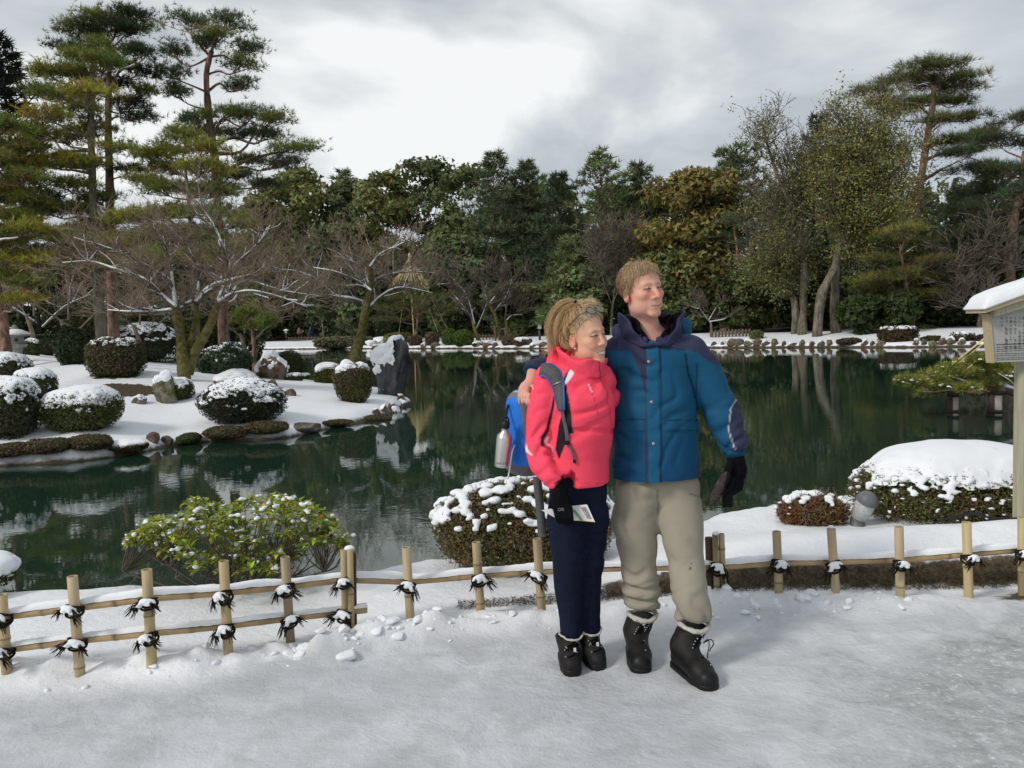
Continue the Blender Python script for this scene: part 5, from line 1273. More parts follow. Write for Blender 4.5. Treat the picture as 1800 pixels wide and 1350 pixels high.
def near_shrubs():
    # azalea with separate leaves
    g = np.random.default_rng(77); Y0 = 4.98; b = at(405, 1028, Y0); b[2] = hz(b[0], b[1]) - .02
    root = thing('azalea_bush', 'leafy green azalea with snow clumps behind the two railed fence', 'shrub', b, 'shrubs on the near bank')
    s = Y0 / FPX; tips = []
    prof = [(225, 960), (245, 935), (262, 905), (300, 915), (330, 880), (365, 868), (395, 890), (430, 872), (470, 868), (510, 872), (550, 885), (580, 905), (605, 930), (590, 960)]
    tx = np.array([p[0] for p in prof]); ty = np.array([p[1] for p in prof])
    for i in range(560):
        x = g.uniform(226, 608); yt = np.interp(x, tx, ty); dep = g.normal() * .22
        edge = min(x - 222, 612 - x) / 195; bot = 935 + 75 * min(1, edge * 1.5)
        y = yt + 6 + (bot - yt - 6) * g.random() ** 1.3
        tips.append(at(x, y, Y0 + dep * (0.4 + .8 * min(1, edge * 2))))
    tips = np.array(tips); bm = MB(); forks = b + np.c_[g.normal(size=(26, 1)) * .30, g.normal(size=(26, 1)) * .16, g.uniform(.14, .34, (26, 1))]
    for f_ in forks:
        V, F = tube_geo(smooth_path([b + g.normal(size=3) * [.07, .05, 0], b * .5 + f_ * .5 + g.normal(size=3) * .02, f_], 6), np.linspace(.011, .006, 6), 5, False); bm.add(V, F)
    for t in tips[::3]:
        f_ = forks[np.argmin(np.linalg.norm(forks - t, axis=1) + (forks[:, 2] > t[2]) * .2)]
        V, F = tube_geo(smooth_path([f_, (f_ + t) / 2 - [0, 0, .02] + g.normal(size=3) * .012, t], 5), np.linspace(.0055, .0025, 5), 4, False); bm.add(V, F)
    bm.build('branches', material('azalea_wood', (.11, .095, .075), .9, .1, var=(20, .3)), root, True)
    k = 12; P = np.repeat(tips, k, 0); n = len(P)
    an = g.uniform(0, 2 * np.pi, n); el_ = g.uniform(-.25, 1.0, n)
    D = np.c_[np.cos(an) * np.cos(el_), np.sin(an) * np.cos(el_), np.sin(el_)]; L_ = g.uniform(.034, .066, (n, 1)); W_ = L_ * .40
    S = unit(np.cross(D, [0, 0, 1.])); N = np.cross(S, D); drp = -N * L_ * .18
    V = np.stack([P, P + D * L_ * .55 + S * W_ * .5 + N * W_ * .2, P + D * L_ * .6, P + D * L_ * .55 - S * W_ * .5 + N * W_ * .2, P + D * L_ + drp], 1)
    F = np.array([[0, 1, 2], [0, 2, 3], [1, 4, 2], [2, 4, 3]])[None] + 5 * np.arange(n)[:, None, None]
    cl = colvar((.26, .31, .05), n, .25, g); cl = np.where(g.random((n, 1)) < .008, (.40, .13, .03), cl); cl = np.where(g.random((n, 1)) < .2, cl * [1.5, 1.35, .9], cl)
    o = mk('leaves', V.reshape(-1, 3), F.reshape(-1, 3), MAT['leaf'], root, False, np.repeat(np.clip(cl, 0, 1), 5, 0)); o['kind'] = 'stuff'
    zt_ = np.array([np.interp(0, [0], [0])]); sel = tips[g.random(len(tips)) < .36]; C = []; Rr = []
    for t in sel:
        hi_ = np.interp(0, [0], [0]); 
        for q in range(g.integers(2, 5)): C.append(t + g.normal(size=3) * [.022, .022, .005] + [0, 0, .018]); Rr.append(g.uniform(.008, .018))
    blob_snow('snow', C, Rr, root, .009, .65, .008)
    # clipped shrub behind the couple, right of centre ones
    def nb(name, x0, x1, y0, y1, Y, label, col, col2, nleaf, ls, e, seed, taper, ns, rr, cut, dome=False, ry=None, hang=0):
        p = at((x0 + x1) / 2, y1, Y); s_ = Y / FPX; rx = (x1 - x0) / 2 * s_; h_ = (y1 - y0) * s_; ry = ry or rx * .7
        g = np.random.default_rng(int(seed * 10)); root = thing(name, label, 'shrub', p, 'shrubs on the near bank')
        c0 = p + [0, 0, h_ / 2]; R3 = np.array([rx, ry, h_ / 2])
        def surf(u, k_=1.0):
            q = sup(u, e) * lump(u, seed, .07)[:, None] * k_; w = q * R3; w[:, :2] *= (1 + taper * (q[:, 2:3] + 1) / 2 - taper * .5); return c0 + w
        # stems
        bm = MB()
        for i in range(16):
            a = g.uniform(0, 2 * np.pi); q = c0 + np.array([math.cos(a) * rx * .75, math.sin(a) * ry * .75, g.uniform(-.1, .25) * h_]); b_ = p + [g.normal() * .05, g.normal() * .05, -.12]
            V, F = tube_geo(smooth_path([b_, b_ * .5 + q * .5 + g.normal(size=3) * .03 - [0, 0, .03], q], 7), np.linspace(.016, .007, 7), 5, False); bm.add(V, F)
        bm.build('stems', MAT['dkwood'], root, True)
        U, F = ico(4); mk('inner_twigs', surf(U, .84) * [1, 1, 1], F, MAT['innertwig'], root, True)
        u = rdir(nleaf, g); kk = g.uniform(.80, 1.03, (nleaf, 1)); P = c0 + (surf(u) - c0) * kk
        if hang: P[:, 2] -= hang * g.random(nleaf) * (u[:, 2] < -.2)
        w_ = sst(.4, .62, fbm(P, 9, 3))[:, None]; cl = colvar(col, nleaf, .3, g) * (1 - w_) + colvar(col2, nleaf, .3, g) * w_
        fb = MB(); add_leaves(fb, P, u, ls, cl, .45, .9, g); o = fb.build('leaves', MAT['leaf'], root); o['kind'] = 'stuff'
        # fine twigs standing out of the surface
        n_ = nleaf // 26; u = rdir(n_, g); a = surf(u, .86); d = unit(u + .6 * g.normal(size=(n_, 3))); L2 = g.uniform(.02, .05, (n_, 1))
        V, F = batch_tubes(np.stack([a, a + d * L2, a + d * L2 * 1.9 + g.normal(size=(n_, 3)) * .006], 1), np.tile([.0026, .002, .0012], (n_, 1)), 3); mk('twigs', V, F, MAT['twig'], root)
        # snow
        u = rdir(ns, g); S_ = surf(u); nn = unit(u / R3)
        keep = (nn[:, 2] * .75 + .25 * (S_[:, 2] - c0[2]) / (h_ / 2) + 1.25 * (fbm(S_ + seed, 6.5, 3) - .5) + .25 * g.normal(size=ns)) > cut
        C = S_[keep]; r_ = g.uniform(rr[0], rr[1], keep.sum()) * (.55 + .6 * np.clip(nn[keep, 2], 0, 1))
        sm = g.random(ns // 6) ; uu = rdir(ns // 6, g); uu = uu[uu[:, 2] > -.55]; C2 = surf(uu, 1.01); k2 = fbm(C2 + 9, 7, 2) > .57
        C = np.concatenate([C, C2[k2]]); r_ = np.concatenate([r_, g.uniform(.009, .02, k2.sum())])
        blob_snow('snow', C, r_, root, .0145, .6, .014)
        if dome:
            U, F = ico(5); q = U[:, 2]; S_ = surf(U); off = .06 * sst(.40, .80, q + .42 * (fbm(S_, 6, 3) - .5)) - .018
            P_ = S_ + np.c_[U[:, :2] * .3, np.ones(len(U))] * off[:, None] + U * (.01 * (fbm(S_, 14, 3) - .5))[:, None]
            kf = (off[F] > -.012).any(1); un, inv = np.unique(F[kf], return_inverse=True); mk('snow', P_[un], inv.reshape(-1, 3), MAT['snowfine'], root, True)
    nb('clipped_shrub', 760, 1085, 842, 996, 5.15, 'wide clipped shrub with clotted snow behind the couple', (.17, .125, .055), (.12, .12, .04), 34000, .022, 2.15, 3.4, .1, 1000, (.016, .042), .30, hang=.05)
    nb('clipped_shrub', 1368, 1488, 866, 935, 5.75, 'small rusty brown shrub with snow lumps beside the floodlight', (.20, .075, .03), (.16, .10, .035), 9000, .02, 2.5, 5.1, .25, 150, (.018, .035), .62)
    nb('clipped_shrub', 1503, 1850, 782, 934, 5.9, 'great dome shrub buried in smooth snow beside the notice board', (.13, .14, .04), (.16, .12, .05), 34000, .022, 2.2, 6.6, .0, 1500, (.012, .036), .10, dome=True)
    p = at(-60, 1040, 4.9); bush('clipped_shrub', 'snowy shrub tip at the edge of view on the near bank', p, .27, .17, BOX, 2500, .025, snow=(.2, 14), group='shrubs on the near bank', seed=7.2, sub=5, th=.05)
    # dry turf edge below the bank
    g = np.random.default_rng(15); fb = MB()
    for (xa, xb, n) in ((.75, 3.6, 9000), (-.35, .42, 1900), (.42, .8, 900)):
        x = g.uniform(xa, xb, n); v = g.uniform(.12, .24, n); y = fenceY(x) + v; z = h_bank(np.c_[x, y]) + g.uniform(-.01, .015, n)
        P = np.c_[x, y, z]; D = unit(np.c_[g.normal(size=n) * .7, -np.abs(g.normal(size=n)) * .8, g.normal(size=n) * .6 - .1]); L_ = g.uniform(.012, .04, (n, 1))
        S = unit(np.cross(D, g.normal(size=(n, 3)))) * .0022
        V = np.stack([P - S, P + S, P + D * L_], 1).reshape(-1, 3)
        fb.add(V, np.arange(3 * n).reshape(-1, 3), np.repeat(colvar((.14, .10, .045), n, .35, g), 3, 0))
    o = fb.build('dry_grass', MAT['leaf']); tag(o, 'dry brown turf edge under the snow behind the fence', 'grass', kind='stuff')

# ------------------------------------------------ floodlight and cables
def floodlight():
    p = at(1512, 930, 5.62); t = thing('floodlight', 'grey round garden floodlight between the rusty shrub and the snowy dome', 'floodlight', p)
    gm = material('grey_plastic', (.12, .125, .13), .5, .4, var=(20, .15)); lens = material('speckled_lens', (.55, .56, .55), .25, .5, col2=(.30, .31, .30), var=(60, .3), bump=(90, .4, .003))
    ax = unit(np.array([.28, -.35, .9])); c = at(1519, 890, 5.62); r_ = .068
    V, F = tube_geo([c - ax * .10, c - ax * .095, c - ax * .0, c + ax * .07, c + ax * .105], [.045, r_ * .9, r_ * 1.02, r_ * .95, r_ * .5], 20); mk('body', V, F, lens, t, True)
    V, F = tube_geo([c + ax * .045, c + ax * .06, c + ax * .10, c + ax * .118], [r_ * 1.08, r_ * 1.15, r_ * .8, r_ * .3], 20); mk('hood', V, F, gm, t, True)
    an = np.linspace(0, 2 * np.pi, 25); e1 = unit(np.cross(ax, [1, 0, 0])); e2 = np.cross(ax, e1)
    V, F = tube_geo(c + ax * .045 + r_ * 1.08 * (np.cos(an)[:, None] * e1 + np.sin(an)[:, None] * e2), .007, 6, False); mk('rim', V, F, gm, t, True)
    V, F = tube_geo([p + [-.03, 0, -.1], p + [-.02, 0, .0], c - ax * .11, c - ax * .09], [.045, .05, .05, .04], 14); mk('stand', V, F, gm, t, True)
    cm = material('black_cable', (.012, .012, .013), .5, .3, var=(20, .2))
    for i, (L_, l) in enumerate([([(1640, 925), (1668, 910), (1700, 903), (1730, 908), (1765, 925), (1790, 936)], 'black cable arching over the snow to the notice board post'), ([(1660, 922), (1690, 906), (1722, 902), (1745, 918), (1775, 932), (1795, 934)], 'second black cable looping beside the first'), ([(1722, 904), (1735, 922), (1760, 928), (1792, 938)], 'short black cable curled at the post foot')]):
        Y_ = 4.98 + .05 * i; P = [at(x, y, Y_) for x, y in L_]
        P = [np.array([q[0], q[1], max(q[2], hz(q[0], q[1]) + .006)]) for q in P]
        V, F = tube_geo(smooth_path(P, 30), .0065, 7); o = mk('cable', V, F, cm, None, True); tag(o, l, 'cable', 'cables by the notice board')

# ------------------------------------------------ notice board
def notice_board():
    Yb = 4.97; wood = material('pale_timber', (.30, .28, .19), .65, .25, col2=(.42, .40, .29), var=(6, .15), bump=(25, .2, .004), stretch=(8, 8, .6))
    woodw = material('new_timber', (.46, .37, .23), .6, .25, var=(8, .12), stretch=(1, 8, 8))
    base = at(1800, 936, Yb); base[2] = hz(base[0], base[1]) - .05
    t = thing('notice_board', 'wooden notice board with a snowy gabled roof on a square post', 'notice board', base)
    x0 = at(1777, 800, Yb + .09)[0]; xr = x0 + .165; zc = at(1777, 636, Yb)[2]
    V, F = box_geo(((x0 + xr) / 2, Yb + .045, (zc + .3 + base[2]) / 2), (xr - x0, .09, zc + .3 - base[2])); bevel_mod(mk('post', V, F, wood, t), .022, 1)
    xm = (x0 + xr) / 2; bl = at(1738, 637, Yb - .03); tl = at(1731, 552, Yb - .03)
    hw = xm - bl[0]; ht = xm - tl[0]; zb = bl[2]; zt = tl[2]; Yf = Yb - .03
    ap = zt + ht * .36
    def slab(poly, y0, y1):
        n = len(poly); V = [(x, y0, z) for x, z in poly] + [(x, y1, z) for x, z in poly]
        F = [np.array([list(range(n)), list(range(2 * n - 1, n - 1, -1))]), np.array([[i, n + i, n + (i + 1) % n, (i + 1) % n] for i in range(n)])]
        return np.array(V, float), F
    grey = material('weathered_board', (.34, .345, .33), .75, .25, col2=(.44, .44, .42), var=(3, .1), stretch=(1, 1, 4))
    V, F = slab([(xm - hw, zb), (xm + hw, zb), (xm + ht, zt), (xm, ap), (xm - ht, zt)], Yf - .02, Yf + .02); mk('board', V, F, grey, t)
    for sg in (-1, 1):
        V, F = slab([(xm + sg * (hw + .0), zb - .002), (xm + sg * (hw - .02), zb - .002), (xm + sg * (ht - .02), zt), (xm + sg * (ht + .004), zt)][::-sg], Yf - .03, Yf + .03); mk('side_frame', V, F, woodw, t)
        e0 = at(1699, 551, Yf + .10); a0 = np.array([xm, zt + ht * .36 + .01]); ex = xm - e0[0]
        sl = lambda dx, dz: (xm + sg * dx, dz)
        ez = e0[2]; az = at(1800, 519, Yf)[2] + .02
        V, F = slab([sl(0, az), sl(ex, ez), sl(ex, ez + .022), sl(0, az + .028)][::-sg], Yf - .10, Yf + .11); mk('roof_board', V, F, woodw if sg < 0 else wood, t)
        V, F = slab([sl(.0, az - .06), sl(ex - .07, ez - .045 + .02), sl(ex - .07, ez + (az - ez) * .07 / ex - .001), sl(0, az - .001)][::-sg], Yf - .075, Yf - .035); mk('barge_board', V, F, wood, t)
        ns = 26; S = np.linspace(0, 1, ns); Yg = np.linspace(Yf - .11, Yf + .12, 12)
        X, Yy = np.meshgrid(xm + sg * ex * 1.03 * S, Yg, indexing='ij'); zr = az + .029 + (ez + .022 - az - .028) * np.abs(X - xm) / ex
        ed = np.minimum(sst(0, .13, 1 - S)[:, None], sst(0, .25, 1 - np.abs(np.linspace(-1, 1, 12)))[None])
        th_ = .012 + .062 * ed ** .6 * (.8 + .5 * fbm(np.stack([X, Yy, X * 0], -1).reshape(-1, 3), 6, 3).reshape(X.shape))
        V, F = grid(X, Yy, zr + th_); V2, F2 = grid(X, Yy, zr + .002)
        nV = len(V); m_ = 12; rim = np.concatenate([np.arange(m_), np.arange(1, ns) * m_ + m_ - 1, (ns - 1) * m_ + np.arange(m_ - 2, -1, -1), np.arange(ns - 2, 0, -1) * m_])
        FR = np.stack([rim, np.roll(rim, -1), np.roll(rim, -1) + nV, rim + nV], 1)
        mk('snow', np.concatenate([V, V2]), [F, F2[:, ::-1] + nV, FR], MAT['snow'], t, True)
    ink = material('black_ink', (.03, .03, .03), .7, .2, var=(50, .3))
    cols = ['もいう。', 'ので、別名、亀甲松と', 'の甲の形をしている', 'られており、また亀', 'といい、不老長寿な', '亀の形に似た石を']
    sc = Yb / FPX
    for i, c in enumerate(cols):
        x = at(1757.5 + 7.8 * i, 556, Yf)[0]; z = at(1757 + 7.8 * i, 556, Yf)[2]
        cu = bpy.data.curves.new('lettering', 'FONT'); cu.body = '\n'.join(c); cu.size = .0215; cu.align_x = 'CENTER'; cu.resolution_u = 1; cu.space_line = 1.05
        o = bpy.data.objects.new('lettering', cu); COL.objects.link(o)
        o.rotation_euler = (math.pi / 2, 0, 0); o.location = (x, Yf - .0235, z - .02)
        bpy.context.view_layer.update()
        me = bpy.data.meshes.new_from_object(o.evaluated_get(bpy.context.evaluated_depsgraph_get())); me.transform(o.matrix_world); me.transform(Matrix.Translation(-Vector(org(t))))
        me.materials.clear(); me.materials.append(ink); bpy.data.objects.remove(o)
        o = bpy.data.objects.new('lettering', me); COL.objects.link(o); o.parent = t
    g = np.random.default_rng(3)
    for k, (y, w_) in enumerate([(605.5, 1.0), (610, .9), (614, .95), (617.5, .9), (622, 1), (625.5, .9), (629.5, .95), (632.5, .8)]):
        x = at(1748, y, Yf)[0]; z = at(1748, y, Yf)[2]; mb = MB()
        xe = x + .27 * w_
        while x < xe:
            wl_ = g.uniform(.008, .03); V, F = box_geo((x + wl_ / 2, Yf - .0215, z), (wl_, .001, .0028 if k else .0045)); mb.add(V, F); x += wl_ + .004
        o = mb.build('text_line', ink, t)

# ------------------------------------------------ propped pine limb over the water
def propped_pine():
    Y0 = 15.0; g = np.random.default_rng(88)
    base = np.array([at(1950, 720, Y0)[0], Y0, WZ])
    root = thing('propped_pine', 'low pine limb with snowy needles held over the water on props', 'tree', base, None)
    A = lambda L_: [at(x, y, Y0 + .2 * math.sin(x)) for x, y in L_]
    mb = MB(); sb = MB()
    for L_, r0, r1 in [([(1960, 700), (1880, 694), (1790, 690), (1752, 683), (1720, 690), (1690, 684), (1660, 680)], .10, .045), ([(1720, 688), (1690, 670), (1650, 662), (1600, 668)], .035, .012), ([(1790, 690), (1770, 668), (1740, 650)], .04, .015), ([(1690, 684), (1650, 690), (1615, 690)], .03, .012)]:
        P = smooth_path(A(L_), 20); rr = np.linspace(r0, r1, 20); V, F = tube_geo(P, rr, 8); mb.add(V, F)
        V, F = tube_geo(P[3:18] + np.c_[np.zeros((15, 2)), rr[3:18] * .8], rr[3:18] * .8, 6); sb.add(V, F)
    mb.build('limb', MAT['bark_pine'], root, True)
    fb = MB(); C = []; Rr = []
    for (x, y, hw, hh) in [(1590, 668, 16, 7), (1612, 672, 22, 9), (1640, 662, 24, 10), (1668, 650, 24, 10), (1650, 680, 22, 8), (1690, 665, 24, 10), (1700, 642, 24, 10), (1725, 655, 24, 10), (1745, 640, 26, 10), (1722, 632, 20, 8), (1760, 665, 26, 10), (1775, 645, 24, 10), (1630, 692, 18, 5), (1800, 660, 30, 12), (1740, 678, 24, 7), (1700, 682, 20, 6), (1840, 650, 40, 14)]:
        c = at(x, y, Y0 + g.normal() * .3); a = hw * Y0 / FPX; hz_ = hh * Y0 / FPX; n = int(hw * 7)
        u = g.normal(size=(n, 3)) * .45; P = c + u * [a, a, hz_]; Aq = unit(np.c_[u[:, :2] * .8, np.full(n, .7)] + .3 * g.normal(size=(n, 3)))
        add_tufts(fb, P, Aq, .12, colvar((.24, .26, .055), n, .25, g), 10, .011, .6, g)
        for q in range(int(hw * .5)): C.append(c + np.array([g.normal() * a * .5, g.normal() * a * .5, hz_ * g.uniform(.1, .8)])); Rr.append(g.uniform(.02, .05))
    fb.build('needles', MAT['needle'], root); 
    V, F, _ = sb.get(); mk('limb_snow', V, F, MAT['snowfine'], root, True); blob_snow('snow', C, Rr, root, .02, .45, .02)
    dk = material('wet_prop', (.07, .05, .04), .8, .3, var=(6, .3)); lt = material('pale_prop', (.42, .38, .34), .8, .2, var=(6, .2))
    for i, (x, y, m, r_, l) in enumerate([(1671, 690, dk, .05, 'dark prop post, the outermost under the pine limb'), (1678.5, 692, lt, .06, 'pale prop post paired with the outermost dark one'), (1744, 686, dk, .075, 'thick dark prop post under the pine limb near the notice board'), (1752.5, 688, lt, .085, 'pale prop post paired with the thick dark one')]):
        w0 = gz(x, 729, WZ); Yq = w0[1]; t = at(x, y, Yq)
        r0 = thing('prop_post', l, 'post', [w0[0], Yq, WZ - .4], 'props under the pine limb')
        V, F = tube_geo([[w0[0], Yq, WZ - .4], [w0[0], Yq, WZ + .02], [t[0], Yq, t[2]]], r_, 10); mk('pole', V, F, m, r0, True)
        for z in (t[2] - .03, WZ + .06):
            V, F = tube_geo([[t[0], Yq, z - .035], [t[0], Yq, z + .035]], r_ * 1.18, 10); mk('binding', V, F, MAT['bark_dark'], r0, True)
    rm = bpy.data.materials['straw_rope']
    for i, (a, b, l) in enumerate([((1662, 650), (1830, 515), 'straw support rope slanting highest above the pine limb'), ((1668, 652), (1830, 524), 'straw support rope just below the highest one'), ((1688, 658), (1830, 545), 'straw support rope slanting third above the pine limb'), ((1694, 664), (1830, 556), 'lowest straw support rope above the pine limb')]):
        V, F = tube_geo([at(*a, Y0), at(*b, Y0 + .3)], .016 if i % 2 == 0 else .01, 6); o = mk('support_rope', V, F, rm, None, True); tag(o, l, 'rope', 'ropes holding the pine limb')

def snow_clods():
    """broken lumps of thrown up snow along the fence foot"""
    g = np.random.default_rng(66); mb = MB()
    for i in range(520):
        x = g.uniform(-2.7, 2.2); dens = np.interp(x, [-2.7, -1.6, -1.2, -.7, -.3, .2, .8, 1.2, 1.6, 2.2], [.25, .35, .9, 1, .4, .3, .3, .8, .8, .1])
        if g.random() > dens: continue
        v = -.12 + .08 * g.normal() + .12 * (x < -1.2); y = fenceY(x) + v
        if .1 < x < 1.05 and y < 4.0: continue
        r_ = (.006 + .024 * g.random() ** 2.5) * (.6 + .7 * dens); U, F = ico(2 if r_ > .018 else 1); q = U * (1 + .5 * (fbm(U + i * 3.1, 1.6, 3) - .5))[:, None]
        for k in range(6):
            n_ = unit(g.normal(size=3)); ex = np.clip(q @ n_ - g.uniform(.45, .8), 0, None); q = q - ex[:, None] * n_ * .9
        q = q + .05 * (vnoise(U + i, 5)[:, None] - .5)
        mb.add(q * [r_ * g.uniform(.9, 1.6), r_, r_ * g.uniform(.55, .85)] @ rotm('Z', g.uniform(0, 6)).T + [x, y, hz(x, y) + r_ * .05], F)
    o = mb.build('snow_clods', MAT['snow'], None, True); tag(o, 'lumps of shovelled snow along the foot of the bamboo fence', 'snow', kind='stuff')
# ================================================================== the couple
CRI = CR3.T
def proj(V):
    q = (np.asarray(V, float) - [0, 0, CAMZ]) @ CR3
    return np.stack([900 + FPX * q[:, 0] / -q[:, 2], 675 - FPX * q[:, 1] / -q[:, 2]], 1)
def inpoly(P, poly):
    poly = np.asarray(poly, float); r = np.zeros(len(P), bool)
    for a, b in zip(poly, np.roll(poly, -1, 0)):
        r ^= ((a[1] > P[:, 1]) != (b[1] > P[:, 1])) & (P[:, 0] < (b[0] - a[0]) * (P[:, 1] - a[1]) / (b[1] - a[1] + 1e-12) + a[0])
    return r
def soft(P, poly, w=1.3):
    poly = np.asarray(poly, float); d = pdist(P, np.vstack([poly, poly[:1]])); return sst(-w, w, np.where(inpoly(P, poly), d, -d))
def pdist(P, line):
    line = np.asarray(line, float); d = np.full(len(P), 1e9)
    for a, b in zip(line[:-1], line[1:]):
        ba = b - a; t = np.clip(((P - a) @ ba) / (ba @ ba + 1e-9), 0, 1); d = np.minimum(d, np.linalg.norm(P - a - t[:, None] * ba, axis=1))
    return d
def on_surf(f, px, py, off=.006, y0=3.2, y1=4.1):
    Ys = np.arange(y0, y1, .004); P = np.array([at(px, py, y) for y in Ys]); d = f(P.astype(np.float32))
    i = np.nonzero(d < off)[0]; i = i[0] if len(i) else int(np.argmin(d)); return P[i]
def grad(f, p, e=.006):
    p = np.asarray(p, float); Q = np.array([p + s * e * np.eye(3)[k] for k in range(3) for s in (1, -1)], np.float32); d = f(Q)
    return unit(np.array([d[0] - d[1], d[2] - d[3], d[4] - d[5]]))
def strip(f, pts, w_, th=.004, off=.006, n=24, y0=3.2, flip=1):
    """a strap lying on the surface of f along picture points"""
    P = np.array([on_surf(f, x, y, off, y0) for x, y in pts]); P = smooth_path(P, n); N = np.array([grad(f, p) for p in P]); T = unit(np.gradient(P, axis=0)); S = unit(np.cross(T, N))
    w_ = np.interp(np.linspace(0, 1, n), np.linspace(0, 1, len(np.atleast_1d(w_))), np.atleast_1d(w_))[:, None] / 2
    V = np.stack([P - S * w_, P - S * w_ + N * th, P + S * w_ + N * th, P + S * w_], 1).reshape(-1, 3)
    i = np.arange(n - 1)[:, None] * 4; j = np.arange(4)[None]; k = (j + 1) % 4
    F = np.stack([i + j, i + 4 + j, i + 4 + k, i + k], -1).reshape(-1, 4)
    return V, [F, np.array([[0, 1, 2, 3], [4 * n - 1, 4 * n - 2, 4 * n - 3, 4 * n - 4]])], P, N, S
def folds(V, N, axis, freq, amp, warp=1.0, seed=0):
    ax = unit(np.array(axis, float)); c = V @ ax
    a = fbm(V + seed, 5.5, 2); b = fbm(V + seed + 20, 4.0, 2)
    s = np.sin(2 * np.pi * (c * freq + warp * 2.2 * (a - .5)))
    return 1.35 * amp * (.5 * s - .32 * (s * s - .5)) * sst(.42, .70, b)
MAT['cloth'] = material('cloth', (1, 1, 1), .85, .12, attr=True, bump=(30, .35, .005))
MAT['shell'] = material('shell_fabric', (1, 1, 1), .72, .2, attr=True, bump=(20, .3, .006))
MAT['skin'] = material('skin', (1, 1, 1), .6, .22, attr=True, bump=(90, .3, .002))
MAT['hair'] = material('hair', (1, 1, 1), .5, .35, attr=True)
MAT['leather'] = material('boot_leather', (.007, .0065, .006), .62, .25, col2=(.018, .016, .015), var=(25, .3), bump=(90, .3, .003))
MAT['rubber'] = material('boot_rubber', (.006, .006, .0065), .5, .3, var=(30, .3), bump=(60, .2, .003))
MAT['fleece'] = material('cream_fleece', (.55, .53, .48), .95, .1, var=(60, .15), bump=(150, .8, .01))
MAT['knit'] = material('black_knit', (.006, .006, .008), .95, .08, var=(60, .3), bump=(240, .5, .004))
MAT['silver'] = material('brushed_steel', (.62, .60, .57), .32, .5, var=(3, .06), metal=1.0, bump=(200, .1, .001))
MAT['strap'] = material('grey_webbing', (.10, .10, .105), .8, .2, var=(80, .2), bump=(300, .3, .002))
MAT['blueny'] = material('blue_nylon', (.012, .16, .62), .5, .3, var=(8, .12), bump=(120, .25, .004))
MAT['metalsm'] = material('grey_metal', (.35, .35, .36), .4, .5, metal=.8, var=(50, .1))
MAT['whitecloth'] = material('white_cloth', (.75, .75, .76), .7, .2, var=(40, .05))

def head_frame(O, yaw, roll, pitch=0):
    ly = np.array([math.sin(yaw), -math.cos(yaw), 0]); lx = np.array([math.cos(yaw), math.sin(yaw), 0]); lz = np.array([0, 0, 1.])
    ly, lz = ly * math.cos(pitch) + lz * math.sin(pitch), lz * math.cos(pitch) - ly * math.sin(pitch)
    Rr = rotm('Y', roll); return np.array(O, float), np.stack([Rr @ lx, Rr @ ly, Rr @ lz], 1)
def head_sdf(q, fem=False, smile=0.0):
    """q: head coordinates, x to the side, y forward, z up, origin between the ears' tops"""
    w = .99 if fem else 1.10; ax = np.abs(q[:, 0]); m = np.stack([ax, q[:, 1], q[:, 2]], 1)
    d = ell(q, (0, -.012, .042), (.079 * w, .098, .086))
    d = smin(d, ell(q, (0, .022, -.036), (.066 * w, .068, .090)), .03)
    d = smin(d, ell(m, (.040 * w, .015, -.072), (.024, .036, .030)), .028)          # jaw angle
    d = smin(d, ell(q, (0, .070, -.108), (.028 * w, .018, .019)), .024)             # chin
    d = smin(d, ell(m, (.043 * w, .058, -.020), (.021, .024, .019)), .018)          # cheekbone
    if smile: d = smin(d, ell(m, (.036 * w, .070, -.040), (.017, .016, .015)), .015)
    d = smin(d, rc(m, (0, .086, .026), (.038 * w, .072, .026), .009, .009), .014)    # brow
    d = smax(d, -ell(m, (.031 * w, .101, .007), (.019, .017, .012)), .010)           # sockets
    d = smin(d, ell(m, (.031 * w, .0745, .006), (.0145, .0150, .0125)), .004)        # eyes
    nl_ = .90 if fem else 1.0
    d = smin(d, rc(q, (0, .084, .016), (0, .106 * nl_ + (.006 if fem else .003), -.032), .0075, .0115), .010)  # nose
    d = smin(d, ell(m, (.0135, .094, -.037), (.0085, .011, .0075)), .006)
    d = smax(d, -ell(m, (.007, .099, -.046), (.004, .005, .004)), .003)
    d = smin(d, ell(q, (0, .076, -.073), (.028, .014, .020)), .016)                  # mouth mound
    zc = -.074 + (5.0 + smile * 4.0) * (ax - .008) ** 2
    d = smin(d, np.sqrt((q[:, 1] - .0865 + 11 * ax ** 2) ** 2 + (q[:, 2] - zc - .0045) ** 2 + np.clip(ax - .021, 0, 1) ** 2) - .0040, .006)
    d = smin(d, np.sqrt((q[:, 1] - .0860 + 11 * ax ** 2) ** 2 + (q[:, 2] - zc + .0060) ** 2 + np.clip(ax - .017, 0, 1) ** 2) - .0045, .006)
    d = smax(d, -(np.sqrt((q[:, 1] - .0925 + 11 * ax ** 2) ** 2 + ((q[:, 2] - zc) * 1.6) ** 2 + np.clip(ax - .024, 0, 1) ** 2) - .0030), .002)
    # ears
    e_ = ell(m, (.079 * w, -.012, -.012), (.0095, .019, .032)); e_ = smax(e_, -ell(m, (.088 * w, -.008, -.008), (.008, .011, .020)), .004)
    d = smin(d, e_, .008)
    return d
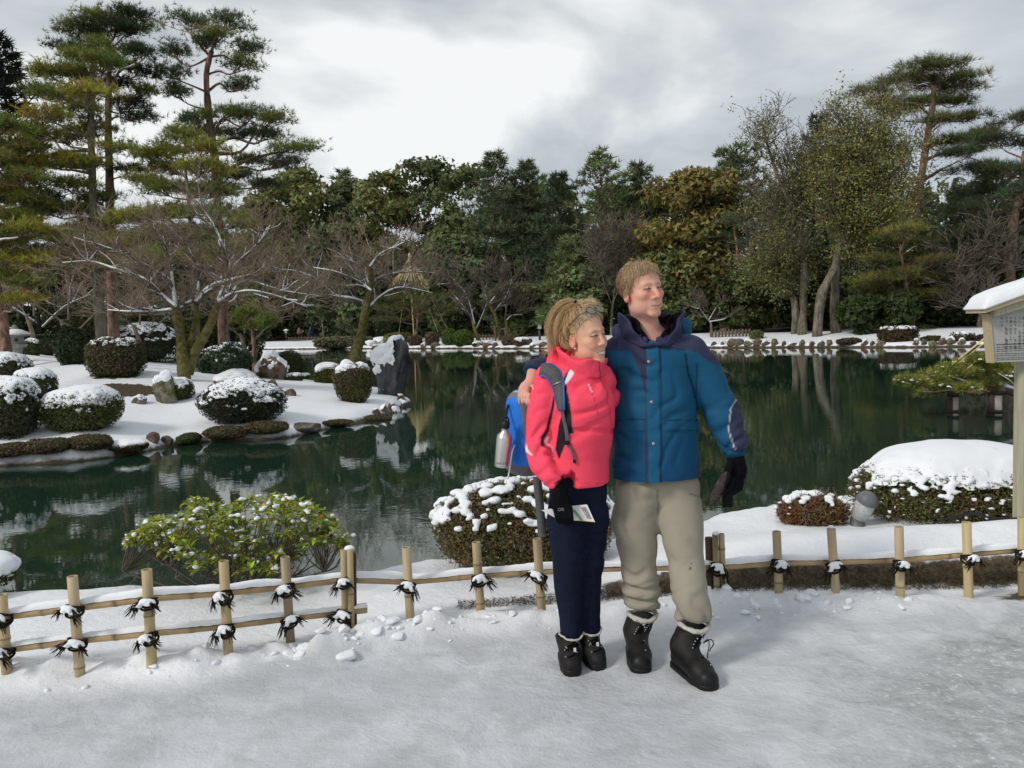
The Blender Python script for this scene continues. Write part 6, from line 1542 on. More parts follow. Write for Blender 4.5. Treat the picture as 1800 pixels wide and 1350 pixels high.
def face_color(q, base, fem):
    ax = np.abs(q[:, 0]); n = len(q); w = .99 if fem else 1.10
    c = np.tile(np.array(base), (n, 1)); fr = q[:, 1] > .02
    def blend(msk, col, k=1.0):
        a = (np.clip(msk, 0, 1) * k)[:, None]; c[:] = c * (1 - a) + np.array(col) * a
    g_ = lambda x, y, z, sx, sz: np.exp(-((ax - x) / sx) ** 2 - ((q[:, 2] - z) / sz) ** 2) * fr
    c[:] = c * (.95 + .10 * fbm(q, 60, 3))[:, None] * np.stack([np.ones(n), .96 + .08 * fbm(q + 5, 35, 2), .96 + .08 * fbm(q + 5, 35, 2)], 1)
    red = np.array(base) * [1.0, .55, .55]
    blend(g_(.044, 0, -.028, .022, .022), red, .62 if not fem else .28)
    blend(g_(0, 0, -.026, .016, .014), red, .55 if not fem else .25)
    blend(g_(0, 0, -.105, .03, .02), red, .2)
    blend(((ax > .07) & (q[:, 1] < .02) & (q[:, 1] > -.04) & (np.abs(q[:, 2] + .012) < .04)).astype(float), red, .5)
    # brows
    bz = .026 + .05 * ax - 1.6 * np.clip(ax - .036, 0, 1)
    blend(sst(.0062, .0028, np.abs(q[:, 2] - bz)) * (ax > .014) * (ax < .050) * fr, (.26, .17, .09), .55)
    # eyes: lashes and lid line, iris, whites
    ez = .005 - .10 * (ax - .031 * w) ** 2 * 60
    ex = (ax - .031 * w) / .0155
    op = (.0030 if fem else .0027) * np.clip(1 - ex ** 2, 0, 1)
    inside = (np.abs(ex) < 1) & fr
    blend((inside & (np.abs(q[:, 2] - ez) < op + .0004)).astype(float), (.40, .33, .29))
    gaze = .004 if True else 0
    blend(((np.abs(np.abs(q[:, 0] - gaze) - .031 * w) < .0052) & inside & (np.abs(q[:, 2] - ez) < op + .0006)).astype(float), (.035, .04, .05))
    blend(sst(.0034, .0012, np.abs(q[:, 2] - ez - op - .0010)) * (np.abs(ex) < 1.2) * fr, (.05, .028, .024), .95)
    blend(np.exp(-((q[:, 2] - ez + .010) / .006) ** 2 - (ex / 1.0) ** 2) * fr, np.array(base) * [.80, .62, .62], .5)
    blend(sst(.0022, .0008, np.abs(q[:, 2] - ez + op + .0006)) * (np.abs(ex) < 1.05) * fr, (.22, .10, .085), .6)
    # crow's feet
    return c, blend, fr, ax
def ribbons(P0, paths, width, cols, g=rng):
    """paths: (n, m, 3) hair strands drawn as thin crossed strips"""
    n, m, _ = paths.shape; T = unit(np.gradient(paths, axis=1)); S = unit(np.cross(T, rdir(n, g)[:, None, :])); wd = (width * np.linspace(1, .25, m))[None, :, None] / 2
    V = np.stack([paths - S * wd, paths + S * wd], 2).reshape(-1, 3)
    b = (np.arange(n) * m * 2)[:, None]; i = (np.arange(m - 1) * 2)[None]
    F = np.stack([b + i, b + i + 1, b + i + 3, b + i + 2], -1).reshape(-1, 4)
    return V, F, np.repeat(cols, m * 2, 0)

def boot(root, heel, toe, top, rtop, r=.054, col=None, kind='snow', tag_at=None):
    """heel and toe on the ground, top of shaft"""
    heel = np.array(heel, float); toe = np.array(toe, float); top = np.array(top, float); dr = unit(toe - heel); L_ = np.linalg.norm(toe - heel)
    hc = heel + dr * .045; ank = hc + dr * .025 + [0, 0, .115]; ball = heel + dr * (L_ * .68); tc_ = heel + dr * (L_ - .046)
    def f(p):
        d = chain(p, [(top + [0, 0, .03], rtop), (top * .5 + ank * .5, (rtop + r) * .5), (ank, r * 1.02)], (1, 1, .6)) if False else chain(p, [(top + [0, 0, .02], rtop), ((top + ank) / 2, rtop * .96), (ank, r * 1.05)])
        d = smin(d, chain(p, [(hc + [0, 0, .05], r * .86), (ball + [0, 0, .046], r * .98), (tc_ + [0, 0, .036], r * .84)]), .035)
        d = smin(d, rc(p, ank + [0, 0, .0], ball + [0, 0, .055], r * .95, r * .75), .03)
        # toe cap seam
        q = (p - heel) @ dr.astype(np.float32); d = d - .0035 * sst(L_ * .63, L_ * .66, q) * (p[:, 2] < .11)
        d = smax(d, p[:, 2] - top[2], .012); return smax(d, .016 - p[:, 2], .006)
    lo = np.minimum(np.minimum(heel, toe), top) - .12; hi = np.maximum(np.maximum(heel, toe), top) + .12; lo[2] = -.01; hi[2] = top[2] + .03
    V, F = surfnet(f, lo, hi, .0055); N = vnormals(V, F); z = V[:, 2]; q = (V - heel) @ dr
    V = V + N * (folds(V, N, (0, 0, 1), 16, .006, 1.4, 3) * (z > .1))[:, None]
    bt = mk('boot', V, F, MAT['leather'] if kind != 'snow' else [MAT['leather'], MAT['rubber']], root, True, mi=None if kind != 'snow' else ((V[F].mean(1)[:, 2] < .085 + .02 * ((V[F].mean(1) - heel) @ dr < L_ * .62))).astype(int))
    def fs(p):
        d = chain(p * [1, 1, 0] + np.array([0, 0, .0]), [(hc * [1, 1, 0], r * .93), (ball * [1, 1, 0], r * 1.06), (tc_ * [1, 1, 0], r * .92)]); d = smax(d, np.abs(p[:, 2] - .012) - .016, .006)
        q_ = (p - heel) @ dr.astype(np.float32); return d + .003 * (np.sin(q_ * 420) > .2) * (p[:, 2] < .014)
    hi2 = hi.copy(); hi2[2] = .06; V, F = surfnet(fs, lo, hi2, .005); mk('sole', V, F, MAT['rubber'], bt, True)
    an = np.linspace(0, 2 * np.pi, 40, endpoint=True)
    V, F = tube_geo(np.c_[top[0] + rtop * 1.0 * np.cos(an), top[1] + rtop * np.sin(an), top[2] + .004 + .008 * np.sin(an * 2 + 1)], .0115 if kind == 'snow' else .005, 8, False)
    V = V + (vnoise(V, 90)[:, None] - .5) * .006; mk('cuff_trim', V, F, MAT['fleece'], bt, True)
    sd_ = unit(np.cross(dr, [0, 0, 1.])); lm = MAT['knit']
    for k in range(6):
        t_ = k / 5; p = ank * (1 - t_) + (top - [0, 0, .03]) * t_ if k > 1 else ank + (ball + [0, 0, .05] - ank) * (.55 - .3 * k)
        fr_ = lambda q_: q_
        a = p + dr * (r * 1.0) + sd_ * .026; b_ = p + dr * (r * 1.0) - sd_ * .026 + [0, 0, .012]
        P = []
        for u in np.linspace(0, 1, 6):
            s = a * (1 - u) + b_ * u; s = s + dr * .05
            for _ in range(30):
                dd = float(f(s[None].astype(np.float32))[0])
                if dd < .004: break
                s = s - dr * max(dd * .6, .0015)
            P.append(s)
        P = np.array(P); V, F = tube_geo(P, .0032, 5); mk('lace', V, F, lm, bt, True)
        for e_ in (P[0], P[-1]):
            V, F = ico(1); mk('eyelet', V * .0042 + e_, F, MAT['metalsm'], bt, True)
    s = top + dr * .2 - [0, 0, .028]
    for _ in range(60):
        dd = float(f(s[None].astype(np.float32))[0])
        if dd < .003: break
        s = s - dr * max(dd * .6, .0012)
    M = np.stack([sd_, dr, [0, 0, 1.]], 1); V, F = box_geo(s, (.011, .005, .046 if kind == 'snow' else .026), M); mk('pull_tag', V, F, MAT['whitecloth'], bt)
    return bt, f

SKIN_M, SKIN_W = (.74, .40, .30), (.74, .42, .29)
def glove_hand(P, mat, root, name, h=.0055, fuzz=.0):
    """P: dict wrist, palm (center, radii, matrix), fingers: list of chains"""
    def f(p):
        d = ell(p, *P['palm']); d = smin(d, chain(p, P['wrist']), .02)
        for c in P['fingers']: d = smin(d, chain(p, c), .0075)
        return d
    allp = np.array([x[0] for c in P['fingers'] + [P['wrist']] for x in c] + [P['palm'][0]])
    V, F = surfnet(f, allp.min(0) - .07, allp.max(0) + .07, h)
    return mk(name, V, F, mat, root, True), f

def man():
    M = lambda x, y, dy=0: at(x, y, 3.72 + dy)
    root = thing('person', 'person in a blue and navy hooded jacket, khaki trousers and black snow boots', 'person', [.66, 3.62, 0], 'the couple on the path')
    O, A = head_frame(M(1129, 512, -.02), R(29), R(-6), R(0)); A32 = A.astype(np.float32); O32 = O.astype(np.float32)
    # body: head, neck and the bare hand on the partner's arm are skin; one mesh
    hw_ = [(at(938, 655, 3.72), .030), (at(933, 672, 3.665), .028)]
    palm = at(924, 685, 3.65)
    fingers = [[(at(912 + i * 5.8, 692, 3.655 - .014 * i), .0108), (at(912 + i * 6, 704, 3.64 - .016 * i), .0098), (at(915 + i * 6, 715 - abs(i - 1.5) * 3, 3.64 - .016 * i), .0082)] for i in range(4)]
    fingers.append([(at(935, 678, 3.61), .0115), (at(941, 687, 3.585), .0105), (at(944, 696, 3.575), .0088)])
    def fb(p):
        q = (p - O32) @ A32; d = head_sdf(q)
        d = smin(d, rc(p, O + A @ [0, -.022, -.07], M(1146, 605, .03), .056, .064), .03)
        return d
    def fh(p):
        d = smin(chain(p, hw_), ell(p, palm, (.034, .024, .040)), .02)
        for c in fingers: d = smin(d, chain(p, c), .007)
        return d
    # trunk under the clothes joins head and hand in one surface
    def ft(p):
        d = rc(p, M(1146, 612, .04), M(1152, 790), .11, .10, (1, 1.2, 1)); d = smin(d, rc(p, M(1100, 622, .02), M(1205, 618, .02), .05, .05), .05)
        d = smin(d, chain(p, [(M(1098, 624, .03), .045), (M(1022, 648, .14), .04), (M(950, 652, .06), .032), (at(938, 655, 3.72), .030)]), .03)
        for x in (1120, 1197): d = smin(d, chain(p, [(M(x, 850), .065), (M(x + 2, 930, -.02), .05)]), .04)
        return d
    def fall(p): return np.minimum(smin(smin(fb(p), ft(p), .02), fh(p), .012), 9)
    Vc, Fc = surfnet(fall, M(890, 1075, -.35), M(1250, 452, .35), .013)
    # finer head
    V, F = surfnet(fb, O - [.14, .16, .20], O + [.14, .16, .17], .0031)
    q = (V - O) @ A
    c, blend, fr, ax = face_color(q, SKIN_M, False)
    zc = -.0745 + 6.0 * (ax - .008) ** 2
    blend(sst(.0024, .0010, np.abs(q[:, 2] - zc + .0006)) * (ax < .0245) * fr, (.16, .05, .045), .95)
    blend(sst(.006, .003, np.abs(q[:, 2] - zc + .005)) * (ax < .018) * (q[:, 2] < zc) * fr, (.60, .24, .19), .6)
    for ln in ([(.014, -.036), (.024, -.054), (.030, -.074)], [(.026, -.006), (.036, -.010), (.046, -.006)]):
        P2 = np.stack([ax, q[:, 2]], 1); blend(sst(.0030, .0010, pdist(P2, ln)) * fr, (.42, .17, .13), .38)
    for dz in (-.004, .004, .010): blend(sst(.0018, .0006, np.abs(q[:, 2] - .004 - dz - .25 * (ax - .055) * np.sign(dz))) * (ax > .052) * (ax < .066) * fr, (.42, .18, .14), .35)
    for zf in (.060, .072): blend(sst(.0022, .0008, np.abs(q[:, 2] - zf - .01 * np.sin(ax * 60))) * (ax < .04) * fr, (.45, .2, .15), .25)
    hl = np.interp(q[:, 1], [-.12, -.05, -.02, .012, .03, .05, .066, .095], [-.08, -.062, -.03, -.012, .02, .055, .082, .090]) + .006 * (vnoise(q, 90) - .5)
    blend((sst(0, .012, q[:, 2] - hl) * (ax > .0)).astype(float), (.24, .155, .085), .9)
    # one continuous body: coarse trunk below the chin, fine head above
    cut = M(1146, 600)[2]
    kb = ~((np.linalg.norm(Vc - O, axis=1) < .155) & (Vc[:, 2] > cut - .02) & (Vc[:, 0] > O[0] - .12)); kf = kb[Fc].all(1)
    skin = np.tile(np.array(SKIN_M) * [.93, .9, .95], (len(Vc), 1))
    VV = np.concatenate([V, Vc]); FF = np.concatenate([F, Fc[kf] + len(V)]); un, inv = np.unique(FF, return_inverse=True)
    mk('body', VV[un], inv.reshape(-1, 4), MAT['skin'], root, True, np.concatenate([c, skin])[un])
    # ---- hair
    g = np.random.default_rng(21)
    def hair_f(p):
        q = (p - O32) @ A32
        d = ell(q, (0, -.014, .046), (.0865, .106, .0915))
        d = d - .006 * sst(.04, .09, q[:, 1]) * sst(.05, .09, q[:, 2])
        hl = np.interp(q[:, 1], [-.12, -.05, -.02, .0, .02, .038, .056, .075, .1], [-.085, -.066, -.03, -.012, -.008, .036, .062, .080, .086]) + .010 * np.sin(q[:, 0] * 70 + 1) * (q[:, 1] > .03) - .10 * q[:, 0] * (q[:, 1] > .05)
        d = smax(d, (hl - q[:, 2]) * .7, .010)
        return d + .006 * (fbm(q * [1.0, .35, .6], 120, 2) - .5)
    V, F = surfnet(hair_f, O - [.14, .16, .10], O + [.14, .16, .17], .0036)
    q = (V - O) @ A; st = fbm(q * [1.0, .3, .5], 140, 3)
    hc = np.array([.37, .25, .145]); gc = np.array([.38, .33, .27])
    tmp = sst(.02, -.02, q[:, 2])[:, None] * .8; col = (hc * (1 - tmp) + gc * tmp) * (.68 + .6 * st)[:, None]
    ho = mk('hair', V, F, MAT['hair'], root, True, col)
    n = 2600; u = rdir(n * 3, g); P = np.array([0, -.014, .046]) + u * [.088, .108, .093]
    hl = np.interp(P[:, 1], [-.12, -.05, -.02, .0, .02, .038, .056, .075, .1], [-.08, -.06, -.025, -.006, .0, .04, .066, .083, .09]); P = P[P[:, 2] > hl][:n]; n = len(P)
    flow = np.c_[-.35 + .2 * g.normal(size=n) + 1.2 * P[:, 0] / .08, .75 + 0 * P[:, 0], -.6 + 0 * P[:, 0]]; flow[:, 1] -= 2.2 * sst(.02, -.04, P[:, 1]); flow[:, 2] -= 1.6 * sst(.06, .0, P[:, 2])
    nn = unit((P - [0, -.014, .046]) / np.array([.088, .108, .093]) ** 2); flow = unit(flow - (flow * nn).sum(1, keepdims=True) * nn + .12 * g.normal(size=(n, 3)))
    L_ = g.uniform(.018, .042, (n, 1)); k = np.linspace(0, 1, 5)
    pts = P[:, None] + flow[:, None] * (L_ * 1)[:, None] * k[None, :, None] + nn[:, None] * (.004 + .004 * np.sin(k * np.pi))[None, :, None] - nn[:, None] * ((L_ ** 2 / .2)[:, None] * (k ** 2)[None, :, None])
    V, F, C = ribbons(None, pts @ A.T + O, .0021, np.clip(colvar(hc * 1.08, n, .16, g), 0, 1), g); mk('strands', V, F, MAT['hair'], ho, True, C)
    # ---- jacket
    arm = [(M(1214, 622), .082), (M(1238, 652), .085), (M(1260, 705), .083), (M(1277, 746, -.03), .078), (M(1288, 776, -.05), .062), (M(1291, 791, -.055), .055)]
    arm2 = [(M(1085, 622, .0), .080), (M(1025, 648, .14), .074), (M(958, 650, .06), .066), (M(940, 652, .0), .056)]
    zh = M(1155, 856, -.14)[2]
    def fj(p):
        d = chain(p, [(M(1150, 650), .175), (M(1152, 700), .192), (M(1153, 780), .198), (M(1154, 870), .213)], (1, 1.42, 1))
        d = smin(d, rc(p, M(1094, 622), M(1206, 618), .074, .074, (1, 1.0, 1)), .06)
        d = smin(d, rc(p, M(1146, 628, .02), M(1146, 596, .02), .12, .095), .04)
        d = smin(d, chain(p, arm), .035); d = smin(d, chain(p, arm2), .03)
        # hood lying behind the collar
        d = smin(d, rc(p, M(1092, 585, .10), M(1200, 578, .10), .045, .045), .03)
        d = smin(d, rc(p, M(1200, 580, .06), M(1207, 566, .10), .030, .022), .015)
        d = smin(d, rc(p, M(1090, 590, .05), M(1085, 578, .08), .028, .020), .015)
        d = smax(d, zh - p[:, 2] + .004 * np.sin(p[:, 0] * 30), .010)
        e_ = unit(arm[-1][0] - arm[-2][0]).astype(np.float32); d = smax(d, ((p - arm[-1][0].astype(np.float32)) @ e_) - .012 - 9 * (np.linalg.norm(p - arm[-1][0].astype(np.float32), axis=1) > .12), .006)
        e_ = unit(np.array([-.35, -.6, -.6])).astype(np.float32); w0 = arm2[-1][0].astype(np.float32); d = smax(d, ((p - w0) @ e_) - .012 - 9 * (np.linalg.norm(p - w0, axis=1) > .12), .006)
        # neck opening
        d = smax(d, -rc(p, M(1144, 640, .00), M(1143, 520, -.03), .058, .10), .012)
        return d
    V, F = surfnet(fj, M(890, 872, -.30), M(1335, 548, .36), .0070); N = vnormals(V, F); P2 = proj(V); x, y = P2[:, 0], P2[:, 1]; front = N[:, 1] < .25
    dsp = folds(V, N, (.5, 0, .8), 7, .012, 1.3, 2) * .7 + folds(V, N, (-.6, 0, .7), 9, .008, 1.2, 9) * .7 + .004 * (fbm(V, 9, 3) - .5)
    sl = sst(30, 10, pdist(P2, [(1240, 650), (1262, 710), (1290, 785)]) - 8) * (x > 1222)
    dsp = dsp * (1 - .6 * sl) + sl * (folds(V, N, (.45, 0, .9), 13, .014, 1.1, 5) + folds(V, N, (-.3, .2, 1), 8, .010, 1.2, 6))
    sl2 = (x < 1000); dsp = np.where(sl2, folds(V, N, (1, 0, .3), 22, .018, 1.0, 7), dsp)
    strp = front & (x > 1136 + (y - 600) * .016) & (x < 1158 + (y - 600) * .014) & (y > 598); dsp = dsp + .006 * strp
    dsp = dsp + .006 * (front & (y > 738) & (y < 757) & (((x > 1163) & (x < 1228)) | ((x > 1084) & (x < 1133))))
    TEAL, NAVY, TEAL2 = lin(22, 82, 115), lin(52, 54, 80), lin(17, 63, 106)
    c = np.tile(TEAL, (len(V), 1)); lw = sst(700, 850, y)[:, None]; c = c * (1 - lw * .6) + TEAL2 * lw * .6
    c = c * (.93 + .14 * fbm(V, 7, 3))[:, None]
    wv = (.93 + .14 * fbm(V, 9, 3))[:, None]
    def put(a, col): a = np.asarray(a, float)[:, None]; c[:] = c * (1 - a) + col * wv * a
    yk = np.interp(x, [1040, 1100, 1145, 1160, 1221, 1240, 1262], [616, 615, 607, 612, 616, 632, 642]); put(sst(-1.3, 1.3, yk - y) * (x < 1290) * (x > 1000), NAVY)
    put(x < 1000, lin(28, 62, 100)); put((x < 962) & (y < 640 + (960 - x) * .12), NAVY * .9)
    put(front * soft(P2, [(1106, 612), (1137, 604), (1141, 700), (1142, 860), (1134, 860), (1136, 700), (1124, 650)]), NAVY * .9)
    put(front * sst(-1, 1, x - 1136 - (y - 600) * .016) * sst(1, -1, x - 1158 - (y - 600) * .014) * sst(598, 602, y), TEAL * 1.12)
    put(soft(P2, [(1284, 720), (1293, 702), (1308, 725), (1330, 775), (1325, 800), (1293, 800), (1281, 760)]), NAVY)
    put(((x > 1226) & (x < 1250) & (y > 795)) * soft(P2, [(1232, 790), (1245, 790), (1245, 870), (1222, 870), (1222, 830)]), NAVY)
    put((N[:, 1] > .2) & (y < 600) & (x > 1190), TEAL * .9); put(soft(P2, [(1192, 556), (1216, 556), (1216, 592), (1204, 592)]), TEAL * .9)
    for ln, wdt, k in [([(1160, 612), (1163, 740), (1161, 858)], 1.7, .35), ([(1163, 738), (1228, 739)], 1.6, .35), ([(1163, 757), (1228, 757)], 1.2, .6), ([(1084, 738), (1134, 738)], 1.6, .4), ([(1205, 622), (1209, 655), (1218, 682), (1222, 700)], 2.2, .25), ([(1083, 600), (1085, 680)], 1.5, .5), ([(1226, 640), (1224, 700), (1229, 750)], 2.0, .35), ([(1060, 616), (1108, 616)], 1.2, .6), ([(1158, 613), (1222, 617)], 1.2, .6)]:
        a = (sst(wdt, wdt * .4, pdist(P2, ln)) * front)[:, None]; c = c * (1 - a * (1 - k))
    a = (sst(1.5, .6, pdist(P2, [(1293, 703), (1284, 720), (1281, 758), (1292, 789)])) * front)[:, None]; c = c * (1 - a) + np.array([.45, .45, .45]) * a
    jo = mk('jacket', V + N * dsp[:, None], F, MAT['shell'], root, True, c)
    # collar
    cc = M(1145, 590, -.005); z0, z1 = M(1145, 608)[2], M(1145, 550)[2]
    def shell(R0, R1, th, zb, zt, cen, opn, tilt=.0):
        def f(p):
            q = p - cen.astype(np.float32); zz_ = p[:, 2]; t = np.clip((zz_ - zb) / (zt - zb), 0, 1.2)
            rad = np.sqrt((q[:, 0] + tilt * t) ** 2 + (q[:, 1] * 1.08) ** 2); ph = np.abs(np.arctan2(q[:, 0], -q[:, 1]))
            top = zb + (zt - zb) * (.08 + .92 * sst(opn, opn + 1.0, ph)) + .006 * np.sin(ph * 5)
            d = np.abs(rad - (R0 + (R1 - R0) * t ** .8) - .006 * np.sin(ph * 4 + 9 * t)) - th
            d = smax(d, zz_ - top, .006); return smax(d, zb - zz_, .004)
        return f
    f2 = shell(.112, .146, .008, z0, z1, cc, .30); V, F = surfnet(f2, cc - [.2, .2, .1], cc + [.2, .2, .18], .006)
    V = V + (vnoise(V, 18)[:, None] - .5) * .008; ph = np.arctan2(V[:, 0] - cc[0], -(V[:, 1] - cc[1])); N = vnormals(V, F)
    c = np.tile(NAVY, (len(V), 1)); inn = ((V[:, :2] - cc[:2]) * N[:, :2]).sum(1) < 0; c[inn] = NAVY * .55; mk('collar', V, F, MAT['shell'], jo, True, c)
    for sg in (-1, 1):   # turned-down storm flaps of the open collar
        pts = [(1146 + sg * 8, 602), (1146 + sg * 26, 598), (1146 + sg * 46, 586 + (4 if sg < 0 else 0))]
        V, Fs, _, _, _ = strip(fj, pts, [.045, .062, .05], .014, .004, 16); V = V + (vnoise(V, 25)[:, None] - .5) * .008; o = mk('collar_flap', V, Fs, MAT['shell'], jo, True, np.tile(NAVY * .95, (len(V), 1)))
        m_ = o.modifiers.new('s', 'SUBSURF'); m_.levels = m_.render_levels = 2
        V, Fs, _, _, _ = strip(fj, [(1146 + sg * 16, 593), (1146 + sg * 42, 584)], .012, .016, .006, 8); mk('fastener', V, Fs, MAT['knit'], jo)
    f3 = shell(.074, .088, .007, M(1145, 603)[2], M(1145, 556)[2], cc + [0, -.004, 0], .2, .0); V, F = surfnet(f3, cc - [.16, .16, .1], cc + [.16, .16, .16], .005); mk('fleece_collar', V, F, MAT['knit'], root, True)
    for (x_, y_) in ((1140.5, 636), (1145.5, 707), (1149, 780)):
        p = on_surf(fj, x_, y_, .013); V, F = ico(2); V = V * [.0085, .006, .0085]; mk('snap_button', V + p, F, MAT['metalsm'], jo, True)
    p = [on_surf(fj, 1172 + i * 3.0, 605 + i * .8, .004) for i in range(10)]
    for i in range(9):
        if i in (2, 5): continue
        V, F = box_geo((p[i] + p[i + 1]) / 2, (.006, .002, .0025 + .0015 * (i % 2))); mk('embroidery', V, F, MAT['strap'], jo)
    # cuffs
    e_ = unit(arm[-1][0] - arm[-2][0]); V, F = tube_geo([arm[-1][0] - e_ * .02, arm[-1][0] + e_ * .014, arm[-1][0] + e_ * .03], [.050, .048, .044], 18); mk('cuff', V, F, MAT['shell'], jo, True, np.tile(TEAL * .6, (len(V), 1)))
    # ---- trousers
    lgL = [(M(1122, 862), .106), (M(1116, 915), .110), (M(1122, 985, -.01), .085), (M(1128, 1040, -.02), .085), (M(1130, 1062, -.02), .080), (M(1131, 1075, -.02), .074)]
    lgR = [(M(1190, 862), .106), (M(1196, 915, -.03), .108), (M(1206, 985, -.09), .083), (M(1214, 1045, -.16), .082), (M(1219, 1080, -.19), .080), (M(1221, 1096, -.20), .070)]
    def fp(p):
        d = smin(chain(p, lgL, (1, 1.08, 1)), chain(p, lgR, (1, 1.08, 1)), .028)
        d = smin(d, rc(p, M(1128, 848), M(1184, 848), .10, .10), .03)
        zl = np.where(p[:, 0] < M(1165, 1000)[0], M(1131, 1068, -.02)[2], M(1221, 1090, -.20)[2])
        return smax(smax(d, zl - p[:, 2], .012), p[:, 2] - zh - .045, .01)
    V, F = surfnet(fp, [M(1040, 900)[0], 3.30, .06], [M(1280, 900)[0], 3.98, 1.03], .0070); N = vnormals(V, F); P2 = proj(V); x, y = P2[:, 0], P2[:, 1]
    low = sst(1000, 1055, y + (x < 1165) * 22); dsp = folds(V, N, (.9, 0, .35), 5, .010, 1.6, 3) + folds(V, N, (-.7, 0, .6), 6, .008, 1.5, 8) + low * (folds(V, N, (.15, 0, 1), 13, .018, .9, 4) + .4 * folds(V, N, (-.3, 0, 1), 20, .014, .9, 14)) + .004 * (fbm(V, 10, 3) - .5)
    cr_ = sst(46, 0, np.hypot((x - 1156) * 1.0, (y - 880))) ; dsp = dsp + cr_ * folds(V, N, (.5, 0, 1), 20, .012, 1, 12)
    KH = np.array(lin(156, 149, 134)); c = KH * (.92 + .16 * fbm(V, 6, 3))[:, None] * (1 - .25 * sst(1035, 1090, y) * fbm(V, 14, 3))[:, None]
    st = sst(2.8, 1.0, np.hypot(x - 1213, (y - 999) * .7)) + sst(2, .8, np.hypot(x - 1215, y - 991)); c = c * (1 - .8 * np.clip(st, 0, 1))[:, None]
    for ln in ([(1156, 862), (1157, 905)], [(1212, 868), (1236, 875), (1238, 915)]): c = c * (1 - .45 * sst(1.8, .6, pdist(P2, ln)) * (N[:, 1] < 0))[:, None]
    mk('trousers', V + N * dsp[:, None], F, MAT['cloth'], root, True, c)
    # ---- boots
    t1 = gz(1128, 1187, 0); boot(root, [t1[0] + .018, t1[1] + .305, 0], t1, M(1129, 1082, -.02), .066)
    t2 = gz(1254, 1217, 0); d_ = unit(np.array([-.095, .285, 0])); bt2, bf2 = boot(root, t2 + d_ * .31, t2, M(1220, 1100, -.19), .066)
    an = np.linspace(.2, 2.9, 12); q = on_surf(bf2, 1240, 1134, .003, 3.1)
    for k, (sx, sz) in enumerate([(.022, .04), (.010, .05)]):
        V, F = tube_geo(smooth_path([q + [-.01, 0, .01], q + [sx, -.006, .028], q + [sx * 1.7, 0, .004], q + [sx * 1.0, 0, -.018 - .02 * k], q + [sx * .9, .0, -.03 - .03 * k]], 14), .0026, 5); mk('lace_loop', V, F, MAT['knit'], bt2, True)
    # ---- gloved hand
    w_ = [(M(1292, 790, -.055), .040), (M(1293, 806, -.06), .039)]
    fin = [[(M(1303 - i * 6, 838 + i * 1.5, -.045 - .022 * i), .0165), (M(1300 - i * 6, 858 + i, -.060 - .022 * i), .0155), (M(1288 - i * 5, 866, -.085 - .018 * i), .0145), (M(1278 - i * 3, 856, -.09 - .014 * i), .013)] for i in range(4)]
    fin.append([(M(1284, 814, -.09), .018), (M(1277, 832, -.12), .0165), (M(1273, 848, -.125), .0145)])
    glove_hand(dict(wrist=w_, palm=(M(1295, 826, -.06), (.047, .038, .062)), fingers=fin), MAT['knit'], root, 'glove')
    return fj, root
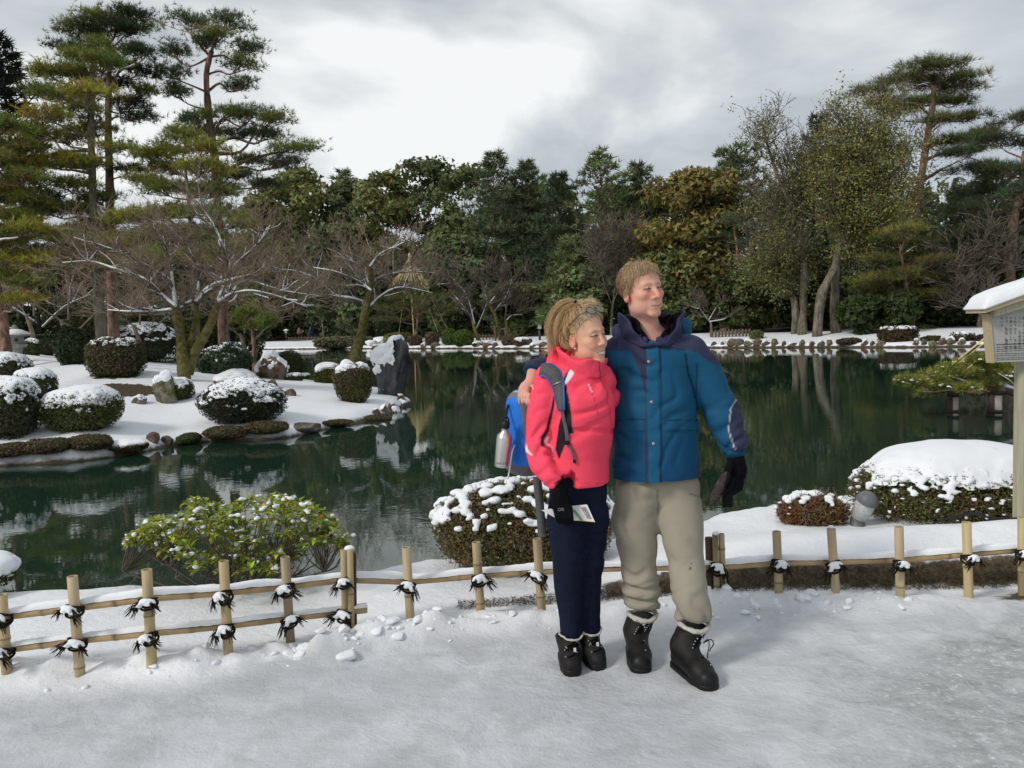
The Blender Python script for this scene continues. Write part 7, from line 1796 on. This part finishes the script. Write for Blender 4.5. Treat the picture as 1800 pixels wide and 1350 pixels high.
def woman():
    M = lambda x, y, dy=0: at(x, y, 3.62 + dy)
    root = thing('person', 'person in a coral jacket and navy jeans with a blond ponytail, smiling', 'person', [.28, 3.60, 0], 'the couple on the path')
    O, A = head_frame(M(1029, 592, -.02), R(43), R(-9), R(-5)); A = A * 1.0; A32 = A.astype(np.float32); O32 = O.astype(np.float32); S_ = .99
    def fb(p):
        q = (p - O32) @ A32 / S_; d = head_sdf(q, True, 1.0) * S_
        return smin(d, rc(p, O + A @ [0, -.02, -.06], M(1016, 655, .03), .046, .055), .03)
    def ft(p):
        d = rc(p, M(1016, 660, .03), M(1018, 800), .09, .085); d = smin(d, rc(p, M(985, 668), M(1050, 666), .045, .045), .04)
        for c in ([(M(972, 672), .042), (M(945, 785), .036), (M(980, 850, -.12), .028)], [(M(1005, 860), .07), (M(1000, 940), .05)], [(M(1034, 860, .02), .07), (M(1038, 940, .02), .045)]): d = smin(d, chain(p, c), .03)
        return d
    V, F = surfnet(fb, O - [.14, .16, .20], O + [.14, .16, .16], .0031); q = (V - O) @ A / S_
    c, blend, fr, ax = face_color(q, SKIN_W, True)
    zc = -.074 + 9.0 * (ax - .008) ** 2
    blend(((np.abs(q[:, 2] - zc + .001) < .0062 * np.clip(1 - (ax / .027) ** 2, 0, 1)) & (ax < .026) & fr).astype(float), (.80, .76, .72))
    blend(sst(.0032, .0012, np.abs(q[:, 2] - zc - .0068 * np.clip(1 - (ax / .031) ** 2, .15, 1))) * (ax < .030) * fr, (.50, .14, .12), .85)
    blend(sst(.0040, .0014, np.abs(q[:, 2] - zc + .0085 * np.clip(1 - (ax / .031) ** 2, .15, 1))) * (ax < .028) * fr, (.56, .17, .14), .85)
    for ln in ([(.013, -.034), (.026, -.050), (.035, -.066)],): blend(sst(.0030, .0010, pdist(np.stack([ax, q[:, 2]], 1), ln)) * fr, (.42, .18, .12), .45)
    for dz in (-.005, .002, .009): blend(sst(.0018, .0006, np.abs(q[:, 2] - .004 - dz - .3 * (ax - .05) * np.sign(dz))) * (ax > .048) * (ax < .064) * fr, (.42, .2, .13), .35)
    Vc, Fc = surfnet(lambda p: smin(fb(p), ft(p), .02), M(915, 1115, -.25), M(1090, 525, .25), .015)
    kb = ~((np.linalg.norm(Vc - O, axis=1) < .145) & (Vc[:, 2] > M(1016, 652)[2])); kf = kb[Fc].all(1)
    VV = np.concatenate([V, Vc]); FF = np.concatenate([F, Fc[kf] + len(V)]); un, inv = np.unique(FF, return_inverse=True)
    mk('body', VV[un], inv.reshape(-1, 4), MAT['skin'], root, True, np.concatenate([c, np.tile(SKIN_W, (len(Vc), 1))])[un])
    e_ = O + A @ (np.array([-.076, -.002, -.042]) * S_); V, F = ico(2); mk('earring', V * .0045 + e_, F, material('pearl', (.8, .8, .78), .2, .6, var=(9, .03)), root, True)
    # ---- hair
    g = np.random.default_rng(31); BL, BR_, GR = np.array([.66, .47, .24]), np.array([.34, .19, .085]), np.array([.46, .39, .29])
    HL = ([-.13, -.05, -.02, .0, .02, .038, .056, .075, .1], [-.10, -.07, -.045, .006, .022, .045, .066, .078, .084])
    def hair_f(p):
        q = (p - O32) @ A32 / S_; d = ell(q, (0, -.018, .048), (.083, .104, .090)) 
        hl = np.interp(q[:, 1], *HL) + .006; d = smax(d, (hl - q[:, 2]) * .7, .012); d = d * S_
        d = smin(d, chain(p, [(M(1010, 540, .03), .030), (M(1003, 556, .04), .034)]), .02)
        return d + .010 * (fbm(q * [.5, .5, 1], 70, 3) - .5)
    V, F = surfnet(hair_f, O - [.17, .17, .12], O + [.16, .17, .19], .004); q = (V - O) @ A / S_
    st = fbm(q * [.35, .35, 1.0], 110, 3); mixf = sst(.35, .65, fbm(q, 28, 3))[:, None]; fg = sst(.0, .07, q[:, 1])[:, None] * .7
    col = (BL * mixf + BR_ * (1 - mixf)) * (1 - fg) + GR * 1.1 * fg; ho = mk('hair', V, F, MAT['hair'], root, True, col * (.5 + 1.0 * st)[:, None])
    allP = []; cols = []
    def bundle(path, rad, n, spread, cola, colb, fly=.0, m=7):
        G_ = smooth_path([np.array(p) for p in path], m); T = unit(np.gradient(G_, axis=0)); rr = np.interp(np.linspace(0, 1, m), np.linspace(0, 1, len(rad)), rad)
        off = rdir(n, g) * g.random((n, 1)) ** .4; k = g.uniform(.65, 1.0, (n, 1))
        idx = np.linspace(0, 1, m)[None] * k * (m - 1); i = np.clip(idx.astype(int), 0, m - 2); f_ = (idx - i)[..., None]
        P = G_[i] * (1 - f_) + G_[i + 1] * f_; r_ = rr[i] * (1 - f_[..., 0]) + rr[i + 1] * f_[..., 0]
        P = P + off[:, None] * r_[..., None] + spread * np.cumsum(g.normal(size=(n, m, 3)) * .25, 1) * np.linspace(0, 1, m)[None, :, None] + fly * g.normal(size=(n, 1, 3)) * (np.linspace(0, 1, m) ** 2)[None, :, None]
        allP.append(P); w_ = g.random((n, 1)); cols.append(np.clip((cola * w_ + colb * (1 - w_)) * g.uniform(.75, 1.25, (n, 1)), 0, 1))
    tie = M(1013, 535, .02)
    bundle([tie, M(1000, 532, .03), M(983, 544, .04), M(971, 566, .04), M(969, 590, .03), M(976, 612, .02)], [.010, .026, .036, .036, .030, .016], 1700, .006, BL, BR_)
    bundle([tie, M(1002, 541, .0), M(990, 556, -.01), M(982, 578, -.01), M(980, 600, 0)], [.010, .022, .030, .028, .018], 800, .006, BL * 1.1, BR_)
    bundle([M(996, 575, -.0), M(989, 588, -.03), M(989, 603, -.04), M(1000, 611, -.05), M(1010, 612, -.04)], [.012, .016, .016, .013, .008], 420, .004, BL, BR_)
    bundle([M(1003, 560, -.02), M(995, 570, -.05), M(993, 586, -.06), M(1000, 598, -.06)], [.010, .012, .012, .006], 260, .004, BL * 1.1, BR_)
    bundle([M(972, 590, .03), M(966, 606, .03), M(962, 622, .02)], [.016, .014, .010], 110, .012, BL, BR_, .012)
    bundle([tie, M(1022, 533, .0), M(1034, 531, -.02)], [.02, .022, .022], 120, .007, BL * 1.1, GR, .010)
    bundle([M(1024, 540, -.02), M(1040, 532, -.04), M(1052, 540, -.06)], [.022, .024, .02], 200, .006, BL * 1.0, GR, .008)
    # combed strands from the hairline back to the tie
    n = 1500; u = rdir(n * 4, g); P = np.array([0, -.018, .050]) + u * [.088, .110, .097]; P = P[P[:, 2] > np.interp(P[:, 1], *HL) - .004][:n]; n = len(P); tl_ = ((tie - O) @ A) / S_
    k = np.linspace(0, 1, 7)[None, :, None]; Q = P[:, None] * (1 - k * .85) + tl_ * k * .85; cen = np.array([0, -.018, .050]); dv_ = Q - cen; sc_ = 1.035 / np.sqrt(((dv_ / [.088, .110, .097]) ** 2).sum(-1, keepdims=True)); Q = cen + dv_ * (1 + (sc_ - 1) * (1 - k * .6)) + g.normal(size=(n, 7, 3)) * .0022
    fg = sst(0, .07, P[:, 1])[:, None] * .75; allP.append(Q[:, :, :] * S_ @ A.T + O); w_ = g.random((n, 1)); cols.append(np.clip(((BL * w_ + BR_ * (1 - w_)) * (1 - fg) + GR * 1.1 * fg) * g.uniform(.6, 1.35, (n, 1)), 0, 1))
    mb = MB()
    for P, cl in zip(allP, cols):
        V, F, C = ribbons(None, P, .0017, cl, g); mb.add(V, F, C)
    mb.build('strands', MAT['hair'], ho, True)
    V, F = tube_geo([tie + [-.012, 0, .012], tie + [.01, 0, -.016]], [.016, .016], 10); mk('hair_tie', V, F, MAT['knit'], ho, True)
    # ---- jacket
    arm = [(M(966, 668), .070), (M(954, 715, -.01), .068), (M(946, 770, -.02), .064), (M(951, 812, -.06), .058), (M(968, 836, -.11), .050), (M(980, 847, -.125), .044)]
    zh = M(1015, 859, -.12)[2]
    def fj(p):
        d = chain(p, [(M(1014, 672), .125), (M(1024, 715, -.03), .147), (M(1024, 755, -.02), .143), (M(1016, 800), .142), (M(1011, 870), .158)], (1, 1.12, 1))
        d = smin(d, rc(p, M(977, 664), M(1050, 662, .03), .066, .062), .045)
        d = smin(d, rc(p, M(1016, 672, .01), M(1018, 640, .01), .09, .078), .03)
        d = smin(d, chain(p, arm), .024)
        d = smin(d, chain(p, [(M(1056, 670, .03), .066), (M(1080, 725, .16), .06), (M(1100, 770, .27), .05)]), .03)
        d = smin(d, rc(p, M(975, 636, .07), M(1000, 622, .11), .038, .034), .02); d = smin(d, rc(p, M(975, 636, .07), M(978, 655, .02), .034, .03), .02)
        d = smin(d, rc(p, M(974, 616, .08), M(985, 600, .10), .024, .02), .02)
        d = smax(d, zh - p[:, 2] - .012 * sst(M(1050, 850)[0], M(1078, 850)[0], p[:, 0]) * -1, .012)
        e_ = unit(arm[-1][0] - arm[-2][0]).astype(np.float32); w0 = arm[-1][0].astype(np.float32); d = smax(d, ((p - w0) @ e_) - .012 - 9 * (np.linalg.norm(p - w0, axis=1) > .085), .006)
        return smax(d, -rc(p, M(1020, 660, .0), M(1022, 560, -.02), .05, .075), .010)
    V, F = surfnet(fj, M(905, 880, -.30), M(1115, 580, .40), .0060); N = vnormals(V, F); P2 = proj(V); x, y = P2[:, 0], P2[:, 1]; front = N[:, 1] < .3
    al = sst(24, 12, pdist(P2, [(962, 680), (948, 770), (958, 825), (982, 848)])) * (N[:, 1] < .5)
    dsp = (1 - al) * (folds(V, N, (.35, 0, .9), 7, .011, 1.3, 4) + folds(V, N, (-.5, 0, .8), 10, .008, 1.2, 6)) + al * (folds(V, N, (.25, 0, 1), 11, .016, 1.1, 7) + folds(V, N, (-.4, 0, 1), 15, .008, 1, 8)) + .003 * (fbm(V, 12, 3) - .5)
    dsp = dsp - .010 * sst(7, 2, np.abs(y - 757 - .02 * (x - 1020))) * front * (x > 1000) * (1 - al)
    COR = np.array([.95, .075, .135]); BK = np.array([.014, .013, .018]); WH = np.array([.78, .78, .80])
    c = COR * (.93 + .14 * fbm(V, 8, 3))[:, None]
    def put(poly, col): a = (front * soft(P2, poly, 1.0))[:, None]; c[:] = c * (1 - a) + col * a
    put([(993, 672), (1000, 700), (1008, 762), (1000, 764), (983, 808), (976, 790), (982, 757), (986, 720), (985, 690)], BK)
    put([(1004, 644), (996, 656), (988, 672), (990, 679), (999, 672)], BK); put([(1004, 645), (1009, 658), (999, 672), (991, 678), (996, 664)], WH)
    put([(978, 690), (974, 718), (966, 752), (956, 772), (958, 784), (975, 801), (966, 792), (951, 784), (951, 768), (961, 750), (969, 716), (974, 692)], BK); put([(961, 767), (959, 776), (966, 787), (974, 800), (972, 789), (965, 778), (964, 768)], WH)
    put([(926, 780), (929, 790), (936, 800), (931, 800), (924, 792)], WH); put([(992, 830), (996, 858), (978, 862), (974, 848), (986, 842)], BK)
    for ln, wdt, col, k in [([(1035, 675), (1041, 688)], 1.4, WH, .8), ([(1041, 690), (1051, 728)], 1.0, COR * .45, .8), ([(1063, 672), (1066, 680)], 1.5, np.array([.7, .35, .1]), .9), ([(1048, 652), (1066, 690), (1078, 760), (1074, 850)], 1.2, COR * .4, .7), ([(958, 850), (1070, 850)], .9, COR * .6, .5)]:
        a = (sst(wdt, wdt * .4, pdist(P2, ln)) * front)[:, None] * k; c = c * (1 - a) + col * a
    jo = mk('jacket', V + N * dsp[:, None], F, MAT['shell'], root, True, c)
    cc = M(1024, 640, -.015); zb, zt = M(1020, 662)[2], M(1020, 608)[2]
    def fc(p):
        q = p - cc.astype(np.float32); t = np.clip((p[:, 2] - zb) / (zt - zb), 0, 1.2); ph = np.arctan2(q[:, 0], -q[:, 1]); rad = np.sqrt(q[:, 0] ** 2 + (q[:, 1] * 1.05) ** 2)
        fo = np.abs(((ph - .75) + np.pi) % (2 * np.pi) - np.pi)
        top = zb + (zt - zb) * (.58 + .42 * sst(.9, 2.4, fo)) + .004 * np.sin(ph * 6)
        d = np.abs(rad - (.090 + .016 * t + .006 * np.sin(ph * 3 + 5 * t))) - .0115; d = smax(d, .022 * sst(.18, .0, fo) - .004 + 0 * d, .004) if False else d
        return smax(smax(d, p[:, 2] - top, .010), zb - p[:, 2], .004)
    V, F = surfnet(fc, cc - [.18, .18, .12], cc + [.18, .18, .16], .005); N = vnormals(V, F); V = V + N * ((fbm(V, 22, 3) - .5) * .012)[:, None]
    ph = np.arctan2(V[:, 0] - cc[0], -(V[:, 1] - cc[1])); c = np.tile(COR, (len(V), 1)); c[np.abs(ph - .75) < .035] *= .35; mk('collar', V, F, MAT['shell'], jo, True, c)
    # ---- jeans
    lgA = [(M(1000, 865), .090), (M(996, 915, -.01), .092), (M(1000, 975, -.01), .078), (M(1000, 1030, .02), .070), (M(1004, 1085, .03), .056), (M(1005, 1112, .03), .052)]
    lgB = [(M(1034, 865, .02), .085), (M(1040, 915, .02), .080), (M(1038, 975, .03), .066), (M(1034, 1030, .06), .060), (M(1036, 1080, .07), .052), (M(1037, 1106, .07), .050)]
    def fp(p):
        d = smin(chain(p, lgA, (1, 1.0, 1)), chain(p, lgB), .014); d = smin(d, rc(p, M(1004, 850), M(1030, 850, .02), .09, .088), .03); return smax(smax(d, M(1005, 1118, .03)[2] - p[:, 2], .01), p[:, 2] - zh - .04, .01)
    V, F = surfnet(fp, [M(935, 900)[0], 3.36, .10], [M(1100, 900)[0], 3.88, 1.02], .0058); N = vnormals(V, F); P2 = proj(V); x, y = P2[:, 0], P2[:, 1]
    kn = np.exp(-((y - 985) / 30) ** 2) + sst(1060, 1100, y) * .8
    dsp = folds(V, N, (.3, 0, 1), 11, .007, .8, 4) * (.25 + kn) + folds(V, N, (.8, 0, .5), 5, .006, 1.3, 5)
    dn = np.array([.009, .012, .030]); pat = ((x * .35 + y * .35).astype(int) + (x * .35 - y * .35).astype(int)) % 2
    sidep = ((x > 1012 + (y - 900) * .0) | (x < 985)) & (y > 930); c = dn * (.8 + .4 * fbm(V, 30, 3))[:, None] * np.where(sidep & (fbm(V, 120, 1) > .55), .75, 1.0)[:, None]
    mk('jeans', V + N * dsp[:, None], F, MAT['cloth'], root, True, c)
    # ---- boots
    t1 = gz(1006, 1191, 0); boot(root, [t1[0] - .012, t1[1] + .26, 0], t1 + [.006, 0, 0], M(1004, 1117, .02), .054, .047, kind='hike')
    t2 = gz(1056, 1181, 0); boot(root, [t2[0] - .055, t2[1] + .255, 0], t2, M(1038, 1109, .06), .052, .046, kind='hike')
    # ---- gloved hand
    w_ = [(M(981, 848, -.125), .034), (M(983, 866, -.135), .033)]
    fin = [[(M(977 + i * 8, 893 + (1.5 - abs(i - 1.5)) * 2, -.155), .0145), (M(980 + i * 7.6, 908 + (1.5 - abs(i - 1.5)) * 2, -.170), .0135), (M(983 + i * 7.0, 916, -.155), .0125), (M(984 + i * 6, 912, -.130), .0115)] for i in range(4)]
    fin.append([(M(973, 876, -.11), .015), (M(970, 892, -.105), .0138), (M(977, 904, -.108), .0125)])
    go, fg_ = glove_hand(dict(wrist=w_, palm=(M(986, 880, -.14), (.044, .028, .048)), fingers=fin), MAT['knit'], root, 'glove', .005)
    cu = bpy.data.curves.new('glove_logo', 'FONT'); cu.body = 'OR'; cu.size = .020; cu.align_x = 'CENTER'; cu.extrude = .0006; o = bpy.data.objects.new('glove_logo', cu); COL.objects.link(o); o.rotation_euler = (math.pi / 2, 0, 0)
    p = on_surf(fg_, 986, 898, .003, 3.2); o.location = Vector(p + [0, -.003, 0]); bpy.context.view_layer.update()
    me = bpy.data.meshes.new_from_object(o.evaluated_get(bpy.context.evaluated_depsgraph_get())); me.transform(o.matrix_world); me.transform(Matrix.Translation(-Vector(org(root)))); me.materials.clear(); me.materials.append(MAT['metalsm']); bpy.data.objects.remove(o); o = bpy.data.objects.new('glove_logo', me); COL.objects.link(o); o.parent = go
    return fj, root

def carried(fjw, wroot):
    W = lambda x, y, dy=0: at(x, y, 3.62 + dy)
    # ---- leaflet in the gloved hand
    c4 = [W(952, 897, -.125), W(1032, 887, -.125), W(1046, 918, -.14), W(985, 915, -.14)]
    n = 12; u = np.linspace(0, 1, n); top_ = c4[0] + u[:, None] * (c4[1] - c4[0]); bot = c4[3] + u[:, None] * (c4[2] - c4[3]); bend = np.sin(u * np.pi)[:, None] * np.array([0, .012, 0])
    V = np.concatenate([top_ + bend, bot + bend, top_ + bend + [0, .0035, 0], bot + bend + [0, .0035, 0]]); i = np.arange(n - 1)
    F = np.concatenate([np.stack([i, i + 1, i + 1 + n, i + n], 1)[:, ::-1], np.stack([i + 2 * n, i + 1 + 2 * n, i + 1 + 3 * n, i + 3 * n], 1), np.stack([i + n, i + 1 + n, i + 1 + 3 * n, i + 3 * n], 1)[:, ::-1], np.stack([i, i + 1, i + 1 + 2 * n, i + 2 * n], 1)])
    t = thing('leaflet', 'folded white leaflet with small pictures held in the black glove', 'leaflet', W(1000, 905, -.13))
    mk('paper', V, F, material('paper', (.78, .78, .77), .6, .3, var=(30, .03)), t)
    pp = lambda a, b: (top_[0] + (top_[-1] - top_[0]) * a) * (1 - b) + (bot[0] + (bot[-1] - bot[0]) * a) * b + np.sin(a * np.pi) * np.array([0, .012, 0]) - [0, .0022, 0]
    def patch(a0, a1, b0, b1, m, nm): mk(nm, [pp(a0, b0), pp(a1, b0), pp(a1, b1), pp(a0, b1)], np.array([[3, 2, 1, 0]]), m, t)
    patch(.60, .68, .25, .95, material('print_green', (.10, .25, .08), .6, .3, col2=(.3, .5, .25), var=(120, .3)), 'picture'); patch(.83, .95, .12, .82, material('print_grey', (.08, .09, .10), .6, .3, col2=(.5, .5, .5), var=(160, .3)), 'picture'); patch(.5, .985, .955, .99, material('print_gold', (.6, .4, .1), .6, .3, var=(20, .1)), 'border')
    # ---- spare glove in the other hand
    M = lambda x, y, dy=0: at(x, y, 3.72 + dy)
    def f(p):
        d = chain(p, [(M(1277, 836, -.13), .020), (M(1268, 852, -.14), .026), (M(1258, 872, -.13), .024), (M(1251, 886, -.12), .012)], (1, 1.5, 1)); d = smin(d, chain(p, [(M(1276, 852, -.11), .024), (M(1279, 875, -.10), .026), (M(1279, 890, -.10), .024)], (1, 1.7, 1)), .012)
        return smax(d, M(1280, 893, -.1)[2] - p[:, 2], .006) + .006 * (fbm(p, 40, 3) - .5)
    V, F = surfnet(f, M(1235, 905, -.22), M(1300, 815, -.02), .005); P2 = proj(V); lat = (np.sin(P2[:, 0] * 1.3 + P2[:, 1] * .6) * np.sin(P2[:, 0] * .5 - P2[:, 1] * 1.3)) > .25
    c = np.where((P2[:, 0] < 1270 - (P2[:, 1] - 870) * .2)[:, None], np.where(lat[:, None], (.10, .075, .075), (.035, .028, .030)), (.010, .010, .012)); o = mk('spare_glove', V, F, MAT['cloth'], None, True, c); tag(o, 'dark spare glove with brown patterned palm gripped in the gloved hand', 'glove')
    # ---- sunglasses pushed up in the hair
    O = W(1029, 592, -.02); _, A = head_frame(O, R(43), R(-9), R(-5)); L = lambda x, y, z: O + A @ (np.array([x, y, z]) * 1.0)
    t = thing('sunglasses', 'thin framed sunglasses pushed up into the blond hair', 'sunglasses', L(0, .06, .12)); fm = material('dark_frame', (.02, .018, .018), .3, .5, var=(9, .1)); lm = material('tinted_lens', (.22, .20, .15), .08, .8, var=(9, .1))
    an = np.linspace(0, 2 * np.pi, 25); up = unit(np.array([0, -.62, .78])); fw = unit(np.array([0, .78, .62]))
    for sx in (-1, 1):
        cen = np.array([sx * .031, .078, .118]); ring = np.array([cen + np.array([math.cos(a) * .026, 0, 0]) + up * math.sin(a) * .019 for a in an]); W3 = np.array([L(*p) for p in ring])
        V, F = tube_geo(W3, .0016, 6, False); mk('rim', V, F, fm, t, True)
        cw = L(*cen + fw * .003); V = np.concatenate([W3[:-1], [cw]]); F = np.array([[i, (i + 1) % 24, 24] for i in range(24)]); mk('lens', V, F, lm, t, True)
        V, F = tube_geo(smooth_path([L(*(cen + [sx * .026, 0, .0])), L(sx * .075, .045, .105), L(sx * .088, -.01, .065)], 8), .002, 5); mk('temple', V, F, fm, t, True)
    V, F = tube_geo([L(-.006, .082, .122), L(0, .084, .126), L(.006, .082, .122)], .0016, 5); mk('bridge', V, F, fm, t, True)
    # ---- rucksack
    bk = unit(np.array([-.62, .80, 0])); sd_ = np.array([bk[1], -bk[0], 0]); C = W(957, 762, .10) + bk * .10
    M3 = np.stack([sd_, bk, [0, 0, 1.]], 1).astype(np.float32)
    t = thing('rucksack', 'bright blue rucksack with grey trim worn on the back of the coral jacket', 'rucksack', C - [0, 0, .25])
    def fr(p):
        q = (p - C.astype(np.float32)) @ M3; w_ = np.array([.135, .095, .205]); tz = np.clip((q[:, 2] + .2) / .4, 0, 1)
        q = q * np.stack([1 + .20 * tz, 1 + .35 * tz ** 2, np.ones_like(tz)], 1)
        e_ = np.abs(q) - (w_ - .07); d = np.linalg.norm(np.clip(e_, 0, None), axis=1) + np.minimum(e_.max(1), 0) - .07
        return d + .014 * (fbm(p, 12, 3) - .5)
    V, F = surfnet(fr, C - [.25, .25, .26], C + [.25, .25, .26], .0065); q = (V - C) @ M3; N = vnormals(V, F)
    c = np.tile(np.array([.012, .17, .66]), (len(V), 1)) * (.85 + .3 * fbm(V, 9, 3))[:, None]; c[(np.abs(q[:, 0] + .085 + .04 * q[:, 2]) < .013) & (q[:, 2] > -.10)] = (.16, .16, .17); c[q[:, 2] < -.145] = (.11, .11, .115); c[(np.abs(q[:, 0] + .072 + .04 * q[:, 2]) < .0025) & (q[:, 2] > -.1)] = (.5, .5, .5)
    mk('bag', V, F, material('nylon', (1, 1, 1), .5, .3, attr=True, bump=(90, .3, .004)), t, True, c)
    V, Fs, P, N, S = strip(fjw, [(951, 652), (962, 651), (974, 659), (982, 678), (986, 705), (988, 722)], [.060, .066, .064, .056, .044, .030], .010, .004, 26); so_ = mk('shoulder_strap', V, Fs, MAT['strap'], t, True)
    w_ = np.interp(np.linspace(0, 1, 26), np.linspace(0, 1, 6), [.060, .066, .064, .056, .044, .030])[:, None] / 2
    for sg in (-1, 1):
        V, F = tube_geo(P + S * w_ * sg + N * .005, .0048, 7); mk('piping', V, F, MAT['blueny'], so_, True)
    V, F = tube_geo([P[14] - S[14] * w_[14] * .8 + N[14] * .011, P[14] + S[14] * w_[14] * .8 + N[14] * .011], .004, 6); mk('reflector', V, F, MAT['metalsm'], so_, True)
    V, Fs, P, N, S = strip(fjw, [(988, 720), (991, 735), (996, 758), (998, 780)], .017, .004, .005, 14); mk('webbing', V, Fs, MAT['strap'], t)
    V, Fs, P, N, S = strip(fjw, [(997, 778), (1003, 786), (1008, 797), (1010, 811)], .012, .004, .010, 10); mk('strap_end', V, Fs, MAT['strap'], t)
    V, F = box_geo(P[0] + N[0] * .006, (.026, .012, .018)); bevel_mod(mk('buckle', V, F, MAT['rubber'], t), .004)
    V, F = box_geo(P[-1] + N[-1] * .004, (.013, .007, .014)); mk('strap_tip', V, F, MAT['rubber'], t)
    # hanging belt strap and pull cord
    a = W(944, 838, .02); Q = smooth_path([a, W(947, 870, .03), W(951, 910, .03), W(953, 944, .03)], 14); V = np.stack([Q + [-.02, 0, 0], Q + [.02, 0, 0], Q + [.02, .006, 0], Q + [-.02, .006, 0]], 1).reshape(-1, 3); i = np.arange(13)[:, None] * 4; j = np.arange(4)[None]; k = (j + 1) % 4; F = [np.stack([i + j, i + k, i + 4 + k, i + 4 + j], -1).reshape(-1, 4), np.array([[55, 54, 53, 52]])]; mk('hip_belt', V, F, MAT['strap'], t, True)
    V, F = tube_geo(smooth_path([W(905, 782, .05), W(900, 795, .02), W(897, 815, .02), W(893, 842, .02)], 10), .0035, 6); mk('pull_cord', V, F, MAT['whitecloth'], t, True)
    V, F = tube_geo(smooth_path([W(893, 712, .12), W(890, 728, .08), W(888, 742, .05)], 8), .006, 6); mk('clip_loop', V, F, MAT['rubber'], t, True)
    # ---- bottle
    ax = unit(W(888, 752, .03) - W(882, 820, .03)); b0 = W(882, 821, .03)
    t = thing('water_bottle', 'brushed steel water bottle hanging from the blue rucksack', 'bottle', b0)
    H = np.linalg.norm(W(888, 752, .03) - b0); r_ = .036
    V, F = tube_geo([b0, b0 + ax * .004, b0 + ax * .012, b0 + ax * H * .72, b0 + ax * H * .82, b0 + ax * H * .90, b0 + ax * H], [r_ * .8, r_ * .95, r_, r_, r_ * .9, r_ * .5, r_ * .42], 24); mk('flask', V, F, MAT['silver'], t, True)
    V, F = tube_geo([b0 + ax * H, b0 + ax * (H + .006), b0 + ax * (H + .028), b0 + ax * (H + .034)], [.018, .020, .019, .010], 16); mk('cap', V, F, MAT['rubber'], t, True)
    an = np.linspace(0, np.pi, 12); e1 = unit(np.cross(ax, [0, 1, 0])); V, F = tube_geo([b0 + ax * (H + .03 + .022 * math.sin(q_)) + e1 * .013 * math.cos(q_) for q_ in an], .0038, 6); mk('cap_loop', V, F, MAT['rubber'], t, True)
    dk = material('dark_print', (.08, .08, .08), .5, .3, var=(40, .1))
    for k, ch in enumerate('KARSOR'):
        a_ = -.85 + k * .34; cu = bpy.data.curves.new('print', 'FONT'); cu.body = ch; cu.size = .015; cu.align_x = 'CENTER'; o = bpy.data.objects.new('print', cu); COL.objects.link(o)
        o.rotation_euler = (math.pi / 2, 0, a_); o.location = Vector(b0 + ax * .018 + np.array([math.sin(a_), -math.cos(a_), 0]) * (r_ + .0012)); bpy.context.view_layer.update()
        me = bpy.data.meshes.new_from_object(o.evaluated_get(bpy.context.evaluated_depsgraph_get())); me.transform(o.matrix_world); me.transform(Matrix.Translation(-Vector(org(t)))); me.materials.clear(); me.materials.append(dk); bpy.data.objects.remove(o); o = bpy.data.objects.new('print', me); COL.objects.link(o); o.parent = t
# ================================================================== build everything
island_plants()
far_shore()
build_island(); build_far(); build_near()
fences(); near_shrubs(); floodlight(); notice_board(); propped_pine(); snow_clods()
tick('near')
man_jacket, man_root = man()
woman_jacket, woman_root = woman()
carried(woman_jacket, woman_root)
tick('all')
